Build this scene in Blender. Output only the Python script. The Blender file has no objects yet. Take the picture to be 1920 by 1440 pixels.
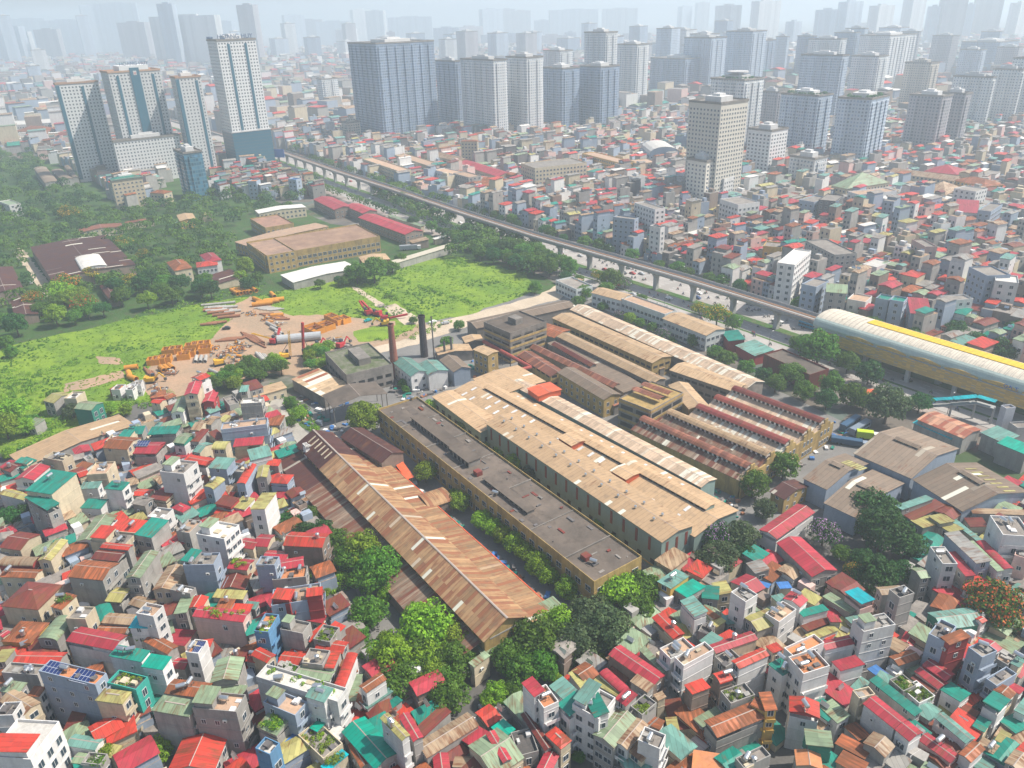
import bpy, math, random
from mathutils import Vector, Matrix
R=math.radians
rnd=random.Random(7)
S=bpy.context.scene
C=S.collection
# ------------------------------------------------------------ camera
F=1451.; PITCH=math.atan(695/F); ROLL=math.atan(90/3030.); CH=150.
fw=Vector((0,math.cos(PITCH),-math.sin(PITCH))); up0=Vector((0,math.sin(PITCH),math.cos(PITCH))); rt0=Vector((1,0,0))
rt=rt0*math.cos(ROLL)-up0*math.sin(ROLL); up=up0*math.cos(ROLL)+rt0*math.sin(ROLL)
cam=bpy.data.objects.new('camera',bpy.data.cameras.new('camera')); C.objects.link(cam)
cam.matrix_world=Matrix(((rt.x,up.x,-fw.x,0),(rt.y,up.y,-fw.y,0),(rt.z,up.z,-fw.z,CH),(0,0,0,1)))
cam.data.sensor_width=36; cam.data.lens=F/1920*36; cam.data.clip_start=1; cam.data.clip_end=40000
S.camera=cam
# ------------------------------------------------------------ light
SUN_AZ,SUN_EL=3.,53.        # degrees from +X towards +Y, elevation
w=bpy.data.worlds.new('World'); S.world=w; w.use_nodes=True
nt=w.node_tree; bg=nt.nodes['Background']; sk=nt.nodes.new('ShaderNodeTexSky'); sk.sky_type='NISHITA'; sk.sun_disc=False
sk.sun_elevation=R(SUN_EL); sk.sun_rotation=R(90-SUN_AZ); sk.air_density=1.3; sk.dust_density=2.5; sk.altitude=100
nt.links.new(sk.outputs[0],bg.inputs[0]); bg.inputs[1].default_value=.10
sl=bpy.data.lights.new('sun','SUN'); sl.energy=5.; sl.angle=R(.6); sl.color=(1,.93,.82)
so=bpy.data.objects.new('sun',sl); C.objects.link(so)
sd=Vector((math.cos(R(SUN_AZ))*math.cos(R(SUN_EL)),math.sin(R(SUN_AZ))*math.cos(R(SUN_EL)),math.sin(R(SUN_EL))))
so.rotation_euler=sd.to_track_quat('Z','Y').to_euler(); so.location=(200,200,400)
vs=S.view_settings; vs.view_transform='Standard'; vs.look='None'; vs.gamma=1; vs.exposure=0.48; vs.use_curve_mapping=False
S.cycles.max_bounces=5; S.cycles.diffuse_bounces=2; S.cycles.glossy_bounces=2; S.cycles.transmission_bounces=2; S.cycles.volume_bounces=2; S.cycles.transparent_max_bounces=6
S.cycles.caustics_reflective=False; S.cycles.caustics_refractive=False
# ------------------------------------------------------------ picture to place
CAM=Vector((0,0,CH))
def at(x,y,z=0.):
    d=fw*F+rt*(x-960)+up*(720-y)
    return CAM+d*((z-CH)/d.z)
def px(p):
    v=Vector(p)-CAM; q=v.dot(fw)
    return 960+F*v.dot(rt)/q, 720-F*v.dot(up)/q
def dirv(a): return Vector((math.cos(R(a)),math.sin(R(a)),0))
def inpoly(x,y,P):
    c=False; j=len(P)-1
    for i in range(len(P)):
        a,b=P[i],P[j]
        if (a[1]>y)!=(b[1]>y) and x<(b[0]-a[0])*(y-a[1])/(b[1]-a[1])+a[0]: c=not c
        j=i
    return c
# ------------------------------------------------------------ mesh builder
class MB:
    def __init__(s): s.v=[];s.f=[];s.m=[]
    def add(s,vs,fs,m=0):
        n=len(s.v); s.v+=[tuple(q) for q in vs]; s.f+=[tuple(i+n for i in f) for f in fs]; s.m+=[m]*len(fs)
    def box(s,x0,x1,y0,y1,z0,z1,m=0,bot=True,M=None):
        vs=[(x0,y0,z0),(x1,y0,z0),(x1,y1,z0),(x0,y1,z0),(x0,y0,z1),(x1,y0,z1),(x1,y1,z1),(x0,y1,z1)]
        if M is not None: vs=[M@Vector(q) for q in vs]
        fs=[(0,1,5,4),(1,2,6,5),(2,3,7,6),(3,0,4,7),(4,5,6,7)]
        if bot: fs.append((3,2,1,0))
        s.add(vs,fs,m)
    def prism(s,poly,z0,z1,m=0,mt=None):
        n=len(poly); ar=sum(poly[i][0]*poly[(i+1)%n][1]-poly[(i+1)%n][0]*poly[i][1] for i in range(n))
        if ar<0: poly=poly[::-1]
        vs=[(p[0],p[1],z0) for p in poly]+[(p[0],p[1],z1) for p in poly]
        s.add(vs,[(i,(i+1)%n,n+(i+1)%n,n+i) for i in range(n)],m); s.add(vs[n:],[tuple(range(n))],m if mt is None else mt)
    def ext(s,prof,x0,x1,m=0,cap=True):
        # closed profile (y,z), extruded along x
        n=len(prof); vs=[(x0,a,b) for a,b in prof]+[(x1,a,b) for a,b in prof]
        fs=[(i,i+n,(i+1)%n+n,(i+1)%n) for i in range(n)]
        if cap: fs+=[tuple(range(n)),tuple(range(2*n-1,n-1,-1))]
        s.add(vs,fs,m)
    def cyl(s,p,q,r,r2=None,n=10,m=0,cap=True):
        p=Vector(p);q=Vector(q);r2=r if r2 is None else r2; d=(q-p).normalized(); a=d.orthogonal().normalized(); b=d.cross(a)
        vs=[p+(a*math.cos(t)+b*math.sin(t))*r for t in [2*math.pi*i/n for i in range(n)]]+[q+(a*math.cos(t)+b*math.sin(t))*r2 for t in [2*math.pi*i/n for i in range(n)]]
        fs=[(i,(i+1)%n,n+(i+1)%n,n+i) for i in range(n)]
        if cap: fs+=[tuple(range(n-1,-1,-1)),tuple(range(n,2*n))]
        s.add(vs,fs,m)
    def beam(s,p,q,w,h,m=0):
        p=Vector(p);q=Vector(q);d=(q-p).normalized(); a=d.cross(Vector((0,0,1))); a=a.normalized() if a.length>1e-4 else Vector((1,0,0)); b=a.cross(d)
        vs=[o+a*i*w/2+b*j*h/2 for o in (p,q) for i,j in ((-1,-1),(1,-1),(1,1),(-1,1))]
        s.add(vs,[(3,2,1,0),(4,5,6,7),(0,1,5,4),(1,2,6,5),(2,3,7,6),(3,0,4,7)],m)
    def mesh(s,name,mats,smooth=False):
        me=bpy.data.meshes.new(name); me.from_pydata(s.v,[],s.f)
        for m in (mats if isinstance(mats,(list,tuple)) else [mats]): me.materials.append(m)
        if len(me.materials)>1: me.polygons.foreach_set('material_index',s.m)
        if smooth: me.polygons.foreach_set('use_smooth',[True]*len(s.f))
        me.update(); return me
    def build(s,name,mats,parent=None,smooth=False):
        return link(name,s.mesh(name,mats,smooth),parent)
def link(name,me,parent=None,loc=None,rz=0,sc=None):
    o=bpy.data.objects.new(name,me); C.objects.link(o)
    if parent is not None: o.parent=parent
    if loc is not None: o.location=loc
    if rz: o.rotation_euler=(0,0,rz)
    if sc is not None: o.scale=(sc,)*3 if isinstance(sc,(int,float)) else sc
    return o
def tag(o,label=None,cat=None,group=None,kind=None):
    if label: o['label']=label
    if cat: o['category']=cat
    if group: o['group']=group
    if kind: o['kind']=kind
    return o
def empty(name,loc,rz=0,label=None,cat=None,group=None):
    o=link(name,None,None,loc,rz); o.empty_display_size=.5
    return tag(o,label,cat,group)
def cparts(src,dst):
    for ch in src.children:
        c=ch.copy(); C.objects.link(c); c.parent=dst; c.matrix_parent_inverse=ch.matrix_parent_inverse.copy()
        for g in ch.children:
            d=g.copy(); C.objects.link(d); d.parent=c
def dup(root,loc,rz,label=None,group=None,sc=None):
    r=root.copy(); C.objects.link(r); r.location=loc; r.rotation_euler=(0,0,rz)
    if label: r['label']=label
    if group: r['group']=group
    if sc is not None: r.scale=(sc,)*3 if isinstance(sc,(int,float)) else sc
    cparts(root,r); return r
# ------------------------------------------------------------ materials
class NT:
    def __init__(s,name):
        s.mat=bpy.data.materials.new(name); s.mat.use_nodes=True; s.t=s.mat.node_tree; s.b=s.t.nodes['Principled BSDF']; s.b.inputs['Roughness'].default_value=.8
        s.tc=s.n('ShaderNodeTexCoord'); s.oi=None
    def n(s,t,**k):
        x=s.t.nodes.new(t)
        for a,b in k.items(): setattr(x,a,b)
        return x
    def l(s,a,b): s.t.links.new(a,b)
    def m(s,op,a,b=None,c=None):
        x=s.n('ShaderNodeMath',operation=op)
        for i,q in enumerate((a,b,c)):
            if q is None: continue
            if isinstance(q,(int,float)): x.inputs[i].default_value=q
            else: s.l(q,x.inputs[i])
        return x.outputs[0]
    def obj(s): return s.tc.outputs['Object']
    def xyz(s,v=None):
        x=s.n('ShaderNodeSeparateXYZ'); s.l(v or s.obj(),x.inputs[0]); return x.outputs
    def comb(s,a,b,c=0.):
        x=s.n('ShaderNodeCombineXYZ')
        for i,q in enumerate((a,b,c)):
            if isinstance(q,(int,float)): x.inputs[i].default_value=q
            else: s.l(q,x.inputs[i])
        return x.outputs[0]
    def rand(s):
        if not s.oi: s.oi=s.n('ShaderNodeObjectInfo')
        return s.oi.outputs['Random']
    def mapped(s,sx,sy,sz,v=None):
        x=s.n('ShaderNodeMapping'); s.l(v or s.obj(),x.inputs[0]); x.inputs['Scale'].default_value=(sx,sy,sz)
        r=s.m('MULTIPLY',s.rand(),57.); c=s.comb(r,r,r); s.l(c,x.inputs['Location']); return x.outputs[0]
    def noise(s,sc,det=3,v=None,rough=.55):
        x=s.n('ShaderNodeTexNoise'); x.inputs['Scale'].default_value=sc; x.inputs['Detail'].default_value=det; x.inputs['Roughness'].default_value=rough
        s.l(v or s.obj(),x.inputs['Vector']); return x.outputs['Fac']
    def white(s,v):
        x=s.n('ShaderNodeTexWhiteNoise'); s.l(v,x.inputs['Vector']); return x.outputs['Value'],x.outputs['Color']
    def ramp(s,f,stops,const=False):
        x=s.n('ShaderNodeValToRGB'); e=x.color_ramp
        if const: e.interpolation='CONSTANT'
        while len(e.elements)<len(stops): e.elements.new(.5)
        for i,(p,c) in enumerate(stops):
            e.elements[i].position=p; e.elements[i].color=(c,c,c,1) if isinstance(c,(int,float)) else (*c[:3],1)
        s.l(f,x.inputs[0]); return x.outputs[0]
    def mix(s,f,a,b,mode='MIX'):
        x=s.n('ShaderNodeMix',data_type='RGBA',blend_type=mode)
        for i,q in ((0,f),(6,a),(7,b)):
            if isinstance(q,(int,float)): x.inputs[i].default_value=q
            elif isinstance(q,tuple): x.inputs[i].default_value=(*q[:3],1)
            else: s.l(q,x.inputs[i])
        return x.outputs[2]
    def mul(s,col,f):   # brightness by a scalar socket
        x=s.n('ShaderNodeVectorMath',operation='SCALE')
        if isinstance(col,tuple): x.inputs[0].default_value=col
        else: s.l(col,x.inputs[0])
        if isinstance(f,(int,float)): x.inputs['Scale'].default_value=f
        else: s.l(f,x.inputs['Scale'])
        return x.outputs[0]
    def out(s,col,rough=None,metal=None,spec=None):
        if isinstance(col,tuple): s.b.inputs['Base Color'].default_value=(*col[:3],1)
        else: s.l(col,s.b.inputs['Base Color'])
        if rough is not None:
            if isinstance(rough,(int,float)): s.b.inputs['Roughness'].default_value=rough
            else: s.l(rough,s.b.inputs['Roughness'])
        if metal is not None: s.b.inputs['Metallic'].default_value=metal
        if spec is not None: s.b.inputs['Specular IOR Level'].default_value=spec
        return s.mat
    def bump(s,h,st=.3,d=.1):
        x=s.n('ShaderNodeBump'); x.inputs['Strength'].default_value=st; x.inputs['Distance'].default_value=d; s.l(h,x.inputs['Height']); s.l(x.outputs[0],s.b.inputs['Normal'])
def mrange(t,f,lo,hi):
    return t.m('ADD',t.m('MULTIPLY',f,hi-lo),lo)
def metal(name,col,rust=.12,sheet=1.1,var=.16,rough=.45,alt=None,altp=.0,rcol=(.16,.06,.025),skyl=0.):
    """profiled roof sheets: seams, per-sheet fading, rust patches, grime running down the slope"""
    t=NT(name); x,y,z=t.xyz()
    sx=t.m('DIVIDE',x,sheet); fx=t.m('FLOOR',sx); fr=t.m('FRACT',sx); r=t.m('MULTIPLY',t.rand(),91.)
    wv,wc=t.white(t.comb(t.m('ADD',fx,r),t.m('FLOOR',t.m('MULTIPLY',y,.06)),1.3))
    wv2,_=t.white(t.comb(t.m('ADD',fx,r),t.m('FLOOR',t.m('ADD',t.m('MULTIPLY',y,.09),.4)),7.7))
    c=t.mul(col,mrange(t,wv,1-var,1+var))
    c=t.mul(c,mrange(t,t.rand(),.8,1.15))
    if alt: c=t.mix(t.ramp(wv2,[(0,0.),(1-altp,0.),(min(1,1-altp+.02),1.)]),c,alt)
    st=t.noise(1.,4,t.mapped(1.6,.22,.22)); big=t.noise(.16,3,t.mapped(1,1,1))
    rm=t.m('MULTIPLY',t.ramp(t.m('ADD',t.m('MULTIPLY',st,.6),t.m('MULTIPLY',big,.4)),[(0,0.),(.62-rust*.75,0.),(.72-rust*.6,1.)]),.85)
    c=t.mix(rm,c,rcol)
    c=t.mix(t.m('MULTIPLY',t.ramp(t.noise(.5,4,t.mapped(1,1,1)),[(0,0.),(.5,0.),(.75,1.)]),.35),c,(.07,.065,.06))
    if skyl: c=t.mix(t.ramp(wv2,[(0,1.),(skyl,1.),(skyl+.01,0.)]),c,(.62,.6,.5))
    seam=t.m('LESS_THAN',fr,.1); c=t.mul(c,t.m('SUBTRACT',1.,t.m('MULTIPLY',seam,.3)))
    t.bump(t.m('PINGPONG',t.m('MULTIPLY',x,1.),.14),.35,.2)
    return t.out(c,mrange(t,rm,rough,.85),spec=.3)
def plaster(name,col,dirt=.5,rough=.85,lines=True):
    """rendered wall: vertical rain streaks, blotches, faint floor lines"""
    t=NT(name)
    st=t.noise(1.,5,t.mapped(.55,.55,.10),.7); bl=t.noise(.35,4,t.mapped(1,1,1)); fi=t.noise(2.2,3,t.mapped(1,1,1))
    c=t.mul(col,mrange(t,t.rand(),.82,1.12))
    c=t.mix(t.m('MULTIPLY',t.ramp(st,[(0,0.),(.46,0.),(.8,1.)]),dirt),c,(.06,.056,.05))
    c=t.mix(t.m('MULTIPLY',t.ramp(bl,[(0,0.),(.48,0.),(.62,1.)]),dirt*.5),c,tuple(q*.55 for q in col))
    c=t.mul(c,mrange(t,fi,.85,1.12))
    return t.out(c,rough,spec=.25)
def slab(name,col,col2,sc=.25,dirt=.6,rough=.9,fl=1.6):
    t=NT(name); a=t.noise(sc,5,t.mapped(1,1,1),.65); b=t.noise(fl,4,t.mapped(1,1,1),.7)
    c=t.mix(t.ramp(a,[(.35,0.),(.62,1.)]),col,col2); c=t.mul(c,mrange(t,t.rand(),.85,1.12)); c=t.mul(c,mrange(t,b,.65,1.3))
    c=t.mix(t.m('MULTIPLY',t.ramp(t.noise(sc*2.3,5,t.mapped(1,1,1),.7),[(0,0.),(.52,0.),(.68,1.)]),dirt),c,tuple(q*.4 for q in col))
    return t.out(c,rough,spec=.2)
def plain(name,col,rough=.6,metal_=None,var=.15,sc=1.2):
    t=NT(name); c=t.mul(col,mrange(t,t.noise(sc,3,t.mapped(1,1,1)),1-var,1+var)); return t.out(c,rough,metal_,spec=.35)
def leaf(name,c1,c2,trans=.35):
    t=NT(name); g=t.n('ShaderNodeNewGeometry')
    n=t.noise(2.4,3,t.mapped(1,1,1)); c=t.mix(t.ramp(n,[(.32,0.),(.66,1.)]),c1,c2)
    h=t.n('ShaderNodeHueSaturation'); t.l(mrange(t,t.rand(),.485,.52),h.inputs['Hue']); t.l(mrange(t,t.rand(),.7,1.25),h.inputs['Value']); t.l(c,h.inputs['Color'])
    wv,_=t.white(g.outputs['Position']); col=t.mul(h.outputs[0],mrange(t,g.outputs['Random Per Island'],.65,1.4))
    t.out(col,.6,spec=.25)
    tr=t.n('ShaderNodeBsdfTranslucent'); t.l(t.mul(col,1.3),tr.inputs[0]); mx=t.n('ShaderNodeMixShader'); mx.inputs[0].default_value=trans
    t.l(t.b.outputs[0],mx.inputs[1]); t.l(tr.outputs[0],mx.inputs[2]); t.l(mx.outputs[0],t.t.nodes['Material Output'].inputs[0]); return t.mat
def facade(name,wall,glass,pu=3.4,pz=3.25,wu=.55,wz=.5,rough=.6,bal=None):
    """distant tower front: window grid in the tower's own metres"""
    t=NT(name); x,y,z=t.xyz(); nx,ny,nz=t.xyz(t.tc.outputs['Normal'])
    u=t.m('ADD',t.m('MULTIPLY',x,t.m('ABSOLUTE',ny)),t.m('MULTIPLY',y,t.m('ABSOLUTE',nx)))
    fu=t.m('FRACT',t.m('ADD',t.m('DIVIDE',u,pu),.5)); fz=t.m('FRACT',t.m('DIVIDE',z,pz))
    mu=t.m('MULTIPLY',t.m('GREATER_THAN',fu,.5-wu/2),t.m('LESS_THAN',fu,.5+wu/2)); mz=t.m('MULTIPLY',t.m('GREATER_THAN',fz,.3),t.m('LESS_THAN',fz,.3+wz))
    side=t.m('LESS_THAN',t.m('ABSOLUTE',nz),.5); mk=t.m('MULTIPLY',t.m('MULTIPLY',mu,mz),side)
    wv,_=t.white(t.comb(t.m('FLOOR',t.m('ADD',t.m('DIVIDE',u,pu),.5)),t.m('FLOOR',t.m('DIVIDE',z,pz)),3.1))
    wc,_=t.white(t.comb(t.m('FLOOR',t.m('ADD',t.m('DIVIDE',u,pu*3),.2)),1.,5.1))
    wl=t.mul(wall,mrange(t,wc,.78,1.1)); wl=t.mul(wl,mrange(t,t.noise(.3,3,t.mapped(1,1,.2)),.85,1.1))
    c=t.mix(t.m('MULTIPLY',mk,.9),wl,t.mul(glass,mrange(t,wv,.6,2.2)))
    return t.out(c,t.m('SUBTRACT',rough,t.m('MULTIPLY',mk,.35)),spec=.4)

ROOF={'r':metal('red_roof_sheet',(.48,.048,.03),.13),'c':metal('crimson_roof_sheet',(.36,.035,.05),.11),'o':metal('rusty_orange_roof_sheet',(.42,.12,.045),.34),
 'n':metal('maroon_roof_sheet',(.17,.035,.028),.2),'t':metal('teal_roof_sheet',(.012,.20,.15),.08,rough=.4),'e':metal('pale_teal_roof_sheet',(.13,.27,.23),.12),
 'g':metal('sage_roof_sheet',(.22,.29,.18),.13),'y':metal('olive_yellow_roof_sheet',(.36,.33,.12),.14),'b':metal('tan_roof_sheet',(.36,.26,.165),.2),
 'k':slab('bare_concrete_terrace',(.30,.27,.24),(.20,.18,.165),.3),'w':slab('white_terrace',(.62,.60,.57),(.52,.50,.46),.3,.25),'u':metal('blue_roof_sheet',(.05,.16,.40),.03),
 'O':slab('orange_tiled_terrace',(.60,.24,.10),(.48,.21,.11),.4,.3),'T':metal('bright_teal_roof_sheet',(.0,.30,.21),.02,rough=.4),'d':slab('dark_roof_felt',(.07,.07,.07),(.10,.09,.085),.4),
 'B':slab('tan_tiled_terrace',(.50,.33,.22),(.38,.27,.20),.4,.4),'a':metal('grey_roof_sheet',(.26,.25,.23),.14),'C':metal('turquoise_roof_sheet',(.0,.36,.42),.03),'z':metal('striped_awning_sheet',(.62,.50,.44),.05,1.3,.1,alt=(.5,.09,.06),altp=.45)}
RW={'r':'red','c':'crimson','o':'rusty orange','n':'maroon','t':'teal','e':'pale teal','g':'sage green','y':'olive yellow','b':'tan','k':'concrete','w':'white','u':'blue','O':'orange tiled','T':'bright teal','d':'black','B':'tan tiled','a':'grey','C':'turquoise','z':'striped red and white'}
WALL={'k':plaster('grey_cement_wall',(.35,.335,.315),.5),'w':plaster('white_painted_wall',(.66,.65,.64),.28),'m':plaster('cream_painted_wall',(.55,.47,.34),.4),'u':plaster('blue_grey_wall',(.30,.36,.45),.25),
 'v':plaster('blue_painted_wall',(.12,.27,.45),.3),'q':plaster('teal_painted_wall',(.04,.36,.30),.35),'y':plaster('yellow_painted_wall',(.60,.38,.10),.4),'p':plaster('pink_painted_wall',(.60,.42,.38),.3),
 'x':plaster('bare_brick_wall',(.26,.20,.165),.6),'t':plaster('green_clad_wall',(.03,.22,.16),.3),'c':plaster('red_clad_wall',(.36,.05,.05),.3),'d':plaster('dark_stained_wall',(.14,.13,.13),.6)}
WW={'k':'grey cement','w':'white','m':'cream','u':'blue grey','v':'blue','q':'teal painted','y':'yellow','p':'pink','x':'bare brick','t':'green clad','c':'red clad','d':'dark stained'}
GLASS=plain('window_glass',(.035,.055,.075),.15); FRAME=plain('white_window_frame',(.6,.6,.6),.5); DARK=plain('dark_opening',(.02,.02,.022),.7)
STEEL=plain('stainless_steel',(.62,.63,.64),.28,.85,.08); IRON=plain('painted_iron',(.10,.10,.10),.6); TRIM=plain('pale_ridge_flashing',(.36,.3,.26),.6)
YEL=plaster('old_yellow_factory_wall',(.42,.29,.11),.85); CONC=slab('weathered_concrete',(.28,.25,.225),(.18,.165,.15),.2); RUBBER=plain('black_rubber',(.015,.015,.015),.8)
LEAFS=[leaf('leaf_bright',(.13,.24,.012),(.25,.38,.02)),leaf('leaf_mid',(.055,.14,.013),(.12,.24,.018)),leaf('leaf_dark',(.022,.085,.018),(.05,.14,.022)),leaf('leaf_grey_green',(.05,.085,.035),(.10,.14,.05))]
BARK=plain('tree_bark',(.10,.075,.055),.9)
FLOW={'y':leaf('yellow_blossom',(.55,.30,.02),(.70,.42,.03),.2),'o':leaf('orange_blossom',(.55,.13,.02),(.62,.2,.03),.2),'p':leaf('purple_blossom',(.30,.16,.36),(.42,.25,.46),.2)}
# ------------------------------------------------------------ buildings
PEND=[]   # (object, base label, category, anchor) finished into unique labels at the end
BLOCK=[]  # ground footprints nothing else may be scattered on
def quad(pts,z):
    A,B,D=[at(x,y,z) for x,y in pts]
    ex=(B-A); ex.z=0; L=ex.length; ex.normalize(); v=D-B; n=Vector((-ex.y,ex.x,0)); W=v.dot(n)
    c=(A+B)/2+v/2; c.z=0
    k=v.dot(ex)
    if abs(k)>abs(W)*1.2: k*=.3
    c=(A+B)/2+n*W/2+ex*(k/2); c.z=0
    return c,L,abs(W),math.atan2(ex.y,ex.x)
def profile(kind,W,z,rh,o):
    h=W/2+o
    if kind=='G': return [(-h,z-rh*o/(W/2)*.8),(0,z+rh),(h,z-rh*o/(W/2)*.8)]
    if kind=='S': return [(-h,z),(h,z+rh)]
    if kind=='A': return [(-h*math.cos(t),z+rh*math.sin(t)) for t in [math.pi*i/8 for i in range(9)]]
def wmesh(w,h,mats,fr=.08,cache={}):
    k=(w,h,tuple(m.name for m in mats))
    if k not in cache:
        b=MB(); b.box(-w/2,w/2,-.05,.02,0,h,0)
        if fr: 
            b.box(-w/2-fr,w/2+fr,-.09,.02,-fr,0,1); b.box(-w/2-fr,w/2+fr,-.09,.02,h,h+fr,1); b.box(-w/2-fr,-w/2,-.09,.02,0,h,1); b.box(w/2,w/2+fr,-.09,.02,0,h,1); b.box(-.04,.04,-.07,0,0,h,1)
        cache[k]=b.mesh('window',mats)
    return cache[k]
def windows(root,c,rz,L,W,z,sp=3.2,w=1.2,h=1.4,fh=3.3,sill=1.1,faces='all',mats=None,z0=0,cap=100,fr=.08,skip=0,name='window',pushx=0):
    mats=mats or (GLASS,FRAME); out=[]
    for nx,ny,ang,ln,off in ((0,-1,0,L,W/2),(0,1,math.pi,L,W/2),(1,0,math.pi/2,W,L/2),(-1,0,-math.pi/2,W,L/2)):
        isend=abs(nx)==1
        if faces=='ends' and not isend: continue
        if faces=='long' and isend: continue
        wn=Vector((nx*math.cos(rz)-ny*math.sin(rz),nx*math.sin(rz)+ny*math.cos(rz),0))
        if (CAM-(c+wn*off)).dot(wn)<0: continue
        n=int((ln-.8)/sp)
        if n<1: 
            if ln>w+.6: n=1
            else: continue
        s=(ln-.6)/n; nf=int((z-z0-sill-h-.1)/fh)+1
        for f in range(max(0,nf)):
            for i in range(n):
                if skip and rnd.random()<skip: continue
                u=-ln/2+.3+s*(i+.5)
                p=Vector((nx*off,ny*off,z0+sill+f*fh))+Vector((math.cos(ang),math.sin(ang),0))*u
                out.append((p,ang))
    me=wmesh(w,h,mats,fr)
    if len(out)>cap:
        out.sort(key=lambda q:((Matrix.Rotation(rz,4,'Z')@q[0]+c)-CAM).length)
        b=MB(); vs=[v.co.copy() for v in me.vertices]; fs=[tuple(p.vertices) for p in me.polygons]; ms=[p.material_index for p in me.polygons]
        for p,a in out[cap:]:
            M=Matrix.Translation(p)@Matrix.Rotation(a,4,'Z'); n=len(b.v)
            b.v+=[tuple(M@v) for v in vs]; b.f+=[tuple(i+n for i in f) for f in fs]; b.m+=ms
        o=b.build(name,list(mats),root); o['kind']='stuff'; out=out[:cap]
    for p,a in out: link(name,me,root,p,a)
def ring(b,L,W,z,h,t,m=0):
    b.box(-L/2,L/2,-W/2,-W/2+t,z,z+h,m); b.box(-L/2,L/2,W/2-t,W/2,z,z+h,m); b.box(-L/2,-L/2+t,-W/2+t,W/2-t,z,z+h,m); b.box(L/2-t,L/2,-W/2+t,W/2-t,z,z+h,m)
def rbox(name,label,cat,c,L,W,rz,z,kind='G',rm=None,wm=None,rh=None,o=.4,win=None,group=None,base=0.,bands=False,cap=True,open_=False,prefix=None):
    root=empty(name,c,rz); L-=2*o*.8; W-=2*o*.8; L=max(L,1.5);W=max(W,1.5)
    if prefix: PEND.append((root,prefix,cat,group,z))
    else: tag(root,label,cat,group)
    rh=rh if rh is not None else {'G':W*.16,'S':W*.1,'A':W*.22,'H':W*.2,'F':0}[kind]
    b=MB()
    if kind in 'GSA':
        pr=profile(kind,W,z,rh,0.); 
        if open_:
            for i in range(max(2,int(L/6)+1)):
                for s in (-1,1):
                    x=-L/2+.3+(L-.6)*i/max(1,int(L/6)); b.box(x-.15,x+.15,s*W/2-.15,s*W/2+.15,0,z)
        else: b.ext([(-W/2,base),]+[(a,q-.06) for a,q in pr]+[(W/2,base)],-L/2,L/2)
        pr=profile(kind,W,z,rh,o); r=MB(); r.ext(pr+[(a,q-.14) for a,q in pr[::-1]],-L/2-o,L/2+o)
        if kind=='G' and cap: r.ext([(-.12,z+rh-.03),(0,z+rh+.05),(.12,z+rh-.03)],-L/2-o,L/2+o,1)
        ro=r.build('roof',[rm,TRIM],root)
    elif kind=='H':
        b.box(-L/2,L/2,-W/2,W/2,base,z-.1); r=MB(); l,h=L/2+o,W/2+o; k=max(0,l-h)
        vs=[(-l,-h,z),(l,-h,z),(l,h,z),(-l,h,z),(-k,0,z+rh),(k,0,z+rh),(-l,-h,z-.15),(l,-h,z-.15),(l,h,z-.15),(-l,h,z-.15)]
        r.add(vs,[(0,1,5,4),(2,3,4,5),(1,2,5),(3,0,4),(6,7,1,0),(7,8,2,1),(8,9,3,2),(9,6,0,3),(9,8,7,6)])
        if cap: r.beam((-k,0,z+rh),(k,0,z+rh),.3,.12,1)
        r.build('roof',[rm,TRIM],root)
    else:
        b.box(-L/2,L/2,-W/2,W/2,base,z-.02); ring(b,L,W,z-.02,.8 if z<40 else 1.4,.18)
        r=MB(); r.box(-L/2+.181,L/2-.181,-W/2+.181,W/2-.181,z-.1,z+.04); r.build('roof',[rm],root)
    if bands:
        k=1
        while k*3.3+base<z-.5:
            zz=base+k*3.3; b.box(-L/2-.07,L/2+.07,-W/2-.07,W/2+.07,zz-.12,zz+.06); k+=1
    b.build('wall' if not open_ else 'post_frame',[wm],root)
    if win: windows(root,c,rz,L,W,z,**win)
    e=dirv(math.degrees(rz)); n=Vector((-e.y,e.x,0))
    BLOCK.append([(c+e*a*L/2+n*d*W/2).to_2d() for a,d in ((-1,-1),(1,-1),(1,1),(-1,1))])
    return root,L,W
def bld(name,label,cat,pts,z,kind,rm,wm,**k):
    c,L,W,rz=quad(pts,z); return rbox(name,label,cat,c,L,W,rz,z,kind,rm,wm,**k)
# rooftop fittings, each a mesh shared by its copies
b=MB(); b.cyl((-1,0,1.35),(1,0,1.35),.52,n=12); b.cyl((-1.12,0,1.35),(-1,0,1.35),.3,.52,12,0); b.cyl((1,0,1.35),(1.12,0,1.35),.52,.3,12,0); TANKH=b.mesh('tank_shell',STEEL,False)
b=MB(); 
for x in (-.7,.7):
    for y in (-.4,.4): b.beam((x,y*1.2,0),(x,y,.95),.08,.08)
    b.beam((x,-.45,.85),(x,.45,.85),.08,.08)
STAND=b.mesh('tank_stand',IRON)
b=MB(); b.cyl((0,0,.5),(0,0,1.9),.6,n=14); b.cyl((0,0,1.9),(0,0,2.15),.6,.15,14); TANKV=b.mesh('tank_shell',STEEL)
b=MB(); b.box(-.45,.45,-.2,.2,0,.65); b.cyl((.1,-.21,.33),(.1,-.24,.33),.24,n=10,m=1); ACU=b.mesh('air_conditioner',[plain('air_conditioner_case',(.6,.6,.57),.5),DARK])
tp=NT('solar_cells'); x_,y_,z_=tp.xyz(); g1=tp.m('LESS_THAN',tp.m('FRACT',tp.m('ADD',x_,.5)),.08); g2=tp.m('LESS_THAN',tp.m('FRACT',tp.m('MULTIPLY',y_,.6)),.06)
SOLAR=tp.out(tp.mix(tp.m('MAXIMUM',g1,g2),(.015,.03,.12),(.45,.48,.55)),.2)
b=MB(); 
M=Matrix.Rotation(R(10),4,'X')
b.box(-2.5,2.5,-1.6,1.6,.5,.58,0,True,M)
for x in (-2.2,2.2):
    for y in (-1.3,1.3): b.box(x-.05,x+.05,y-.05,y+.05,0,.5+y*.17,1)
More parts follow.
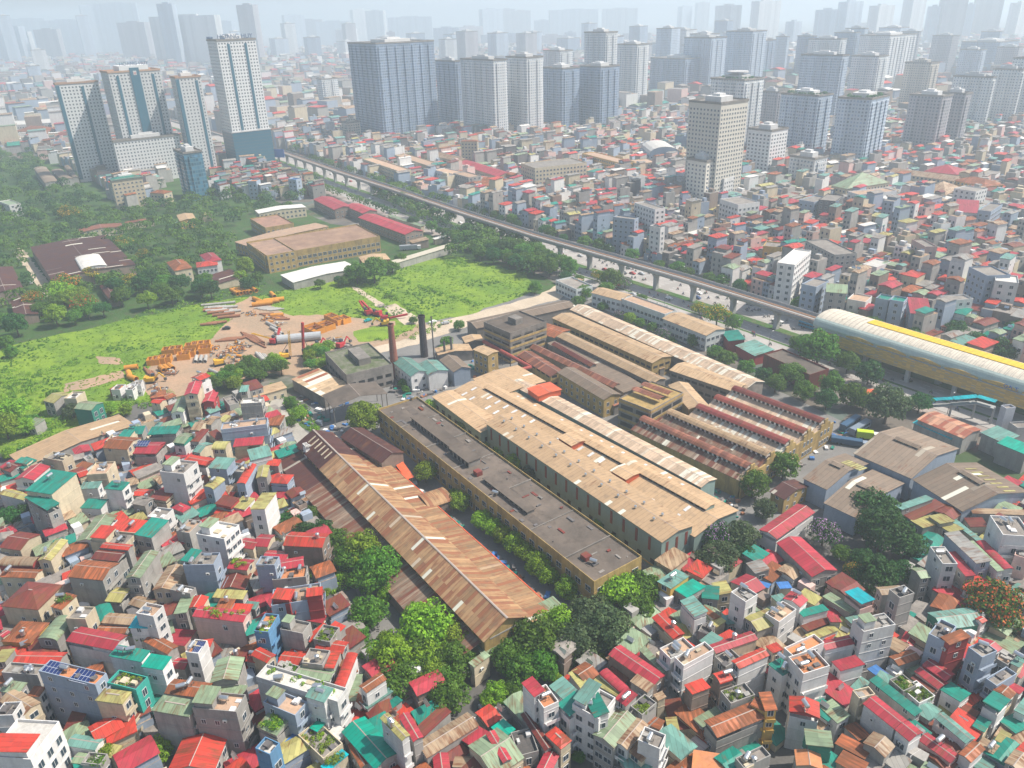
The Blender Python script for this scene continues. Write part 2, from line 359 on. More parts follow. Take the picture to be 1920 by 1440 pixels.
PANEL=b.mesh('solar_panel',[SOLAR,IRON])
# plants as tufts of small leaf faces
def leafball(b,c,r,n,s,m=0,flat=.75,rg=rnd):
    for _ in range(n):
        u=rg.uniform(-.35,1); t=rg.uniform(0,6.283); q=math.sqrt(max(0,1-u*u)); d=Vector((q*math.cos(t),q*math.sin(t),u))
        p=Vector(c)+Vector((d.x*r,d.y*r,d.z*r*flat))*rg.uniform(.82,1.05)
        nn=(d+Vector((rg.uniform(-.6,.6),rg.uniform(-.6,.6),rg.uniform(-.3,.6)))).normalized(); a=nn.orthogonal().normalized(); a.rotate(Matrix.Rotation(rg.uniform(0,6.28),3,nn)); e=nn.cross(a)
        k=s*rg.uniform(.7,1.3); vs=[p+a*k*.6,p+e*k*.45,p-a*k*.6,p-e*k*.45]
        b.add(vs,[(0,1,2,3)],m)
def crown(seed,shape,nc,nl,s,flower=0.):
    rg=random.Random(seed); b=MB(); fl=MB(); cl=[]
    for i in range(nc):
        for _ in range(30):
            u=rg.uniform(-.55,1); t=rg.uniform(0,6.283); q=math.sqrt(1-u*u); k=rg.uniform(.55,.86) if rg.random()<.8 else rg.uniform(.1,.5)
            p=Vector((q*math.cos(t)*k*shape[0],q*math.sin(t)*k*shape[0],u*k*shape[1]))
            if all((p-c[0]).length>.2 for c in cl): break
        r=rg.uniform(.2,.36)*(1 if u>-.2 else .8); cl.append((p,r))
    for p,r in cl:
        leafball(b,p,r,nl,s,rg=rg)
        if flower and rg.random()<flower*1.6 and p.z>-.1: leafball(fl,p+Vector((0,0,.03)),r*1.04,int(nl*.45),s*.8,rg=rg)
    return b,fl
CROWNS=[]
for i,(sh,nc,nl,s) in enumerate([((1,.78),58,78,.095),((1,.9),54,80,.095),((1.05,.62),62,70,.095),((.92,1.05),58,76,.095),((1.1,.7),50,84,.1),((.95,.85),66,70,.09)]):
    b,_=crown(100+i,sh,nc,nl,s); CROWNS.append([b.mesh('crown',m) for m in LEAFS])
FCROWN={}
for k,m in FLOW.items():
    b,f=crown(200+ord(k),(1.05,.72),50,58,.085,.55); FCROWN[k]=([b.mesh('crown',q) for q in (LEAFS[1],LEAFS[2])],f.mesh('blossom',m))
BUSH=[]
for i in range(4):
    b=MB(); rg=random.Random(300+i)
    for _ in range(9): leafball(b,(rg.uniform(-.6,.6),rg.uniform(-.6,.6),rg.uniform(.05,.45)),rg.uniform(.25,.45),46,.12,rg=rg)
    BUSH.append([b.mesh('crown',m) for m in LEAFS])
b=MB(); b.cyl((0,0,-.02),(.02,0,.6),.075,.05,8); 
for a in range(5): b.cyl((.02,0,.5),(math.cos(a*1.26)*.45,math.sin(a*1.26)*.45,.95+.1*(a%2)),.04,.015,6)
TRUNK=b.mesh('trunk',BARK)
def tree(x,y,r,tone=1,fl=None,z0=0.,hf=1.9,label=None,group=None,variant=None,cat='tree'):
    """x,y ground position; r crown radius"""
    H=r*hf; root=empty('tree',Vector((x,y,z0)),rnd.uniform(0,6.28)); k=rnd.randrange(6) if variant is None else variant
    link('trunk',TRUNK,root,(0,0,0),0,(r*.9,r*.9,H*.62))
    if fl: cm,bm=FCROWN[fl]; cr=link('crown',cm[0 if tone<2 else 1],root,(0,0,H-r*.72),0,(r,r,r)); link('blossom',bm,cr)
    else: link('crown',CROWNS[k][tone],root,(0,0,H-r*.78),0,(r,r,r*rnd.uniform(.92,1.1)))
    if label: tag(root,label,cat,group)
    return root
def treepx(X,Y,rp,tone=1,fl=None,hf=1.9,**k):
    """X,Y picture position of the crown's centre, rp its radius there"""
    zc=5.
    for _ in range(4):
        P=at(X,Y,zc); d=(P-CAM).dot(fw); r=rp*d/F; zc=max(r*hf-r*.7,r*.5); 
    return tree(P.x,P.y,r*1.1,tone,fl,0.,hf,**k)
# ------------------------------------------------------------ setting: ground, streets, field
def ground_mat():
    t=NT('city_ground'); o=t.obj(); a=t.noise(.02,5,o,.6); b=t.noise(.15,5,o,.7)
    v=t.n('ShaderNodeTexVoronoi'); v.inputs['Scale'].default_value=.07; t.l(o,v.inputs['Vector']); vx=t.xyz(v.outputs['Color'])
    c=t.ramp(vx[0],[(0,(.16,.14,.12)),(.35,(.22,.20,.18)),(.55,(.13,.12,.11)),(.75,(.19,.12,.10)),(.9,(.12,.15,.13))],True)
    c=t.mix(t.ramp(a,[(.5,0.),(.6,.9)]),c,(.05,.09,.03)); c=t.mul(c,mrange(t,b,.5,1.3)); return t.out(c,.95,spec=.1)
def asphalt(name,col,wear=.3):
    t=NT(name); a=t.noise(.06,5,None,.6); b=t.noise(1.3,4,None,.7); c=t.mix(t.ramp(a,[(.4,0.),(.65,1.)]),col,tuple(q*1.35 for q in col)); return t.out(t.mul(c,mrange(t,b,1-wear,1+wear)),.85,spec=.3)
def grassm(name,c1,c2,c3):
    t=NT(name); a=t.noise(.035,6,None,.65); b=t.noise(.16,6,None,.7); d=t.noise(1.1,5,None,.75)
    c=t.mix(t.ramp(a,[(.38,0.),(.62,1.)]),c1,c2); c=t.mix(t.ramp(b,[(.5,0.),(.66,.8)]),c,c3); c=t.mul(c,mrange(t,d,.55,1.45)); t.bump(d,.7,.6); return t.out(c,.9,spec=.15)
def dirtm(name,col,col2):
    t=NT(name); a=t.noise(.06,6,None,.7); b=t.noise(.7,6,None,.75); c=t.mix(t.ramp(a,[(.4,0.),(.62,1.)]),col,col2); t.bump(b,.5,.4); return t.out(t.mul(c,mrange(t,b,.6,1.4)),.95,spec=.1)
GRASS=grassm('meadow_grass',(.20,.30,.025),(.12,.215,.02),(.06,.11,.02)); DIRT=dirtm('yard_dirt',(.40,.265,.175),(.31,.23,.16)); PALE=dirtm('pale_dirt_road',(.52,.43,.33),(.44,.36,.27))
ASPH=asphalt('asphalt',(.16,.155,.15)); ROADM=asphalt('road_asphalt',(.30,.28,.265),.2)
LAYER=[.0]
def sheet(name,pts,mat,raw=False,z=None,kind='structure'):
    LAYER[0]+=.012; z=LAYER[0] if z is None else z
    P=[(p.x,p.y) if raw else at(*p)[:2] for p in pts]
    b=MB(); n=len(P); ar=sum(P[i][0]*P[(i+1)%n][1]-P[(i+1)%n][0]*P[i][1] for i in range(n))
    if ar<0: P=P[::-1]
    b.add([(x,y,z) for x,y in P],[tuple(range(n))]); o=b.build(name,mat); o['kind']=kind; return P
b=MB(); b.add([(-9800,-300,0),(9800,-300,0),(9800,9900,0),(-9800,9900,0)],[(0,1,2,3)]); g=b.build('ground',ground_mat()); g['kind']='structure'
# factory land, yards
sheet('factory_ground',[(480,1010),(560,790),(700,600),(1060,540),(1600,800),(1700,900),(1400,1150),(1100,1300),(700,1350)],ASPH)
sheet('housing_ground',[(-300,1700),(-300,900),(250,740),(560,800),(700,1200),(1000,1300),(1400,1000),(1950,960),(2300,1000),(2300,1800)],asphalt('alley_concrete',(.10,.095,.09)))
sheet('wood_floor',[(-250,700),(-100,300),(330,300),(620,420),(900,450),(1090,560),(720,520),(560,560),(480,640),(60,860)],grassm('undergrowth',(.035,.08,.02),(.06,.12,.03),(.09,.08,.05)))
def densify(P,step):
    out=[]
    for i in range(len(P)):
        a,b=P[i],P[(i+1)%len(P)]; d=math.hypot(b[0]-a[0],b[1]-a[1]); n=max(1,int(d/step))
        for k in range(n):
            t=k/n; j=step*.25; out.append((a[0]+(b[0]-a[0])*t+rnd.uniform(-j,j),a[1]+(b[1]-a[1])*t+rnd.uniform(-j,j)))
    return out
def sheetj(name,pts,mat,step,kind='structure'):
    P=densify([tuple(at(*p)[:2]) for p in pts],step); return sheet(name,[Vector(q) for q in P],mat,True,None,kind)
FIELD=[(-30,690),(10,650),(180,612),(380,568),(470,556),(560,540),(700,505),(850,480),(985,512),(1000,548),(880,590),(800,604),(640,650),(480,700),(250,760),(120,820),(-40,860)]
FP=sheetj('meadow',FIELD,GRASS,6)
DP=sheetj('dirt_yard',[(262,722),(280,690),(330,655),(390,640),(430,600),(420,582),(470,556),(505,570),(540,592),(620,590),(690,600),(740,603),(765,640),(700,655),(600,690),(560,705),(500,700),(420,722),(330,745),(290,745)],DIRT,4)
sheetj('dirt_track',[(690,655),(740,640),(790,612),(900,585),(1010,553),(1070,520),(1090,530),(1050,560),(900,603),(800,640),(740,655),(640,680),(620,672)],PALE,5)
sheetj('pale_apron',[(718,575),(740,570),(800,604),(770,615),(740,595)],PALE,3)
sheetj('mud_patch',[(700,628),(760,615),(795,605),(800,615),(770,635),(700,650)],DIRT,3)
sheetj('grass_strip',[(660,622),(700,612),(780,608),(770,620),(720,638),(670,642)],GRASS,3)
sheetj('bare_patch',[(120,720),(230,695),(235,708),(160,730),(120,735)],DIRT,2.5)
sheetj('bare_patch',[(180,668),(225,672),(232,683),(190,684)],DIRT,2.5)
sheetj('field_path',[(658,538),(672,540),(722,572),(712,578)],PALE,3)
sheetj('wood_track',[(35,455),(50,475),(110,555),(90,560),(60,520),(28,475)],PALE,4)
sheetj('yard_lane',[(500,760),(520,745),(545,745),(530,765),(600,830),(560,835)],asphalt('lane_concrete',(.30,.28,.25)),4)
GP=sheetj('weedy_bank',[(528,745),(570,760),(600,800),(590,820),(540,775)],grassm('weeds',(.08,.16,.03),(.05,.10,.03),(.15,.12,.08)),3)
# avenue under the viaduct
VP=[at(x,y,12) for x,y in [(430,256),(530,285),(640,323),(740,355),(873,400),(1007,442.5),(1140,480),(1280,520),(1420,563),(1547,603)]]
VD=(VP[-1]-VP[-3]).normalized(); VP=VP+[VP[-1]+VD*60,VP[-1]+VD*130,VP[-1]+VD*320]
for p in VP: p.z=0
VP[0:0]=[VP[0]+(VP[0]-VP[1]).normalized()*900]
def offs(P,d):
    out=[]
    for i,p in enumerate(P):
        a=P[max(0,i-1)]; b=P[min(len(P)-1,i+1)]; t=(b-a).normalized(); out.append(p+Vector((-t.y,t.x,0))*d)
    return out
def strip(name,a,b_,mat,z=None,raise_=0):
    A,B=offs(VP,a),offs(VP,b_); LAYER[0]+=.012; zz=(LAYER[0] if z is None else z)
    m=MB(); n=len(A); m.v=[(p.x,p.y,zz) for p in A]+[(p.x,p.y,zz) for p in B]; m.f=[(i+n,i,i+1,i+1+n) for i in range(n-1)]; m.m=[0]*(n-1)
    o=m.build(name,mat); o['kind']='structure'; return o
RW_=24
strip('pavement',-RW_-7,RW_+7,asphalt('paving_tiles',(.26,.22,.20)))
strip('avenue',-RW_,RW_,ROADM)
KERB=plain('kerb_stone',(.4,.38,.36),.8)
def kerb(d,h=.14,w=.3):
    A,B=offs(VP,d-w/2),offs(VP,d+w/2); m=MB(); n=len(A)
    m.v=[(p.x,p.y,z) for L in (A,B) for p in L for z in (0,)]+[(p.x,p.y,h+LAYER[0]) for L in (A,B) for p in L]
    for i in range(n-1): m.f+=[(2*n+i+1,2*n+i,3*n+i,3*n+i+1)[::-1],(i,i+1,2*n+i+1,2*n+i),(n+i+1,n+i,3*n+i,3*n+i+1)]
    m.m=[0]*len(m.f); o=m.build('kerb',KERB); o['kind']='structure'
for d in (-RW_,RW_): kerb(d)
HEDGE=leafm=LEAFS[2]
strip('median_strip',-2.6,2.6,grassm('median_grass',(.05,.12,.03),(.08,.15,.04),(.14,.11,.07)))
strip('median_strip',-15.2,-13.4,grassm('side_median_grass',(.05,.12,.03),(.08,.15,.04),(.14,.11,.07)))
WHITE=plain('road_paint',(.72,.72,.70),.7)
LAYER[0]+=.012
m=MB()
for d in (-9.5,-6,6,9.5,13,16.5,20):
    P=offs(VP,d)
    for i in range(1,len(P)-1):
        a,b_=P[i],P[i+1]; L=(b_-a).length; t=(b_-a).normalized(); n=Vector((-t.y,t.x,0)); s=0
        while s<L-3: q=a+t*s; r=q+t*3; m.add([(q+n*.1).to_tuple(),(q-n*.1).to_tuple(),(r-n*.1).to_tuple(),(r+n*.1).to_tuple()],[(0,1,2,3)]); s+=9
m.v=[(x,y,LAYER[0]) for x,y,z in m.v]; o=m.build('lane_markings',WHITE); o['kind']='structure'
# the yard beside the tooth-roofed works
RP=[(p.x,p.y) for p in offs(VP,RW_+9)]+[(p.x,p.y) for p in offs(VP,-RW_-9)[::-1]]
# ------------------------------------------------------------ viaduct and station
VC=slab('viaduct_concrete',(.42,.42,.42),(.36,.36,.35),.1,.25); TRK=NT('track_bed'); x,y,z=TRK.xyz(); TRKM=TRK.out(TRK.mul((.30,.16,.09),mrange(TRK,TRK.noise(.8,4,None,.7),.6,1.4)),.9)
va=empty('railway_viaduct',VP[6],0,'long grey concrete railway viaduct carrying brown tracks above the avenue','viaduct')
def along(prof,P,mat,name,parent,orig):
    m=MB(); n=len(prof); T=[]
    for i,p in enumerate(P):
        a=P[max(0,i-1)]; b_=P[min(len(P)-1,i+1)]; t=(b_-a).normalized(); nn=Vector((-t.y,t.x,0))
        for d,z in prof: q=p+nn*d-orig; T.append((q.x,q.y,z))
    m.v=T
    for i in range(len(P)-1):
        for k in range(n): m.f.append((i*n+k,i*n+(k+1)%n,(i+1)*n+(k+1)%n,(i+1)*n+k))
    m.f+=[tuple(range(n)),tuple(range(len(T)-1,len(T)-n-1,-1))]; m.m=[0]*len(m.f); return m.build(name,mat,parent)
DECKP=VP
along([(-4.6,11.6),(-4.6,11.2),(-2.2,9.7),(2.2,9.7),(4.6,11.2),(4.6,11.6)],DECKP,VC,'deck',va,VP[6])
for s in (-1,1): along([(s*4.55,11.6),(s*4.75,11.6),(s*4.75,12.9),(s*4.55,12.9)][::s],DECKP,VC,'parapet',va,VP[6])
for s in (-1,1):
    along([(s*2.1-1.2,11.61),(s*2.1+1.2,11.61),(s*2.1+1.2,11.75),(s*2.1-1.2,11.75)],DECKP,TRKM,'track_bed',va,VP[6])
    for q in (-.72,.72): along([(s*2.1+q-.05,11.76),(s*2.1+q+.05,11.76),(s*2.1+q+.05,11.92),(s*2.1+q-.05,11.92)],DECKP,IRON,'rail',va,VP[6])
# louvred noise screens read as a row of upright panels along the parapets
pm=MB(); 
for s in (-1,1):
    P=offs(VP,s*4.85)
    for i in range(3,10):
        a,b_=P[i],P[i+1]; L=(b_-a).length; t=(b_-a).normalized(); n=int(L/2.4)
        for k in range(n):
            q=a+t*(L*k/n)-VP[6]; pm.beam(Vector((q.x,q.y,11.3)),Vector((q.x,q.y,13.0)),.22,.22)
o=pm.build('parapet_rib',VC,va); o['kind']='stuff'
pierb=MB(); pierb.box(-1.1,1.1,-1.3,1.3,0,7.6); 
pierb.add([(-1.1,-1.3,7.6),(1.1,-1.3,7.6),(1.1,1.3,7.6),(-1.1,1.3,7.6),(-1.3,-2.6,9.7),(1.3,-2.6,9.7),(1.3,2.6,9.7),(-1.3,2.6,9.7)],[(0,1,5,4),(1,2,6,5),(2,3,7,6),(3,0,4,7),(4,5,6,7)]); PIER=pierb.mesh('pier',VC)
dist=0; nxt=0
for i in range(1,len(VP)-1):
    a,b_=VP[i],VP[i+1]; L=(b_-a).length; t=(b_-a).normalized()
    while nxt<dist+L:
        q=a+t*(nxt-dist); link('pier',PIER,va,q-VP[6],math.atan2(t.y,t.x)); nxt+=28 if i<11 else 20
    dist+=L
# station: barrel roof over the tracks
ang=math.atan2(VD.y,VD.x); S0=at(1547,603,12); S0.z=0; SL=150.
st=empty('elevated_station',S0,ang,'long barrel roofed elevated railway station with yellow roof panels at right','railway station')
STM=metal('station_roof_metal',(.52,.47,.39),.02,2.4,.05,.85); STY=metal('station_yellow_panel',(.85,.55,.02),.0,2.4,.04,.4); STW=slab('station_side_cladding',(.40,.47,.43),(.36,.43,.40),.1,.1,.7)
def brick():
    t=NT('tan_clad_panels'); x,y,z=t.xyz(); a,_=t.white(t.comb(t.m('FLOOR',t.m('MULTIPLY',x,.55)),t.m('FLOOR',t.m('MULTIPLY',z,1.8)),2.))
    return t.out(t.ramp(a,[(0,(.52,.34,.10)),(.4,(.62,.41,.12)),(.7,(.46,.31,.12)),(.9,(.38,.31,.2))],True),.6)
BR=brick()
arc=[(10.2*math.cos(t)*-1 ,17.2+4.4*math.sin(t)) for t in [math.pi*(i)/16 for i in range(0,17)]]
arc=[(-10.6,14.6),(-10.9,16.2)]+[(y*1.0,z) for y,z in arc[1:-1]]+[(10.9,16.2),(10.6,14.6)]
b=MB(); pr=arc+[(y*.97,z-.35) for y,z in arc[::-1]]
n=len(arc); x0=4
# rounded nose: first ring shrinks inward
def ringp(x,k,dz): return [(x,y*k,(z-14.6)*k+14.6-dz) for y,z in arc]
segs=[(0,.93),(1.2,.97),(3.2,1.0)]+[(3.2+i*(SL-3.2)/30,1.) for i in range(1,31)]
V=[]; 
for x,k in segs: V+=ringp(x,k,0)
Fm=[]
for i in range(len(segs)-1):
    for k in range(n-1):
        yy=arc[k][0]; side=k<4 or k>n-6
        Fm.append(((i*n+k,i*n+k+1,(i+1)*n+k+1,(i+1)*n+k),1 if side else 0))
b.v=V; b.f=[f[::-1] for f,_ in Fm]; b.m=[q for _,q in Fm]
b.build('roof',[STM,STW],st)
b=MB()
for i in range(62):   # standing ribs over the roof
    x=5+i*2.35
    if x>SL-1: break
    for k in range(4,n-6):
        p=Vector((x,arc[k][0],arc[k][1]+.05)); q=Vector((x,arc[k+1][0],arc[k+1][1]+.05)); b.beam(p,q,.22,.14)
o=b.build('roof_rib',plain('roof_rib_metal',(.42,.38,.33),.5),st)
b=MB(); k0=7; p0,p1=arc[k0+1],arc[k0+4]
b.add([(22,p0[0],p0[1]+.35),(SL,p0[0],p0[1]+.35),(SL,p1[0],p1[1]+.5),(22,p1[0],p1[1]+.5),(22,p0[0],p0[1]-.3),(SL,p0[0],p0[1]-.3),(SL,p1[0],p1[1]-.3),(22,p1[0],p1[1]-.3)],[(0,1,2,3),(4,5,1,0),(7,4,0,3),(6,7,3,2)])
b.build('yellow_roof_panel',STY,st)
for s in (-1,1):
    b=MB(); b.box(2.5,SL,s*10.75-.15,s*10.75+.15,7.6,14.2); b.build('side_wall',BR,st)
b=MB(); b.box(2.5,SL,-10.59,10.59,7.4,8.4); b.box(1.5,SL,-11.4,11.4,14.2,14.55); b.build('deck',VC,st)
tm=MB()   # arched tan lattice openings under the roof edge
for i in range(9):
    x=18+i*15
    pts=[(x,14.7),(x+13.4,14.7)]+[(x+13.4-13.4*j/8,14.9+1.7*math.sin(math.pi*(j/8*.8+.1))) for j in range(9)]
    for s in (-1,):
        vs=[(px_,s*11.02,pz) for px_,pz in pts]+[(px_,s*10.6,pz) for px_,pz in pts]; n2=len(pts)
        tm=MB(); tm.add(vs,[tuple(range(n2)),tuple(range(2*n2-1,n2-1,-1))]+[(j,(j+1)%n2,n2+(j+1)%n2,n2+j) for j in range(n2)]); tm.build('arched_screen',BR,st)
for i in range(8):
    for s in (-1,1):
        b=MB(); x=8+i*20; b.box(x-.8,x+.8,s*9-.8,s*9+.8,0,7.4); b.build('pillar',VC,st)
def text(body,size,mat,parent,loc,rot,ext=.06,name='lettering'):
    cu=bpy.data.curves.new(name,'FONT'); cu.body=body; cu.size=size; cu.extrude=ext; cu.align_x='LEFT'; tmp=bpy.data.objects.new('t',cu)
    me=bpy.data.meshes.new_from_object(tmp); bpy.data.objects.remove(tmp); me.materials.clear(); me.materials.append(mat)
    o=link(name,me,parent,loc); o.rotation_euler=rot; return o
BLUE=plain('blue_sign',(.03,.12,.40),.4); REDM=plain('red_sign',(.6,.04,.05),.4); DKBL=plain('dark_blue_sign',(.05,.10,.2),.4)
# station lettering goes on the side the camera sees
sg=-1 
text('GA T',2.4,BLUE,st,(86,-11.1,15.1),(R(90),0,0))
RP.append  # (kept for scattering tests)
st.scale=(1,1,.85)
STP=[(S0+VD*a+Vector((-VD.y,VD.x,0))*d).to_2d() for a,d in ((0,-14),(SL,-14),(SL,14),(0,14))]; BLOCK.append(STP)
# ------------------------------------------------------------ works and warehouses
TILE={'4':(0,400,3),'5':(640,400,3),'6':(1280,400,3),'A':(0,840,4),'B':(480,840,4),'C':(960,840,4),'D':(1440,840,4),'E':(0,1080,4),'F':(480,1080,4),'G':(960,1080,4),'H':(1440,1080,4),
 'm':(0,240,4),'n':(400,300,4),'o':(280,560,4),'p':(1440,560,4),'x':(0,0,3),'y':(640,0,3),'z':(1280,0,3),'1':(0,0,1)}
def Q(t,*v):
    ox,oy,s=TILE[t]; return [(ox+v[i]/s,oy+v[i+1]/s) for i in range(0,len(v),2)]
TANR=metal('tan_rusted_sheets',(.37,.225,.115),.18,1.25,.28,.6,alt=(.27,.11,.055),altp=.2,rcol=(.24,.10,.05),skyl=.012)
TANR2=metal('weathered_lean_to_sheets',(.27,.20,.145),.22,1.0,.3,.6,alt=(.16,.055,.035),altp=.3,rcol=(.17,.07,.04),skyl=.02)
MARR=metal('dark_maroon_sheets',(.075,.026,.022),.12,1.25,.15,.6,skyl=.02)
HALL=metal('pale_tan_hall_sheets',(.46,.31,.18),.05,1.5,.06,.55,skyl=.012); HALL2=metal('streaked_hall_sheets',(.46,.34,.24),.05,1.1,.2,.6,alt=(.62,.58,.48),altp=.22)
FIB=metal('brown_fibre_cement',(.21,.16,.12),.06,1.6,.1,.85,skyl=.012); FIBG=slab('stained_flat_roof',(.16,.128,.105),(.10,.083,.07),.10,.6); FIBT=metal('tan_factory_sheets',(.42,.29,.17),.1,1.4,.1,.6)
BRN=metal('brown_red_factory_sheets',(.20,.075,.05),.2,1.2,.25,.7,alt=(.33,.13,.08),altp=.2); GBL=plaster('blue_green_cladding',(.22,.30,.28),.25); ORG=metal('orange_red_sheet',(.62,.12,.05),.02)
def mon(root,x0,x1,y,w,z,h,m,wm,rh=.5,name='roof_monitor'):
    """raised ventilator along the roof"""
    b=MB(); b.box(x0,x1,y-w/2+.3,y+w/2-.3,z-1,z+h,0); r=MB(); pr=[(y-w/2,z+h),(y,z+h+rh),(y+w/2,z+h)]; r.ext(pr+[(a,q-.12) for a,q in pr[::-1]],x0-.4,x1+.4); o=b.build(name,wm,root); r.build('monitor_roof',m,o)
    g=MB(); k=int((x1-x0)/2.2)
    for s in (-1,1):
        yy=y+s*(w/2-.3)
        for i in range(k): xx=x0+(i+.5)*(x1-x0)/k; g.box(xx-.75,xx+.75,yy-.04,yy+.04,z+.15,z+h-.3)
    g=g.build('monitor_louvres',DARK,o); g['kind']='stuff'
def seg3(P,Qn,za,off=0): pass
# 1 long gabled shed, upper part maroon, lower part tan, with lean-tos on both sides
def strip_roof(a,b_,c,z,kind,rm,wm,**k): pass
SH=empty('factory_shed',at(770,985,0)*1,0,'very long rusty tan gabled factory shed with maroon upper end and low side aisles','factory shed'); SH.location.z=0
r0,r1=at(587,805,13),at(950,1157,13); ax=(r1-r0); ax.z=0; SLn=ax.length; ax.normalize(); rz=math.atan2(ax.y,ax.x); SH.rotation_euler.z=rz; SH.location=((r0.x+r1.x)/2,(r0.y+r1.y)/2,0)
hl=SLn/2; HW=7.4
sp=-hl+SLn*.175
for x0,x1,m,nm in ((-hl,sp,MARR,'maroon_roof'),(sp,hl+.4,TANR,'roof')):
    b=MB(); pr=[(-HW,9.2),(0,13),(HW,9.2)]; b.ext(pr+[(a,q-.15) for a,q in pr[::-1]],x0,x1); b.ext([(-.3,13.0),(0,13.12),(.3,13.)],x0,x1,1); b.build(nm,[m,TRIM],SH)
b=MB(); b.ext([(-HW+.7,0),(-HW+.7,9.3),(0,12.8),(HW-.7,9.3),(HW-.7,0)],-hl+.5,hl-.4); b.build('wall',YEL,SH)
g=MB()
for i in range(38):
    x=-hl+2+i*(SLn-4)/38; g.box(x,x+1.6,-HW+.62,HW-.62,7.4,8.7)
o=g.build('clerestory_opening',DARK,SH); o['kind']='stuff'
for s,w_,mA,mB,e0,e1 in ((-1,8.2,TANR2,MARR,-hl-1,hl-2),(1,9.2,TANR,MARR,-hl+5,hl+1)):
    for x0,x1,m,nm in ((e0,sp+ (4 if s<0 else 0),mB,'side_aisle_roof'),(sp+(4 if s<0 else 0),e1,mA,'side_aisle_roof')):
        b=MB(); y0,y1=s*(HW-.9),s*(HW+w_); pr=[(y0,7.2),(y1,4.9)]; b.ext(pr+[(a,q-.12) for a,q in pr[::-1]],x0,x1); b.build(nm,m,SH)
    b=MB(); y1=s*(HW+w_-.6); b.box(e0+.4,e1-.4,min(y1,y1-s*.3),max(y1,y1-s*.3),0,4.9); b.build('aisle_wall',WALL['x'],SH)
    if s>0: b=MB(); b.box(-hl+SLn*.25,e1,HW+w_+.05,HW+w_+.35,4.75,5.0); b.build('red_gutter',ORG,SH)
b=MB(); b.box(hl-.42,hl-.3,-5,5,8.2,8.6); b.build('gable_band',WALL['k'],SH)
for i in range(9):
    b=MB(); x=sp-3-i*2.9
    if x<-hl+2: break
    M=Matrix.Rotation(math.atan2(3.8,HW),4,'X'); b.box(x,x+.7,-4.5,-1,.02,.1,0,True,Matrix.Translation((0,0,13))@M); b.build('skylight',WALL['m'],SH)
P4=[at(*p) for p in ()]
BLOCK.append([(SH.location+ax*a+Vector((-ax.y,ax.x,0))*d).to_2d() for a,d in ((-hl,-17),(hl,-17),(hl,14),(-hl,14))])
bld('shed','low sage green canopy roof across the end of the long rusty shed','canopy',Q('1',905,1235,1065,1150,1040,1118),5,'S',ROOF['g'],WALL['m'],rh=.4)
bld('shed','small maroon roofed shed with open ridge vent between long shed and flat grey building','shed',Q('o',1600,965,1910,1150,1740,1230),8,'G',MARR,WALL['x'],rh=2)
bld('shed','tiny tan shed roof leaning on the small maroon shed','shed',Q('o',1640,1160,1900,1400,1850,1440),5.5,'S',TANR,WALL['x'])
bld('shed','red roofed lean-to between flat grey building and long rusty shed','shed',Q('B',1090,90,1180,215,1130,240),4,'S',ORG,WALL['x'])
bld('shed','rusty curved link roof joining long shed and flat grey building','link roof',Q('B',1240,350,1420,290,1450,400),5,'A',TANR,WALL['x'],rh=1.2)
# 2 long flat grey building with yellow walls
fb,L,W=bld('factory_building','long flat dark grey building with yellow walls between two tan halls','factory',Q('1',708,770,1114,1095,1204,1047),10,'F',FIBG,YEL,win=dict(sp=4.2,w=2.2,h=1.8,fh=4.6,sill=1.3,faces='all'),o=.1,bands=True)
s=1
def local(root,P): 
    v=Vector((P.x,P.y,0))-root.location; v.z=0; a=root.rotation_euler.z; return v.x*math.cos(-a)-v.y*math.sin(-a), v.x*math.sin(-a)+v.y*math.cos(-a)
def roofmon(root,z,pts,h,rm,wm,name='roof_monitor',flat=True):
    P=[local(root,at(x,y,z+h)) for x,y in pts]; x0=min(p[0] for p in P);x1=max(p[0] for p in P);y0=min(p[1] for p in P);y1=max(p[1] for p in P)
    b=MB(); b.box(x0+.4,x1-.4,y0+.4,y1-.4,z,z+h); o=b.build(name,wm,root); r=MB(); r.box(x0,x1,y0,y1,z+h+.01,z+h+.25); r.build('monitor_roof',rm,o); return x0,x1,y0,y1,o
def c4(t,*v): # mid-line helper: two end centres of a long monitor and its width
    return Q(t,*v)
def longmon(root,z,h,p,q,w,rm,wm,kind='flat',rh=.6,name='roof_monitor'):
    a=local(root,at(*p,z+h)); b_=local(root,at(*q,z+h)); y=(a[1]+b_[1])/2; x0,x1=min(a[0],b_[0]),max(a[0],b_[0])
    b=MB(); b.box(x0+.3,x1-.3,y-w/2+.4,y+w/2-.4,z-.5,z+h); o=b.build(name,wm,root); r=MB()
    pr=[(y-w/2,z+h),(y,z+h+(rh if kind!='flat' else .0)+.01),(y+w/2,z+h)]; r.ext(pr+[(u,v-.2) for u,v in pr[::-1]],x0,x1); r.build('monitor_roof',rm,o)
    g=MB(); k=max(1,int((x1-x0)/2.4))
    for s in (-1,1):
        yy=y+s*(w/2-.4)
        for i in range(k): xx=x0+(i+.5)*(x1-x0)/k; g.box(xx-.8,xx+.8,yy-.05,yy+.05,z+.2,z+h-.3)
    if h>.9: g=g.build('monitor_louvre',DARK,o); g['kind']='stuff'
    return o
def mid(t,x1,y1,x2,y2): a=Q(t,x1,y1,x2,y2); return ((a[0][0]+a[1][0])/2,(a[0][1]+a[1][1])/2)
longmon(fb,10,2.2,mid('5',375,1150,465,1120),mid('5',600,1325,690,1280),5.2,FIBG,CONC)
longmon(fb,10,2.6,mid('5',600,1320,690,1285),mid('5',700,1415,790,1365),5.6,FIBG,CONC)
longmon(fb,10,1.4,mid('B',1730,210,1760,200),mid('B',2040,480,2060,470),3.5,FIBG,CONC)
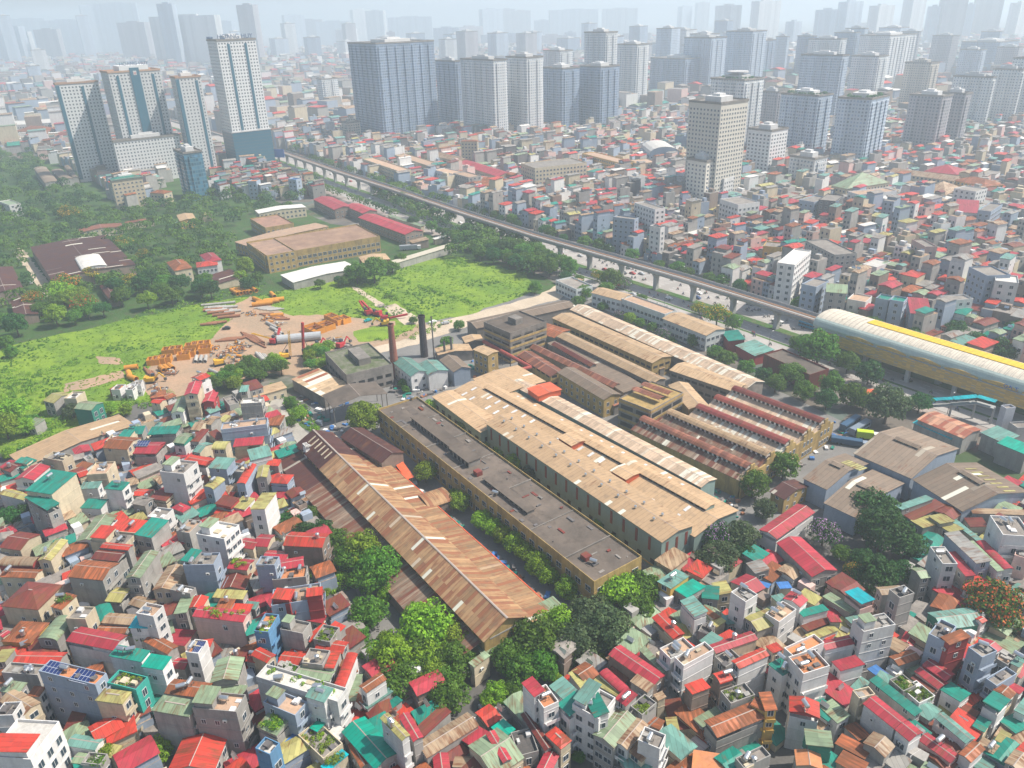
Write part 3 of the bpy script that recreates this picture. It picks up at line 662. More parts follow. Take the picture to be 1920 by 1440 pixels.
for (u,v),nm,h in ((Q('C',555,830)[0],'rust_hood',1.4),(Q('B',1665,200)[0],'rust_hood',1.6)):
    a=local(fb,at(u,v,10)); b=MB(); b.box(a[0]-1.2,a[0]+1.2,a[1]-1.1,a[1]+1.1,9.9,10+h); b.build(nm,ROOF['n'],fb)
for u,v in (Q('C',610,870)[0],Q('B',1795,355)[0],Q('5',395,1050)[0]):
    a=local(fb,at(u,v,10)); t_=link('water_tank',TANKH,fb,(a[0],a[1],10),.4)
for i,x in enumerate((-.36,-.21,-.07,.1,.27,.4)):
    b=MB(); b.box(W*0+L*x-.15,L*x+.15,-W/2+.2,W/2-.2,10,10.35+.25*(i%2)); b.build('cross_parapet',CONC,fb)
rg=random.Random(77); b=MB()
for i in range(60):
    x,y=rg.uniform(-L*.48,L*.48),rg.uniform(-W*.42,W*.42); a,q,h=rg.uniform(.15,1.5),rg.uniform(.1,.6),rg.uniform(.08,.5)
    if rg.random()<.5: a,q=q,a
    b.box(x-a,x+a,y-q,y+q,10.03,10.05+h,rg.randrange(3))
b=b.build('roof_clutter',[ROOF['n'],CONC,WALL['d']],fb); b['kind']='stuff'
b=MB()
for i in range(9): x,y=rg.uniform(-L*.45,L*.45),rg.uniform(-W*.3,W*.3); b.box(x-rg.uniform(2,6),x+rg.uniform(2,6),y-rg.uniform(.8,2.5),y+rg.uniform(.8,2.5),10.0,10.055+.004*i)
b=b.build('bitumen_patch',slab('bitumen_patch',(.10,.085,.075),(.15,.12,.10),.2),fb); b['kind']='stuff'
# 3 big tan hall: tall near block, wide lower roofs behind
hb,L,W=bld('factory_hall','tall pale tan roofed hall with blue green cladding and tall dark louvres in the centre','factory hall',Q('1',910,793,1242,1017,1301,984),12,'G',HALL,GBL,rh=1.1,o=.5)
for i in range(16):
    x=-L/2+3+i*(L-5)/15.5
    for s in (-1,1):
        b=MB(); b.box(-.5,.5,-.06,.06,6,10.6); 
        if i==0: LOUV=b.mesh('louvre',ROOF['n'])
        wn=Vector((math.sin(hb.rotation_euler.z),-math.cos(hb.rotation_euler.z),0))*(1 if s<0 else -1)
        if (CAM-hb.location).dot(wn)>0: link('louvre',LOUV,hb,(x,s*(W/2+.02),0)); link('lower_window',wmesh(1.6,1.5,(DARK,FRAME),0),hb,(x+1.5,s*(W/2+.02),2.),0 if s<0 else math.pi)
for y in (-4,0,4): link('louvre',LOUV,hb,(L/2+.02,y,0),math.pi/2); link('louvre',LOUV,hb,(-L/2-.02,y,0),math.pi/2)
for i in range(11):
    for s in (-1,1):
        b=MB(); b.cyl((0,0,0),(0,0,.5),.3,n=8); b.cyl((0,0,.5),(0,0,.9),.5,.35,8); 
        if i==0 and s<0: VENT=b.mesh('turbine_vent',STEEL)
        link('turbine_vent',VENT,hb,(-L/2+5+i*(L-9)/10.5,s*1.8,12.9))
b=MB(); b.box(-L/2-.1,L/2+.1,-W/2-.1,W/2+.1,1.2,1.5); b.build('yellow_base_stripe',WALL['y'],hb)
bl,L2,W2=bld('factory_hall','lower tan roofed wing at the upper left end of the big tan hall','factory hall',Q('5',530,1045,805,1250,905,1165),9,'G',HALL,GBL,rh=.7,win=dict(sp=5,w=2.4,h=2,fh=9,sill=4,mats=(DARK,FRAME),fr=0))
hm,L3,W3=bld('factory_hall','very wide low tan sheet roof with pale skylights behind the tall hall','factory hall',Q('1',842,735,1302,1006,1386,957),9,'G',HALL,GBL,rh=1.6,o=.5,win=dict(sp=8,w=3,h=3,fh=9,sill=.4,faces='ends',mats=(DARK,FRAME),fr=0))
b,_,_=bld('factory_hall','streaked older roof strip along the far side of the wide tan hall','factory hall',Q('1',953,718,1312,912,1347,899),9.6,'G',HALL2,GBL,rh=.8)
bld('factory_hall','narrow tan roof bay touching the brick red pipe end of the wide hall','factory hall',Q('1',905,722,958,756,1003,703),9.4,'G',HALL,GBL,rh=.8)
longmon(hm,10.2,1.3,mid('5',830,965,925,935),Q('C',1420,480)[0],5.0,HALL,GBL,'g',.5)
rg=random.Random(5)
for i in range(22):
    for y in (-W3*.36,-W3*.12,W3*.16,W3*.36):
        x=-L3/2+6+i*(L3-10)/22
        if rg.random()<.75:
            b=MB(); b.box(-.55,.55,-1.4,1.4,0,.07); z=9+1.6*(1-abs(y)/(W3/2))+.06; o=b.build('skylight',WALL['w'],hm); o.location=(x,y,z); o.rotation_euler=((-1 if y>0 else 1)*math.atan2(1.6,W3/2),0,0)
for pts,lb in ((Q('5',1045,985,1110,1030,1240,990),'bright orange red raised roof square on the wide tan hall'),(Q('C',740,170,860,240,960,180),'orange framed raised roof bay on the wide tan hall nearest the camera')):
    r,_,_=bld('raised_roof_bay',lb,'roof bay',pts,12.2,'G',ORG if '5' and 'square' in lb else HALL,ORG,rh=.35,base=9.6)
bld('raised_roof_bay','orange framed raised roof bay partway along the streaked seam of the tan hall','roof bay',Q('5',1222,1262,1300,1312,1370,1272),12.2,'G',HALL,ORG,rh=.3,base=9.6)
# 4 toothed works: five gabled bays behind a yellow gabled front
zz=8.2; A_,B_,D_=at(1360,728,zz),at(1403,722,zz),None
c0=at(1390,897,zz); c1=at(1562,790,zz); c2=at(1402,720,zz)
ex=dirv(-54.); wd=(c1-c0); wd.z=0; nbay=5; wide=wd.length; nd=wd.normalized(); ln=(c1-c2).length
names=['maroon','rust red','dark red','tan','brown']; RM=[ROOF['n'],metal('rust_red_bay',(.24,.05,.035),.2),metal('dark_red_bay',(.20,.04,.035),.15),FIBT,BRN]
sw=empty('factory_building',((c0.x+c1.x)/2,(c0.y+c1.y)/2,0),math.atan2(-nd.x,nd.y),'five bay factory with yellow gabled front and raised dark red roof monitors','factory')
# local x runs back from the front, y along the front
Mi=Matrix.Rotation(-sw.rotation_euler.z,4,'Z'); back=Mi@(c2-c1); sgn=1 if back.x>0 else -1
bw=wide/nbay
for i in range(nbay):
    y=-wide/2+bw*(i+.5); ysgn=1 if (Mi@nd).y>0 else -1; yy=y*ysgn; k=nbay-1-i
    Lb=ln*(1.0 if k<3 else 1.12 if k==3 else 1.2)
    pr=[(yy-bw/2,zz-1.2),(yy,zz+1.2),(yy+bw/2,zz-1.2)]; b=MB(); xs=sorted((0.3*sgn,Lb*sgn)); b.ext(pr+[(a,q-.15) for a,q in pr[::-1]],xs[0],xs[1]); b.build('roof',[HALL2 if k<3 else TANR2],sw)
    b=MB(); b.ext([(yy-bw/2,0),(yy-bw/2,zz-1.3),(yy,zz+1.05),(yy+bw/2,zz-1.3),(yy+bw/2,0)],xs[0]+.1,xs[1]-.3); b.build('wall',YEL,sw)
    b=MB(); mx=sorted((1.2*sgn,(Lb-1)*sgn)); b.box(mx[0],mx[1],yy-1.5,yy+1.5,zz,zz+2.1); o=b.build('roof_monitor',WALL['w'],sw)
    pr=[(yy-2.1,zz+1.9),(yy-1.2,zz+2.6),(yy,zz+2.9),(yy+1.2,zz+2.6),(yy+2.1,zz+1.9)]; b=MB(); b.ext(pr+[(a,q-.1) for a,q in pr[::-1]],mx[0]-.4,mx[1]+.4); b.build('monitor_roof',RM[k],o)
    g=MB(); q=int((mx[1]-mx[0])/1.9)
    for s in (-1,1):
        for j in range(q): xx=mx[0]+(j+.5)*(mx[1]-mx[0])/q; g.box(xx-.55,xx+.55,yy+s*1.5-.05,yy+s*1.5+.05,zz+.5,zz+1.8)
    g=g.build('monitor_louvre',DARK,o); g['kind']='stuff'
    # stepped gable wall in front
    b=MB(); h=bw/2; prf=[(yy-h,0),(yy-h,zz-.3),(yy-h*.62,zz-.1),(yy-h*.5,zz+1.3),(yy-h*.22,zz+1.7),(yy-h*.18,zz+3.2),(yy+h*.18,zz+3.2),(yy+h*.22,zz+1.7),(yy+h*.5,zz+1.3),(yy+h*.62,zz-.1),(yy+h,zz-.3),(yy+h,0)]; fx=sorted((-.35*sgn,.1*sgn)); b.ext(prf,fx[0],fx[1]); b.box(fx[0]-.15,fx[1]+.05,yy-h,yy+h,4.1,4.5); b.build('gable_wall',YEL,sw)
    for r_,zw in ((0,1.2),(1,5.2)):
        for j in range(3 if r_ else 4):
            link('window',wmesh(1.1,1.7,(GLASS,FRAME)),sw,(-.35*sgn-.02*sgn,yy-h*.62+h*1.24*(j+.5)/(3 if r_ else 4),zw),-math.pi/2 if sgn>0 else math.pi/2)
BLOCK.append([(sw.location+nd*a-ex*d).to_2d() for a,d in ((-wide/2,0),(wide/2,0),(wide/2,ln*1.1),(-wide/2,ln*1.1))])
# 5 the older factory rows
F_=lambda lb,t,v,z,k,rm,wm,**kk: bld('factory_building',lb,'factory',Q(t,*v),z,k,rm,wm,**kk)
wb=dict(sp=3.4,w=2.6,h=1.1,fh=3.6,sill=1.6,mats=(DARK,FRAME),fr=0)
blk,L,W=F_('four storey bare concrete block with yellow bands and rooftop weeds by the dirt road','5',(805,620,955,685,1150,612),15,'F',FIBG,CONC,win=dict(sp=6,w=5.2,h=1.1,fh=3.6,sill=1.6,mats=(DARK,FRAME),fr=0),bands=True,o=.1)
b=MB()
for k in range(4): b.box(-L/2-.12,L/2+.12,-W/2-.12,W/2+.12,.25+k*3.6,1.3+k*3.6)
b.build('yellow_band',YEL,blk)
b=MB(); b.box(-3,3,-2,2.5,15,18); o=b.build('stair_hut',CONC,blk)
o5,L,W=F_('open fronted three storey yellow and grey block at the end of the factory rows','5',(1550,1045,1730,1115,1935,1020),12,'F',FIBG,CONC,win=dict(sp=6.5,w=5.8,h=1.7,fh=3.7,sill=1.5,mats=(DARK,FRAME),fr=0),o=.1)
b=MB()
for k in range(4): b.box(-L/2-.14,L/2+.14,-W/2-.14,W/2+.14,.2+k*3.7,1.2+k*3.7)
b.build('yellow_band',YEL,o5)
for yy in (-2.5,3.5):
    pr=[(yy-1.8,14.6),(yy,15.1),(yy+1.8,14.6)]; b=MB(); b.ext(pr+[(a,q-.12) for a,q in pr[::-1]],-L/2+1,L/2-1); b.build('rooftop_canopy',BRN,o5)
F_('tan roofed yellow factory shed with small windows in the middle of the works','5',(1210,890,1470,1045,1580,1020),8.5,'G',FIB,YEL,rh=1.3,win=dict(sp=3.6,w=1.1,h=1.6,fh=3.4,sill=1.4))
F_('farthest long tan factory roof beside the office gardens','5',(1285,540,2280,985,2380,945),8,'G',HALL2,CONC,rh=1.6)
F_('long bright tan double roof behind the ventilator courtyard','5',(1190,590,1755,845,1855,800),8.5,'G',FIBT,YEL,rh=1.2,win=wb)
F_('narrow long tan factory roof with dark windows under its eave','5',(1210,690,1755,955,1830,930),8.5,'G',FIBT,CONC,rh=1.,win=wb)
F_('short tan factory roof at the end of the long rows','5',(1830,875,2200,1000,2320,960),8,'G',FIBT,CONC,rh=1.1,win=wb)
F_('tan gabled roof beside the toothed yellow works','6',(-60,990,60,1130,130,1060),8,'G',FIBT,YEL,rh=1.2)
F_('brown red low factory roof left of the shed with small windows','5',(990,800,1180,920,1260,890),6.5,'G',BRN,YEL,rh=1.3,win=wb)
F_('long brown red factory roof between courtyard rows','5',(1050,750,1520,975,1640,990),6.,'G',BRN,CONC,rh=1.2)
F_('dark grey low roof with square skylights between tan rows','5',(1160,730,1590,1010,1700,975),6.2,'S',FIB,CONC,rh=.6)
F_('thin maroon ridge roof over the middle row','5',(1180,735,1400,860,1440,850),7.4,'G',ROOF['n'],CONC,rh=.9)
F_('long grey brown shed roof beside the dirt road','5',(690,610,1240,490,1330,520),7.5,'G',FIB,CONC,rh=1.2)
F_('second grey brown shed roof nearer the concrete block','5',(830,650,1010,615,1340,560),7,'S',FIB,CONC,rh=.8)
F_('rust red corrugated roof right of the four storey block','5',(1150,615,1290,655,1200,700),8,'G',ROOF['o'],GBL,rh=1)
F_('low brown roof between the toothed works and the tan hall','5',(1480,1010,1560,1060,1640,1150),4.5,'S',BRN,CONC)
F_('brown canopy roof running down to the toothed works','5',(1690,1240,1770,1300,1890,1170),6,'S',ROOF['n'],CONC)
F_('small brown roofed annex under the trees at the toothed works corner','D',(20,330,130,390,300,285),6,'G',MARR,YEL,rh=1.4,win=dict(sp=3,w=1,h=1.3,fh=3.4))
for i in range(24):   # ventilator boxes in the courtyard
    p=at(*Q('5',1290+i*22,655+i*9.3)[0],4); b=MB() 
    if i==0:
        b.box(-1,1,-1.3,1.3,0,4); b.box(-1.3,1.3,-1.6,1.6,4,4.2,1); VB=b.mesh('ventilator_box',[CONC,ROOF['b']])
    o=link('ventilator_box',VB,None,(p.x,p.y,0),R(-54)); tag(o,'small grey ventilator housing in the courtyard between two long tan roofs','ventilator','ventilator boxes in the factory courtyard')
# 6 boiler yard: chimneys, small tower, sheds
def chimney(x,yt,yb,r0,r1,mat,lb):
    P=at(x,yb,0); z=5
    for k in range(400):
        z+=.2
        if px((P.x,P.y,z))[1]<yt: break
    root=empty('chimney',P,0,lb,'chimney'); b=MB(); b.cyl((0,0,0),(0,0,z),r0,r1,16); b.cyl((0,0,z-1.2),(0,0,z),r1*1.18,r1*1.22,16); 
    for k in range(1,6): b.cyl((0,0,z*k/6),(0,0,z*k/6+.25),r0+(r1-r0)*k/6+.1,None,16)
    b.build('stack',mat,root); b=MB(); 
    for k in range(int(z*2)): 
        rr=r0+(r1-r0)*(k/2)/z+.2; b.box(-.25,.25,-rr-.03,-rr+.03,k/2,k/2+.06)
    b.build('ladder',IRON,root); return root
chimney(742,608,706,2.1,1.25,plaster('red_brick_stack',(.26,.10,.07),.5),'tall tapering red brick chimney at the edge of the construction yard')
chimney(796,592,668,1.9,1.5,plaster('black_sooty_stack',(.06,.05,.055),.3),'thick black chimney right of the red brick chimney')
chimney(815,594,680,.35,.3,WALL['d'],'slender brown flue pole right of the thick black chimney')
chimney(835,640,678,.55,.5,WALL['d'],'short dark flue, left one of the pair beside the yard sheds')
chimney(848,633,676,.55,.5,WALL['d'],'short dark flue, right one of the pair beside the yard sheds')
F_('small three storey yellow stained tower house with tan roof by the boiler yard','5',(740,765,825,800,885,775),11,'G',FIBT,YEL,rh=.5,win=dict(sp=3,w=1.3,h=1.3,fh=3.3))
F_('pale teal gabled workshop with sage roofs beside the red chimney','5',(300,845,400,925,480,880),8,'G',ROOF['e'],WALL['w'],rh=1.6,win=dict(sp=3,w=1.2,h=1.3,fh=3.4))
F_('sage green workshop roof right of the pale teal gable','5',(430,850,490,910,600,880),8,'G',ROOF['e'],WALL['w'],rh=1.2)
F_('brown gabled boiler shed roof above the blue tank','5',(560,830,640,900,720,860),7.5,'G',FIB,WALL['u'],rh=1.5)
F_('tan roofed yard shed below the short flues','5',(540,790,560,830,720,740),5,'G',FIBT,CONC,rh=1)
F_('tan low shed roof left of the four storey block','5',(680,700,700,735,800,710),5,'G',FIBT,CONC,rh=.8)
F_('grey open sided barn roof on posts above the scrap yard','o',(1310,740,1390,835,1770,695),9,'G',FIBG,CONC,rh=2.2,open_=True)
F_('patchwork tan and rust roof over the low workshop behind the scrap yard','o',(1060,600,1300,735,1520,660),5.5,'S',metal('patchwork_roof',(.50,.36,.22),.1,2.2,.25,.7,alt=(.30,.10,.05),altp=.25,skyl=.12),CONC,rh=.6)
q,L,W=F_('ruined overgrown concrete building with empty windows beside the red chimney','o',(1370,470,1540,650,1760,440),10,'F',slab('mossy_roof',(.20,.19,.15),(.09,.12,.05),.3),CONC,win=dict(sp=4,w=2.8,h=1.5,fh=3.6,sill=1.3,mats=(DARK,FRAME),fr=0),o=.1)
b=MB(); b.box(-L/4,L/4,-2,3.5,10,13); b.build('stair_hut',CONC,q)
F_('low tan roofed huts with green doors by the bend in the lane','o',(750,700,790,750,1025,665),4,'S',FIBT,WALL['m'],rh=.5,win=dict(sp=3,w=1,h=1.6,fh=4,sill=.3))
pipe=empty('overhead_pipe',at(960,700,0),0,'long red overhead pipe bridge crossing from the boiler yard to the factory rows','pipe'); pipe.location.z=0
b=MB(); a=at(*Q('5',800,720)[0],7)-pipe.location; c=at(*Q('5',1065,865)[0],7)-pipe.location; b.cyl(a,c,.9,n=10); a2=at(*Q('5',920,900)[0],7)-pipe.location; b.cyl(a2,c,.8,n=10); b.build('pipe_run',plaster('red_pipe',(.33,.07,.055),.3),pipe)
b=MB()
for k in range(6): p=a+(c-a)*(k+.5)/6; b.box(p.x-.2,p.x+.2,p.y-.2,p.y+.2,0,7)
b.build('support',IRON,pipe)
# 7 brown-grey warehouses right of the works
W_=lambda lb,t,v,z,rh,**k: bld('warehouse',lb,'warehouse',Q(t,*v),z,'G',FIB,WALL['u'],rh=rh,group='grey brown warehouses on the right',**k)
def vent(r,L,z,x0=.2,w=3): mon(r,-L*x0,L*x0,0,w,z,1.1,FIB,GBL)
for lb,t,v,z,rh in (('grey brown warehouse with ridge vent nearest the yellow toothed works','p',(260,1345,440,1430,760,1235),8,2.2),
  ('plain grey brown warehouse roof directly above the big dark tree','D',(365,385,610,500,1085,285),7,2.2),
  ('largest grey brown warehouse, centre of the cluster with long ridge vent','p',(645,1160,1080,1350,1430,1120),9,3.),
  ('pale brown warehouse with yellow skylight strips at the right edge','D',(1085,235,1460,475,1960,330),9,3.)):
    r,L,W=W_(lb,t,v,z,rh); vent(r,L,z+rh-.8)
    if 'yellow' in lb:
        for i in range(7):
            b=MB(); b.box(-.35,.35,-2.6,2.6,0,.06); o=b.build('skylight',ROOF['y'],r); o.location=(-L/2+4+i*L/8,W*.22,z+rh*.56+.1); o.rotation_euler=(-math.atan2(rh,W/2),0,0)
bld('warehouse','rust striped corrugated roof beside the green footbridge','warehouse',Q('p',1120,905,1470,1050,1600,980),7,'G',metal('rust_striped_sheet',(.46,.24,.15),.1,1.6,.3,alt=(.30,.09,.05),altp=.45),WALL['k'],rh=1)
bld('warehouse','pale sage flat roof under the station stairs','warehouse',Q('p',1610,1010,1780,1090,1870,1035),7,'S',ROOF['e'],WALL['k'])
bld('warehouse','dark teal lean-to roof tucked behind the rust striped roof','warehouse',Q('p',1100,935,1390,1060,1420,1020),5,'S',ROOF['C'],WALL['k'])
bld('warehouse','half open steel roof frame with bright teal sheet at the right edge','warehouse',Q('p',1740,1090,1960,1180,1990,1120),8,'S',ROOF['T'],WALL['k'])
# footbridge and lift tower of the station
fbx=empty('footbridge',at(1740,820,0),0,'green roofed footbridge with stairs beneath the station','footbridge'); fbx.location.z=0
P=[at(*q,zq)-fbx.location for q,zq in zip(Q('p',1210,800,1380,790,1560,775,1700,815),(3.5,6,7.5,7.5))]
b=MB(); g=MB()
for i in range(3): b.beam(P[i]+Vector((0,0,2.6)),P[i+1]+Vector((0,0,2.6)),3,.15); g.beam(P[i]-Vector((0,0,.2)),P[i+1]-Vector((0,0,.2)),2.8,.4)
b.build('roof',ROOF['C'],fbx); g.build('walkway',VC,fbx)
b=MB()
for p in P[1:]: b.box(p.x-.3,p.x+.3,p.y-.3,p.y+.3,0,p.z)
b.build('pillar',VC,fbx)
bld('lift_tower','grey concrete lift tower beside the station footbridge','lift tower',Q('p',1750,820,1800,850,1850,820),11,'F',ROOF['k'],slab('lift_concrete',(.45,.46,.5),(.4,.41,.45),.1,.2))
bld('stair_block','pale concrete stair landing right of the lift tower','stairs',Q('p',1830,960,1900,1010,1990,950),6,'F',ROOF['k'],VC)
# 8 offices along the avenue
OW=plaster('office_white_wall',(.55,.58,.58),.35); ow=dict(sp=2.8,w=2.0,h=1.5,fh=3.6,sill=1.2)
for lb,t,v,rm in (('white office block with olive tan roof by the purple tree','5',(1405,445,1575,490,1645,460),FIBT),('white office block with orange stained flat roof, middle of the row','5',(1580,490,1830,580,1880,548),ROOF['B']),('white two storey office block with pale tan roof, nearest the station','6',(-110,592,140,690,237,648),FIBT)):
    bld('office_building',lb,'office',Q(t,*v),8.5,'G' if rm==FIBT else 'F',rm,OW,rh=1.4,win=ow,bands=True)
bld('office_building','weathered white house with flat brown roof at the end of the meadow','office',Q('5',1210,385,1330,440,1410,410),7,'F',ROOF['k'],OW,win=ow)
bld('shop_building','flat brown terrace with long maroon parapet facing the avenue','shop',Q('p',0,440,350,600,420,520),7,'F',FIBG,ROOF['n'],o=.1)
bld('shed','teal roofed shop beside the white office by the avenue','shop',Q('6',310,750,420,810,500,770),5,'S',ROOF['e'],WALL['c'])
bld('shed','dark green striped shop roof at the end of the white office','shop',Q('6',230,680,270,735,340,700),6,'S',ROOF['t'],WALL['c'])
bld('shed','small grey terrace among trees beside the avenue','shop',Q('6',660,850,780,900,800,880),5,'S',ROOF['a'],WALL['k'])
bld('shed','bright orange market awning beside the avenue','awning',Q('6',1030,1000,1050,1030,1100,1010),4,'S',ORG,WALL['k'],rh=.3,open_=True)
# 9 left wooded compound
bw_,L,W=bld('warehouse','dark brown triple roofed warehouse with white arched bay in the woods at left','warehouse',Q('m',225,890,385,1135,1020,1025),8,'G',MARR,WALL['x'],rh=1.2,win=None)
bld('warehouse','white arched roof bay set in the dark brown warehouse','roof bay',Q('m',560,980,610,1065,805,1035),9.6,'A',ROOF['w'],WALL['w'],rh=1.6,base=7)
bld('warehouse','dark brown warehouse with white end bay cut by the left edge','warehouse',Q('m',-160,1060,-100,1240,190,1235),7,'G',MARR,WALL['x'],rh=1.6)
bld('warehouse','small dark brown roof among flowering trees at far left','warehouse',Q('m',80,1290,110,1420,290,1400),5,'G',MARR,WALL['x'],rh=1.2)
bld('shed','pair of low brown ribbed roofs inside the wood','shed',Q('m',750,1190,830,1300,900,1270),4.5,'G',MARR,WALL['x'],rh=1)
bld('villa','orange hipped roof villa with cream walls and arched windows in the wood','villa',Q('m',1250,1010,1310,1075,1440,1045),9,'H',ROOF['o'],WALL['m'],rh=2.4,win=dict(sp=2.6,w=1,h=1.5,fh=3.4))
bld('villa','white villa wing with crimson hip roof and arched balcony','villa',Q('m',1440,1050,1600,1030,1660,985),8.5,'H',ROOF['r'],WALL['w'],rh=1.8,win=dict(sp=2.2,w=1.1,h=1.6,fh=3.4))
bld('villa','crimson hip roof rear wing of the orange villa','villa',Q('m',1500,955,1560,1010,1660,985),9.5,'H',ROOF['c'],WALL['w'],rh=2)
bld('villa','low dark brown verandah roof in front of the orange villa','villa',Q('m',1540,1100,1620,1160,1830,1140),4,'S',MARR,WALL['m'])
bld('house','long low brown roofed quarters behind the brown warehouse','house',Q('m',590,760,600,790,920,735),6,'G',BRN,WALL['m'],rh=1.4,win=dict(sp=3,w=1,h=1.3,fh=3.3))
bld('house','long low brown roof strip deeper in the wood','house',Q('m',930,700,940,715,1160,695),5,'G',BRN,WALL['m'],rh=1)
bld('house','ochre walled house with pale tan roof in the wood','house',Q('m',1325,655,1350,700,1470,680),7,'G',FIBT,WALL['y'],rh=1,win=dict(sp=3,w=1,h=1.3,fh=3.3))
bld('house','small yellow roofed hut above the ochre house','house',Q('m',1500,635,1520,665,1590,650),5,'G',ROOF['y'],WALL['m'],rh=1)
yf,L,W=bld('factory_building','big L shaped old yellow factory with rusty brown flat roof above the meadow','factory',Q('n',400,725,1268,575,1060,490),11,'F',slab('rusty_brown_roof',(.34,.22,.15),(.24,.15,.11),.1,.5),YEL,win=dict(sp=3.4,w=2.4,h=2,fh=4.2,sill=1.2),bands=True,o=.1)
bld('factory_building','rear wing of the old yellow factory with brown patched roof','factory',Q('n',250,625,400,725,620,690),11.4,'F',slab('rusty_brown_roof_b',(.36,.23,.16),(.22,.15,.12),.1,.5),YEL,win=dict(sp=3.4,w=1.6,h=1.6,fh=4.2,sill=1.2),o=.1)
bld('factory_building','pale pink roofed side range behind the old yellow factory','factory',Q('n',145,610,240,640,880,500),8,'G',ROOF['B'],YEL,rh=1,win=dict(sp=3.4,w=1.6,h=1.6,fh=4.2))
bld('factory_building','two storey factory with rusty flat roof among trees','factory',Q('n',275,445,390,515,605,480),9,'F',slab('rusty_brown_roof_c',(.38,.21,.15),(.26,.16,.12),.1,.5),YEL,win=dict(sp=3.4,w=1.6,h=1.6,fh=4.2),o=.1)
bld('shed','long cream roofed range above the two storey rusty factory','shed',Q('n',320,385,350,410,685,345),8,'G',ROOF['w'],WALL['m'],rh=1.2,win=dict(sp=3.4,w=1.6,h=1.6,fh=3.6))
bld('shed','long pale roofed low shed between yellow factory and meadow','shed',Q('n',505,862,600,920,1090,810),5,'G',ROOF['w'],WALL['k'],rh=1.0)
bld('shed','second long pale roof continuing toward the avenue trees','shed',Q('n',1180,800,1230,815,1835,640),4.5,'S',slab('pale_shed_roof',(.46,.42,.34),(.42,.38,.31),.2,.2),WALL['k'],rh=.6)
bld('shed','cream roofed hut with striped brown wall on the pale shed','shed',Q('n',1095,735,1130,780,1320,735),7,'G',FIBT,ROOF['n'],rh=1)
bld('shed','crimson roofed long workshop left of the avenue, nearer one with white ridge','workshop',Q('n',1085,430,1440,560,1575,530),8,'G',ROOF['c'],WALL['x'],rh=1.8,win=dict(sp=3.4,w=1.6,h=1.2,fh=3.6))
bld('shed','crimson roofed long workshop, upper left one beside the avenue','workshop',Q('n',760,300,920,380,1040,345),8,'G',ROOF['c'],WALL['x'],rh=1.8,win=dict(sp=3.4,w=1.6,h=1.2,fh=3.6))
bld('shed','crimson roofed workshop between the two longer crimson roofs','workshop',Q('n',990,345,1120,400,1230,380),8,'G',ROOF['c'],WALL['x'],rh=1.6,win=dict(sp=3.4,w=1.6,h=1.2,fh=3.6))
bld('shed','open tan canopy below the nearer crimson workshop','shed',Q('n',1475,610,1500,630,1610,600),5,'S',ROOF['b'],WALL['x'])
bld('shed','long sage roof strip along the avenue side of the crimson workshop','shed',Q('n',1310,420,1560,500,1580,490),5,'S',ROOF['g'],WALL['m'])
bld('shed','cream canopy roof near the truck','shed',Q('n',1650,590,1670,600,1760,575),4,'S',ROOF['w'],WALL['m'])
for lb,v in (('grey arched barn roof left of the tall white towers','255,310,340,425,440,405'),('tan arched barn roof, middle one by the towers','390,330,470,405,545,380'),('tan arched barn roof tucked against the towers','480,295,545,385,590,375')):
    bld('shed',lb,'barn',Q('m',*[float(q) for q in v.split(',')]),7,'A',FIB,WALL['k'],rh=2)
bld('shed','very long pale tan shed roof above the housing at left','shed',Q('4',20,1330,100,1400,800,1215),6,'G',HALL,WALL['k'],rh=1.6)
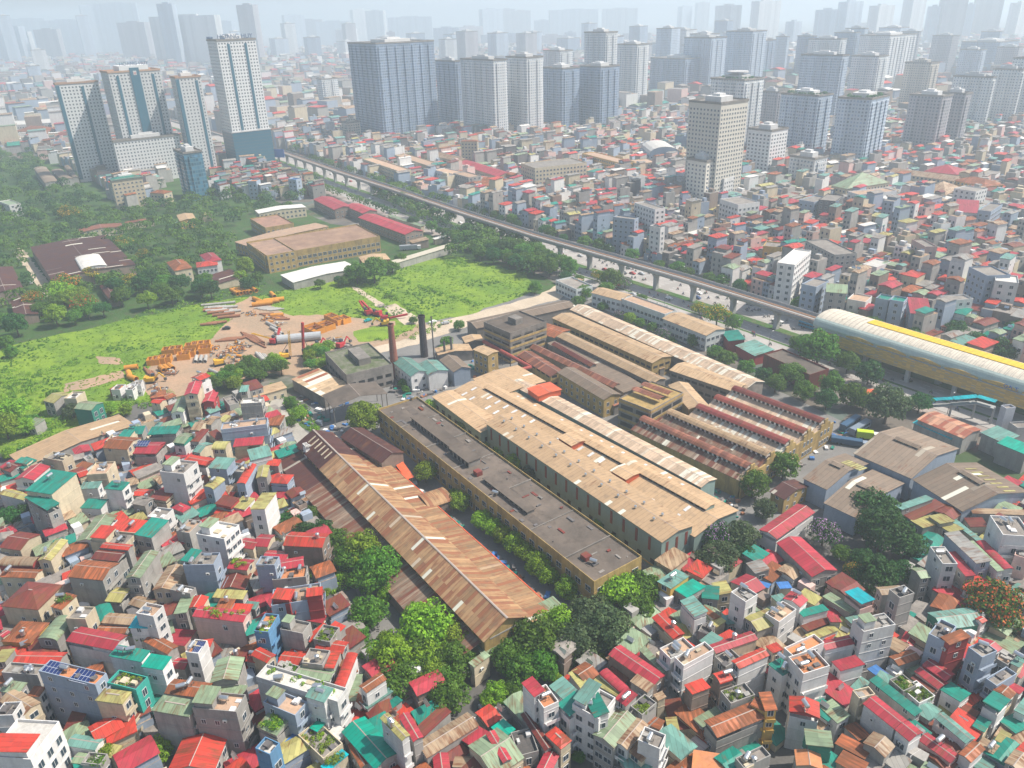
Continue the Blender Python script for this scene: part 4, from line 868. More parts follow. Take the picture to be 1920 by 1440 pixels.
# ------------------------------------------------------------ tube houses, read roof by roof
HS={
'A':"""Stk17 220 322 418 352 550 203 tS;Stk13 205 382 375 480 425 405;Gyk6 0 345 182 392 235 345;Gcw9 375 138 250 243 105 235;Gnk8 20 160 85 185 190 118 v;Stk9 105 105 195 118 255 85;Fkk10 325 85 470 112 548 65 tt;Grm7 565 230 640 205 672 145;FBk10 640 215 790 205 880 112 ttv;Sew9 605 308 745 300 755 255;Stw12 795 305 930 318 960 262 t;Stw8 600 450 755 455 815 392;Ggw8 870 515 720 710 575 690;Srk8 820 625 1035 650 1110 555 t;Stk10 1040 655 1170 680 1235 550;Grk7 1000 355 1120 360 1150 310;Snm8 1125 378 1250 398 1305 338;Hck7 1290 450 1375 485 1430 440;Fgk17 1205 190 1385 210 1480 115 hv;Grk9 1395 100 1545 130 1590 85;Seu11 1575 150 1715 160 1750 85;Ayu10 1680 245 1590 318 1530 290 t;Aru11 1915 140 1830 285 1780 255 tt;Grk6 1640 355 1760 370 1775 315;Snk8 1600 415 1720 440 1810 385;Srk6 1610 490 1740 505 1770 455;Syk7 1755 445 1850 465 1900 385 v;Gnm7 0 745 160 768 295 645;Abc7 0 880 260 885 290 820;Gok7 0 965 265 975 315 910 t;Gym9 505 695 375 848 285 838 t;Grk11 750 745 960 765 1000 725;Gnk10 690 830 890 850 955 765;Gok12 515 965 780 992 885 860;Ggk11 1180 790 1040 990 950 960;Gbm9 1395 900 1285 1080 1150 1050;Fww14 1480 660 1690 700 1790 590 h;Fku13 1380 895 1610 890 1650 800 tt;Stk14 1370 845 1450 860 1500 772;Gcm8 1690 900 1840 915 1920 840 g;Gcm8 1780 740 1900 760 1960 690;Gnk6 1885 945 1830 1068 1635 1060;Fkk9 700 720 960 745 1010 650 tv;Fbk8 1340 640 1440 655 1500 560 t;Fkw9 1120 530 1240 545 1290 470;Fkk8 1700 180 1860 200 1900 140 t;Sow6 560 150 640 170 690 120;Syk5 450 1180 560 1100 600 1120;Gkk8 1010 420 1110 440 1140 370 v""",
'E':"""Hnm8 50 230 330 258 430 62 ;Hoy6 10 490 235 505 365 350 v;Gcm7 0 470 60 430 140 340;Grk8 95 655 445 660 500 570;Syk8 110 560 30 660 -60 640;Fkk8 30 740 300 760 340 680 ttv;FOu14 300 730 725 835 800 745 tss;Stw12 820 600 1065 645 1125 565 tt;STw13 1065 680 1225 705 1285 612;Hym12 700 930 905 958 1000 870;Fdq12 800 815 1020 870 1120 775 g;Grk7 990 1095 780 1215 600 1165;Snk5 665 1005 590 1170 475 1150;Gek7 500 1270 720 1305 770 1215;Sym6 730 1340 860 1370 920 1280 g;Fww13 440 1120 225 1410 -80 1360;Fkk11 160 975 90 1078 -20 1050;Gbk9 10 945 195 1055 285 935;Sgk9 0 865 140 885 200 805 t;Sok9 220 900 310 905 330 835;Gcw10 515 490 870 560 935 440;Gok7 715 425 935 430 980 365;Gbk8 765 350 980 365 1025 288;SCw11 985 388 1125 392 1140 310 ;FBw14 1020 295 1150 320 1235 240 t;Scp4 1320 375 1225 490 1370 560;Gcp10 1440 300 1820 345 1880 265 g;Sgk8 1455 155 1395 290 1305 275;Grk8 1565 155 1510 245 1400 240;Syk7 1600 160 1830 175 1850 115;Sok7 1620 260 1735 265 1755 180 v;Srk6 1740 262 1880 268 1895 215;FOw10 1405 588 1500 600 1550 500 ts;Srk7 1600 480 1530 650 1455 640;Gck5 1290 690 1400 700 1420 620;Snk7 1720 635 1830 640 1860 560 v;Srk7 1850 640 1920 650 1940 590 t;Ggk10 1820 655 1770 830 1590 750;Sgk8 1560 870 1830 900 1840 825;Gok10 1250 880 1540 915 1575 800 tt;Hgk12 1155 1010 1440 1060 1480 935;FBk13 1470 1010 1800 1040 1825 905 t;Grk6 1700 1225 1600 1470 1260 1450;Ggk6 540 1400 640 1410 680 1330;Fkk7 630 1420 770 1435 800 1350 g;Fum11 500 335 650 340 715 248;Som9 400 235 480 258 560 150 tg;Agk8 560 325 420 495 285 475;Ssk6 1100 650 1220 660 1260 600;Fkk7 950 470 1120 500 1160 440 tg;Gok8 1100 500 1280 600 1310 510;Gyk7 820 190 940 200 960 90;Gbk6 980 215 1120 260 1160 180;Fkk9 1290 120 1440 150 1460 100 t;Sek6 1830 240 1920 250 1940 200""",
'B':"""Gyk10 100 135 80 225 0 220 ;Srk8 80 130 175 135 185 100;Hru8 135 262 265 270 255 198;Sck5 140 370 255 385 262 340;Syw13 150 350 60 475 -40 450;Gcm8 -20 735 90 740 140 650;Gcm7 45 830 220 840 265 775;Gck9 150 920 375 880 340 812;Fgu12 5 890 145 895 175 830 tt;Grx10 205 730 500 745 548 640 v;Fok8 140 1005 390 980 375 900 tv;Fkx6 290 470 350 440 380 380""",
'F':"""Fbu11 150 235 515 180 455 70 tt;Src13 135 170 272 182 272 105;Src13 385 155 505 140 490 85;Scm6 300 320 530 360 520 270;Fkk10 185 415 355 450 410 365 h;FOv12 0 430 105 440 165 305 ttg;Fkk9 440 490 565 515 620 400 gg;Srk7 395 490 440 520 520 370;Srk8 560 400 640 440 650 368;Grk8 430 548 640 580 705 495 ;Fkk9 345 665 500 685 560 575 v;Srk9 640 565 585 695 510 690;Grw7 165 650 325 670 370 580;Ggk8 300 745 560 790 590 705 ;Arw10 760 590 660 845 580 830;Fww12 0 770 610 960 690 860 tttg;Sew15 370 905 515 950 580 850;Fbu11 45 960 285 1060 400 965 h;Sgk9 0 1130 150 1195 250 1090 gg;GTk7 640 1165 890 1450 1070 1325;Gok10 975 775 820 880 778 820;Sgk6 800 745 745 945 690 930;Sek6 1025 870 830 1005 805 965;Stk5 1095 940 905 1090 870 1040;Gyw13 930 1065 1095 1235 1155 1190 vv;Gck10 1075 1060 1185 1250 1250 1195;Gbk6 1600 1010 1215 1245 1265 1375;Gcp5 1440 1325 1460 1460 1340 1480;Ggk7 1750 1170 1530 1310 1850 1470;Gck8 1740 1210 1870 1430 1900 1340;Sbk5 1500 1320 1480 1400 1620 1480;STk6 1860 1065 1770 1130 1850 1230;Fwv11 0 1310 110 1360 180 1270;Suk6 370 1150 150 1390 110 1360;STk7 540 1090 460 1170 400 1140;Fkk6 330 1220 520 1400 640 1260 gg;SCm6 640 1300 480 1430 540 1470 g;Gom6 740 1230 840 1400 790 1440;Grk9 -20 600 100 660 130 580;Fkk8 170 700 310 745 320 690 g;Sww6 560 1200 640 1260 660 1150;Sok6 740 860 810 920 800 980;Sgm6 1630 690 1750 600 1720 560 ;Snk5 1180 1130 1250 1190 1480 1045""",
'C':"""Sey8 1230 905 1090 1000 1190 1065 t;STk7 1335 990 1195 1070 1330 1120;Stk6 1430 1040 1420 1140 1550 1130;Syk6 1500 1020 1550 1110 1650 1080;Gck6 1740 950 1620 1010 1800 1100 ;Suk5 1780 930 1760 960 1900 1100;Few13 1740 1035 1650 1090 1740 1180 t;Sak6 1770 880 1840 960 1920 900;Stk5 1740 790 1830 720 1920 800""",
'G':"""Scw14 70 800 165 905 250 862;FOw12 165 905 260 1040 330 930 t;Sew11 275 820 410 950 520 890;Stw11 370 990 465 1080 530 930;Gok9 540 645 435 712 560 800;Syk9 440 745 560 900 590 830;Fkw12 590 830 785 935 640 1085 tt;Stw13 545 920 635 1090 715 1000;Syk9 660 735 600 790 780 920;Ack10 655 735 815 880 875 835;Sck11 785 925 865 985 930 890 t;Gcx9 725 590 1065 825 1150 740;Sgk8 955 555 1135 735 1175 705;Sbk10 880 785 1010 870 1075 825 ;Ggk9 790 975 610 1180 760 1295;Gbw9 930 1055 775 1240 865 1310;Hbk8 875 1315 985 1405 1060 1290;Fkw11 1020 1155 1180 1220 1080 1305 t;Snk4 1130 920 1200 1150 1340 1160;Sok6 1060 1035 1020 1100 1100 1170;Syk5 1150 1060 1180 1200 1265 1200;Szk4 1380 1195 1170 1350 1290 1425;SOk6 1360 1320 1345 1480 1610 1500;Grm8 1060 320 1220 480 1285 420 v;Sew11 1265 190 1375 310 1465 265;Sok7 1450 215 1410 235 1510 340;Sek6 1620 290 1560 300 1620 370;Sek8 1490 420 1400 490 1500 540;Gck9 1790 410 1480 515 1530 580 v;Gyk9 1920 240 1740 305 1840 415;FBw12 1440 510 1215 630 1290 690 t;FBw11 1280 475 1105 560 1190 640 tt;Srx10 1430 765 1295 815 1350 895;Arx10 1600 705 1505 735 1560 810 t;Grw11 1870 535 1645 635 1705 695;Fkk9 1740 815 1560 880 1640 975 gv;Gok9 1810 935 1450 1080 1530 1215 ;Soy10 1850 870 1810 930 1890 1070;Sgk6 1540 970 1370 1065 1420 1150;Stk3 1780 1210 1610 1330 1700 1400;Fkk8 1870 1290 1670 1385 1740 1460 vt;Fdk6 0 1220 60 1400 190 1300;Gck6 250 1310 180 1450 290 1480;Gnk7 60 1030 240 1300 310 1290;Hrk8 255 1195 375 1305 440 1225;Suk9 1220 620 1270 690 1320 660;Fkk7 1440 350 1400 420 1480 470 t;Syk7 1490 350 1540 390 1600 340;Fkk8 1640 560 1520 620 1600 700 t;Fkk9 910 1010 1000 1080 1060 950 g;Sbm8 1070 900 1100 940 1150 900""",
'H':"""Fkw16 700 440 940 385 880 290 th;FOw13 150 625 265 755 460 690 tt;FOw11 335 455 110 560 200 620 t;Gcw10 630 435 385 490 430 555;Scw9 660 590 480 640 540 720;Sck4 680 800 495 845 560 940;Grb10 385 955 390 1075 160 1005 t;Stw10 90 615 0 660 110 755 tt;Srm9 80 490 0 520 20 590;Ooy11 -60 900 -10 1040 60 980;Sgt9 270 1130 285 1250 490 1310;GOk7 200 1310 215 1430 410 1440;Sok6 560 1175 505 1250 720 1395;Sok5 650 1095 560 1130 690 1240;Sok6 560 1310 500 1400 700 1500;Gbk8 800 1155 720 1240 870 1370;Gcw10 725 965 960 1155 1030 1070;Fbk10 650 900 700 960 780 880;Gcw10 960 1155 1070 1245 1155 1165;Stk8 765 785 1105 1055 1150 1010;Fkk7 1010 870 1150 990 1230 900 gg;Fkk8 915 800 1020 890 1100 830 gg;Snk6 1110 740 1060 770 1240 880;Gcp7 1110 720 1285 855 1345 795;Gck8 1165 670 1340 790 1395 730;Stw7 1370 795 1290 855 1445 950;Fku14 1510 560 1615 640 1700 570 t;Gcw12 1640 465 1575 510 1690 590;Fku13 1190 445 1310 505 1420 400 v;Soc14 1315 475 1385 535 1495 450;Sck6 1450 550 1365 650 1460 715 v;Gok7 1080 545 915 600 970 675;Sgk5 1090 640 1010 680 1080 745;Suk5 800 668 735 700 850 770;Get7 1490 235 1180 275 1330 400;Sgk3 1620 330 1480 420 1800 620;Stw10 1690 860 1610 940 1740 1015;Gom9 1740 800 1690 850 1810 930;Stk7 1590 1040 1535 1120 1620 1180;Snk6 1490 950 1390 1040 1480 1130;Gew8 1250 1060 1490 1260 1550 1210;Gcp7 1140 1235 1380 1410 1425 1335 t;Gok8 1540 1230 1430 1330 1520 1400;Sbk6 1620 1200 1570 1260 1680 1350 t;Sek5 1610 1340 1540 1420 1640 1500;Gbk8 1850 1300 1770 1400 1900 1470;Srk7 1920 1240 1840 1320 1930 1380;Stk5 1860 1020 1730 1080 1850 1190;Syk6 1750 1150 1700 1230 1780 1270;Fbk9 1750 560 1690 620 1790 690;Sek10 1870 600 1820 650 1880 690 t;Scw7 1800 770 1760 810 1880 900;Sgk6 490 110 430 140 590 310;Sek6 700 280 590 310 640 390;Gcw10 190 95 130 150 225 250 t;Stw8 410 210 220 260 265 310;Snk6 440 300 250 370 290 420;Sck7 510 290 430 290 480 350;Sek9 100 130 20 150 80 210;Suk9 150 40 60 45 90 100;FBw10 90 215 -40 310 100 350 tt;Syk6 480 360 280 440 330 490;SCp9 670 85 570 120 705 220;Gbk9 960 70 785 85 880 140;Fgk13 1010 85 900 120 990 180 t;Sgk4 400 960 440 1080 520 1020;Sgw6 420 1010 560 1140 580 1020;Fku9 1790 690 1640 780 1700 850 ;Grw8 1560 320 1600 300 1640 330;Gcw5 1040 400 1000 470 1080 540;Sbk7 930 470 850 530 1000 570;Sek7 1930 900 1850 1000 1930 1060;Sgk7 20 220 -60 270 0 330;Srk5 430 420 380 470 470 480""",
'D':"""Gck7 235 405 -50 600 50 695;Gck7 65 710 330 965 520 915;Sek8 1190 350 955 430 1000 470;Syk6 1220 500 1070 540 1160 610;Syk7 1300 490 1190 510 1300 575;Syk6 1410 565 1305 590 1360 640;Sek6 1310 490 1580 700 1600 690;Sau11 1345 660 1590 890 1650 830;Acw10 1560 710 1770 920 1840 905;Sgw10 1490 700 1720 925 1770 920;Sck9 1340 790 1490 970 1550 950;Few11 1215 760 1310 890 1415 880 t;Ggk8 1150 890 1080 900 1140 980;Fkw14 1680 550 1780 700 1960 650 tt;Fbp10 1850 790 1840 840 1960 830;Snk6 980 480 1060 530 1350 470;Snk6 1480 540 1530 610 1640 580;Sbk7 1540 500 1560 540 1900 480;Snk8 1660 540 1720 500 1900 560;Bk""",
'o':"""Gcm14 300 625 262 718 360 722;Gcc10 435 700 400 770 480 780;Ggk9 215 740 165 850 250 860;Grw12 370 565 290 600 400 605 t;Hoq9 20 690 5 740 110 740 t;Gow8 100 770 170 740 180 690;Fwk12 695 800 855 790 850 750;FBu12 540 995 885 955 890 905 tt;Sck9 640 1110 860 1090 850 1040;Sew10 775 1210 935 1170 880 1110;Ggw10 205 1080 290 1090 320 1010;Gem9 345 1150 400 1160 455 1080;Aym11 480 1130 585 1130 600 1075;Snk9 325 1070 410 1075 415 990 v;Snk9 465 1075 530 1050 545 975;Srk8 270 1220 460 1250 470 1200;Gbk10 430 940 500 950 500 880 t;Gbk10 345 985 410 990 420 910 t;Syk7 540 920 590 930 590 880;Stk9 0 1020 215 1010 220 960;Sek8 0 960 40 960 140 930 t;Fkk7 560 760 610 820 640 750;Sek8 680 700 740 695 745 655;Snk6 755 690 860 660 800 615;Srk6 880 1255 980 1260 960 1210;Syk6 500 1120 550 1090 500 1080;Fbk10 1150 1100 1170 1120 1200 1110;Fbk9 140 1280 290 1320 330 1240;Sok6 900 950 1040 950 960 885;Grm8 30 780 100 790 110 750""",
'4':"""Gyk6 270 1060 330 1075 380 1010;Fwm7 370 1050 440 1050 470 1010;Ggt7 440 1100 540 1110 555 1060;Sgk4 155 1190 210 1200 240 1160;Fwm9 600 1290 740 1290 770 1250 tt;Gom11 600 1320 740 1330 770 1260;Fcw4 640 1000 690 1000 695 970;Fkw4 720 1000 760 1000 765 970;Fkw4 760 980 800 975 800 945;Stk8 705 1250 800 1240 820 1200 t;Gck9 750 1350 880 1350 930 1285 s;Fkk7 245 1400 310 1410 350 1370 tt;Sck6 0 1430 60 1440 110 1400;Stm8 80 1420 140 1440 200 1390"""}
HS['D']=HS['D'].replace(';Bk','')
CLAD={'r':'c','c':'c','t':'t','T':'t','e':'t','g':'t','o':'c','n':'c'}
def house(t,s,mid=False):
    p=s.split(); code=p[0]; kind,rc,wc=code[0],code[1],code[2]; z=float(code[3:]); z=z*1.15 if z<15 else z; ext=p[7] if len(p)>7 else ''
    if kind=='O': kind='S'
    kind={'s':'S'}.get(kind,kind)
    if rc=='s': rc='g'
    if rc not in ROOF: rc='a'
    if wc not in WALL: wc='k'
    if wc=='k' and rnd.random()<.28: wc=rnd.choice('mwm')
    pts=Q(t,*[float(q) for q in p[1:7]]); c,L,W,rz=quad(pts,z)
    if kind=='F' and rc in 'rcnotgeybauzCT': 
        rm={'r':ROOF['O'],'c':ROOF['O'],'g':ROOF['k'],'e':ROOF['k'],'b':ROOF['B'],'y':ROOF['B'],'o':ROOF['O']}.get(rc,ROOF['k']); rc={'r':'O','c':'O','g':'k','e':'k','b':'B','y':'B','o':'O'}.get(rc,'k')
    else: rm=ROOF[rc]
    canopy=kind in 'GSH' and z>=8 and rnd.random()<.45 and min(L,W)>3.5
    form={'G':'gabled','S':'sloping','A':'arched','H':'hipped','F':'flat terrace'}[kind]
    storey='tall' if z>=14.5 else ('low' if z<=6 else '')
    ex=[]; nt_=ext.count('t')+ext.count('v')
    if nt_==1: ex.append('a steel tank')
    if nt_>1: ex.append('steel tanks')
    if 's' in ext: ex.append('solar panels')
    if 'g' in ext: ex.append('potted greenery')
    base=f"{storey} {RW[rc]} {form} roof house, {WW[wc]} walls".strip()
    if ex: base+=', '+' and '.join(ex[:2])
    if canopy:
        root,l,w=rbox('house',None,'house',c,L,W,rz,z,kind,rm,WALL[CLAD.get(rc,wc)] if rnd.random()<.6 else WALL[wc],base=z-rnd.choice((.35,.6,1.1)),rh=None if kind!='G' else W*.13,o=.25,prefix=base)
        root.children[-1].name='fascia'
        zt=z-2.3; b=MB(); b.box(-l/2,l/2,-w/2,w/2,0,zt); ring(b,l,w,zt,.7,.15); k=1
        while k*3.3<zt-.5: b.box(-l/2-.07,l/2+.07,-w/2-.07,w/2+.07,k*3.3-.12,k*3.3+.06); k+=1
        b.build('wall',WALL[wc],root); b=MB(); s=rnd.choice((-1,1)); b.box(min(s*l*.02,s*l*.47),max(s*l*.02,s*l*.47),-w*.45,w*.45,zt-.05,z-.5); b.build('roof_room',WALL[wc],root)
        b=MB()
        for x in (-1,1):
            for y in (-1,1): b.box(x*(l/2-.2)-.08,x*(l/2-.2)+.08,y*(w/2-.2)-.08,y*(w/2-.2)+.08,zt,z)
        b.build('post_frame',IRON,root)
    else:
        root,l,w=rbox('house',None,'house',c,L,W,rz,z,kind,rm,WALL[wc],o=.0 if kind=='F' else .22,prefix=base,bands=z<=18)
        zt=z
    # windows: street ends well glazed, party walls nearly blank
    wst=dict(w=rnd.choice((1.2,1.5,1.8)),h=rnd.choice((1.4,1.6,1.9)),fh=3.3,sill=1.0)
    lw='ends' if L>=W else 'long'; ow_='long' if L>=W else 'ends'
    windows(root,c,rz,l,w,zt,sp=rnd.choice((1.9,2.4)),faces=lw,skip=.08,**wst)
    if rnd.random()<.7: windows(root,c,rz,l,w,zt,sp=rnd.choice((3.,3.8)),faces=ow_,skip=.62 if wc!='q' else .1,w=1.,h=1.2,fh=3.3,sill=1.3)
    if z>=10 and rnd.random()<.6:   # balconies on the street end
        b=MB(); f=1
        e=1 if (CAM-c).dot(dirv(math.degrees(rz)))>0 else -1
        while f*3.3<zt-2:
            b.box(min(e*l/2,e*(l/2+.9)),max(e*l/2,e*(l/2+.9)),-w*.45,w*.45,f*3.3-.15,f*3.3); b.box(min(e*(l/2+.84),e*(l/2+.9)),max(e*(l/2+.84),e*(l/2+.9)),-w*.45,w*.45,f*3.3,f*3.3+.85); 
            link('balcony',b.mesh('balcony',WALL[wc]),root); b=MB(); f+=1
            if f>4: break
    top=z+(.05 if kind=='F' else W*.1)
    def spot(m=.32): return rnd.uniform(-l*m,l*m),rnd.uniform(-w*m,w*m)
    k=0
    for chh in ext:
        x,y=spot()
        if chh=='t': link('water_tank',TANKH,root,(x+k*.3,y,top+.05),rnd.choice((0,.5,1.57))); k+=1; link('tank_stand',STAND,root,(x+(k-1)*.3,y,top),0)
        elif chh=='v': link('water_tank',TANKV,root,(x,y,top-.2))
        elif chh=='s': link('solar_panel',PANEL,root,(-l*.32 if k%2==0 else l*.2,y*.3,top+.1),0,(min(1,l/8),1,1)); k+=1
        elif chh=='h':
            b=MB(); b.box(-l*.42,-l*.1,-w*.3,w*.3,z,z+2.6); b.box(-l*.45,-l*.07,-w*.34,w*.34,z+2.6,z+2.75,1); b.build('stair_hut',[WALL[wc],ROOF['g']],root)
        elif chh=='g':
            b=MB(); 
            for _ in range(12): x,y=rnd.uniform(-l*.42,l*.42),rnd.uniform(-w*.4,w*.4); leafball(b,(x,y,top+.3),rnd.uniform(.4,.9),46,.28)
            b.build('roof_plants',LEAFS[rnd.choice((0,0,1))],root)
    if kind=='F' and z<=18:
        b=MB()
        for _ in range(rnd.randint(2,5)):
            x,y=spot(.4); a,q,h=rnd.uniform(.3,1.),rnd.uniform(.3,.9),rnd.uniform(.2,.9); b.box(x-a,x+a,y-q,y+q,z+.04,z+h)
        b=b.build('terrace_clutter',WALL[rnd.choice('kwmd')],root); b['kind']='stuff'
        if 45<L*W<120 and 'h' not in ext and rnd.random()<.55:
            rc2=rnd.choice('rcteg'); b=MB(); sx=rnd.choice((-1,1)); x0,x1=sorted((sx*l*.05,sx*l*.46)); b.box(x0,x1,-w*.42,w*.42,z,z+2.2); r=MB(); r.add([(x0-.3,-w*.47,z+2.25),(x1+.3,-w*.47,z+2.25),(x1+.3,w*.47,z+2.75),(x0-.3,w*.47,z+2.75),(x0-.3,-w*.47,z+2.12),(x1+.3,-w*.47,z+2.12),(x1+.3,w*.47,z+2.62),(x0-.3,w*.47,z+2.62)],[(0,1,2,3),(7,6,5,4),(0,4,5,1),(1,5,6,2),(2,6,7,3),(3,7,4,0)])
            o=b.build('roof_room',WALL[wc],root); r.build('room_roof',ROOF[rc2],o)
    if rnd.random()<.4: link('air_conditioner',ACU,root,(rnd.uniform(-l*.3,l*.3),-w/2-.22,max(1,zt-2.6)),0)
    return root
HOUSES=[]
for t,blk_ in HS.items():
    for s in blk_.replace('\n','').split(';'):
        if s.strip(): HOUSES.append(house(t,s.strip()))
# ------------------------------------------------------------ trees
TN={0:'bright green',1:'mid green',2:'dark green',3:'grey green'}
TREES="""545 975 22 2;585 962 18 1;600 995 24 2;628 1012 24 1;655 1045 28 1;678 1030 34 0;708 1068 42 1;690 1085 34 1;522 995 17 2;500 1000 14 1;570 1000 22 2;690 1148 34 1;727 1110 18 0;672 1195 22 1;722 1195 13 0;
800 1172 46 0;735 1235 42 0;800 1232 34 0;852 1240 36 1;826 1285 34 1;815 1262 30 0;705 1225 26 1;745 1275 38 1;840 1300 38 1;850 1200 34 0;790 1225 34 1;930 1300 22 0;918 1310 18 0;862 940 20 0;850 930 14 0;905 975 20 0;925 990 20 0;945 1003 20 0;965 1018 22 0;987 1035 22 0;1008 1058 24 0;1028 1080 20 0;1063 1103 22 0;
797 885 22 0;683 782 32 0;1005 1195 46 1;955 1232 34 1;1050 1168 36 0;1105 1155 42 3;1135 1180 44 3;1080 1200 40 3;1165 1110 38 0;1205 1105 34 1;1195 1138 34 1;975 1260 32 1;1010 1245 34 1;1060 1225 28 1;1122 1232 16 0;1210 1208 18 0;960 1290 20 1;1040 1270 14 0;
1340 1003 32 3 p;1385 1005 34 3;1350 1045 34 3;1312 1052 20 3;1395 1040 22 2;1120 988 13 0;1147 1010 11 0;808 765 17 0;870 805 17 0;892 823 11 0;905 835 13 0;938 848 14 0;965 868 18 0;990 890 17 3;1412 908 28 1;1470 875 27 1;1432 955 20 3;
1640 950 38 2;1655 995 46 2;1700 1022 34 2;1545 1000 28 3 p;1578 1037 17 1;1640 1080 38 2;1602 1075 20 3 y;1690 1072 24 2;1865 1138 50 1 o;1556 1100 15 1;1620 1050 24 2;1910 1190 20 2;1536 655 36 1;1500 645 18 1;1590 680 22 1;1630 700 24 2;1665 760 38 3;1725 755 22 2;1485 700 24 1;1455 718 18 1;1508 733 20 1;1560 722 22 1;1597 742 24 1;
1400 690 16 1;1362 672 18 1;1340 660 14 1;1432 705 16 2;1550 750 20 2;1620 752 18 1;1300 640 12 1;1345 592 24 1 y;1312 580 15 1 y;1375 605 16 1;1145 523 20 1;1120 518 12 1 y;1172 530 13 1 p;1095 548 15 1;1085 565 12 1;1180 598 12 0;1200 605 11 1;1160 590 9 3 p;1242 628 14 3 p;1130 575 10 1;1222 615 10 1;
1790 622 22 2;1832 642 22 2;1760 610 18 2;1880 655 26 2;1905 622 22 2;1850 590 13 2;1730 600 16 2;1700 590 14 2;700 505 26 1;668 512 20 1;735 500 14 1;752 485 12 1;1003 540 13 1;125 538 26 1 o;172 515 16 1 y;195 525 15 1;245 527 16 1 y;232 455 15 1 y;268 480 14 1 y;130 402 18 1 y;60 562 17 1 o;155 572 22 1 o;
115 550 24 0;720 355 12 1 o;20 770 26 0;8 800 26 0;45 800 18 0;100 742 13 1;135 770 16 3;170 775 14 1;60 790 14 1;205 765 14 0;235 770 12 0;15 850 13 0;12 640 14 1;20 660 12 1;545 755 12 1;560 775 14 0;300 1405 24 0;265 1415 16 0;1100 1405 10 1;555 1392 12 0;520 1380 14 0;885 1385 14 0;870 1360 10 0;15 970 22 2;45 960 16 2;870 1400 13 0;340 1020 11 1;1255 1405 9 1;1085 1420 12 1;1240 1060 8 0;640 1270 9 1;
610 1110 10 0;588 1075 9 0;640 1080 10 0;600 1095 10 0;625 1068 8 0;530 800 9 0;535 815 8 0;1030 1330 9 1;760 730 8 1;755 720 9 1;838 640 12 1;830 655 10 1;775 600 8 1;860 610 11 1;545 790 12 1;1462 1105 9 2;1290 1055 10 1"""
NT_=0
for s in TREES.replace('\n','').split(';'):
    if not s.strip(): continue
    q=s.split(); X,Y,r_,tone=[float(v) for v in q[:4]]; fl=q[4] if len(q)>4 else None
    o=treepx(X,Y,r_,int(tone),fl,hf=1.75 if r_>15 else 1.6)
    r_=r_*(1.15 if 14<=r_<=26 and 840<X<1030 and 925<Y<1110 else 1); sz='big ' if r_>=34 else 'small ' if r_<=13 else ''
    fw_={'y':' with yellow blossom','o':' with orange blossom','p':' with purple blossom'}.get(fl,'')
    PEND.append((o,f"{sz}{TN[int(tone)]} leafy tree{fw_}",'tree','leafy trees',3.)); NT_+=1
RPB=[Vector(p) for p in RP]
def blocked(x,y,m=0):
    for P,b_ in BB:
        if b_[0]-m<x<b_[1]+m and b_[2]-m<y<b_[3]+m and inpoly(x,y,P): return True
    return False
def bbox(P): return (min(p[0] for p in P),max(p[0] for p in P),min(p[1] for p in P),max(p[1] for p in P))
def mkbb():
    global BB; BB=[([(p[0],p[1]) for p in P],bbox(P)) for P in BLOCK]
mkbb()
def scatter(poly,sp,jit=.35,seed=1):
    P=[tuple(at(*p)[:2]) for p in poly]; bb=bbox(P); rg=random.Random(seed); out=[]; y=bb[2]
    while y<bb[3]:
        x=bb[0]
        while x<bb[1]:
            u,v=x+rg.uniform(-jit,jit)*sp,y+rg.uniform(-jit,jit)*sp
            if inpoly(u,v,P) and not blocked(u,v) and not blocked(u+1,v+9) and not blocked(u,v+5): out.append((u,v))
            x+=sp
        y+=sp
    return out
WG='trees of the green wood behind the meadow'
farb=MB()
def fartree(x,y,r):
    h=r*1.6; m=rnd.choice((0,0,1)); leafball(farb,(x,y,h-r*.6),r*.95,80,r*.24,m)
    for _ in range(3): leafball(farb,(x+r*rnd.uniform(-.5,.5),y+r*rnd.uniform(-.5,.5),h-r*.3),r*.5,26,r*.2,m)
def row(pts,r0,r1,lab,grp,tones=(1,1,2),lim=999,flow=0.,anchor=None):
    pts=sorted(pts,key=lambda p:math.hypot(*p))
    for x,y in pts[lim:]: fartree(x,y,rnd.uniform(r0,r1))
    for i,(x,y) in enumerate(pts[:lim]):
        o=tree(x,y,rnd.uniform(r0,r1),rnd.choice(tones),rnd.choice('yyo') if rnd.random()<flow else None); tag(o,lab,'tree',grp)
row(scatter([(-20,470),(30,420),(80,400),(220,400),(330,415),(430,440),(450,500),(500,520),(500,545),(430,560),(300,585),(230,600),(120,612),(0,650),(-30,600)],13.5,seed=3),4.,6.6,'leafy green tree in the thick wood between the brown warehouse and the meadow',WG,(0,1,1,2),lim=30)
row(scatter([(385,735),(440,700),(535,688),(548,705),(470,725),(400,748)],6,seed=4),3,4.2,'leafy green tree in the hedge between construction yard and lane','hedge trees below the construction yard',(1,0,1))
row(scatter([(560,690),(590,665),(640,655),(645,690),(590,705)],6,seed=5),3,4.2,'leafy green tree beside the ruined overgrown concrete building','trees by the ruined concrete building',(1,0,1))
row(scatter([(835,455),(900,425),(1010,480),(1080,520),(1045,530),(985,512),(900,492),(850,482)],9,seed=6),5,7,'broad green tree in the belt between meadow and avenue','trees between meadow and avenue',(1,1,2),lim=22)
row(scatter([(530,545),(600,535),(650,520),(700,525),(690,535),(560,550)],8,seed=12),3,4.2,'bushy green tree along the pale shed above the meadow','trees along the pale shed',(1,2))
P=offs(VP,-29); Pf=offs(VP,29)
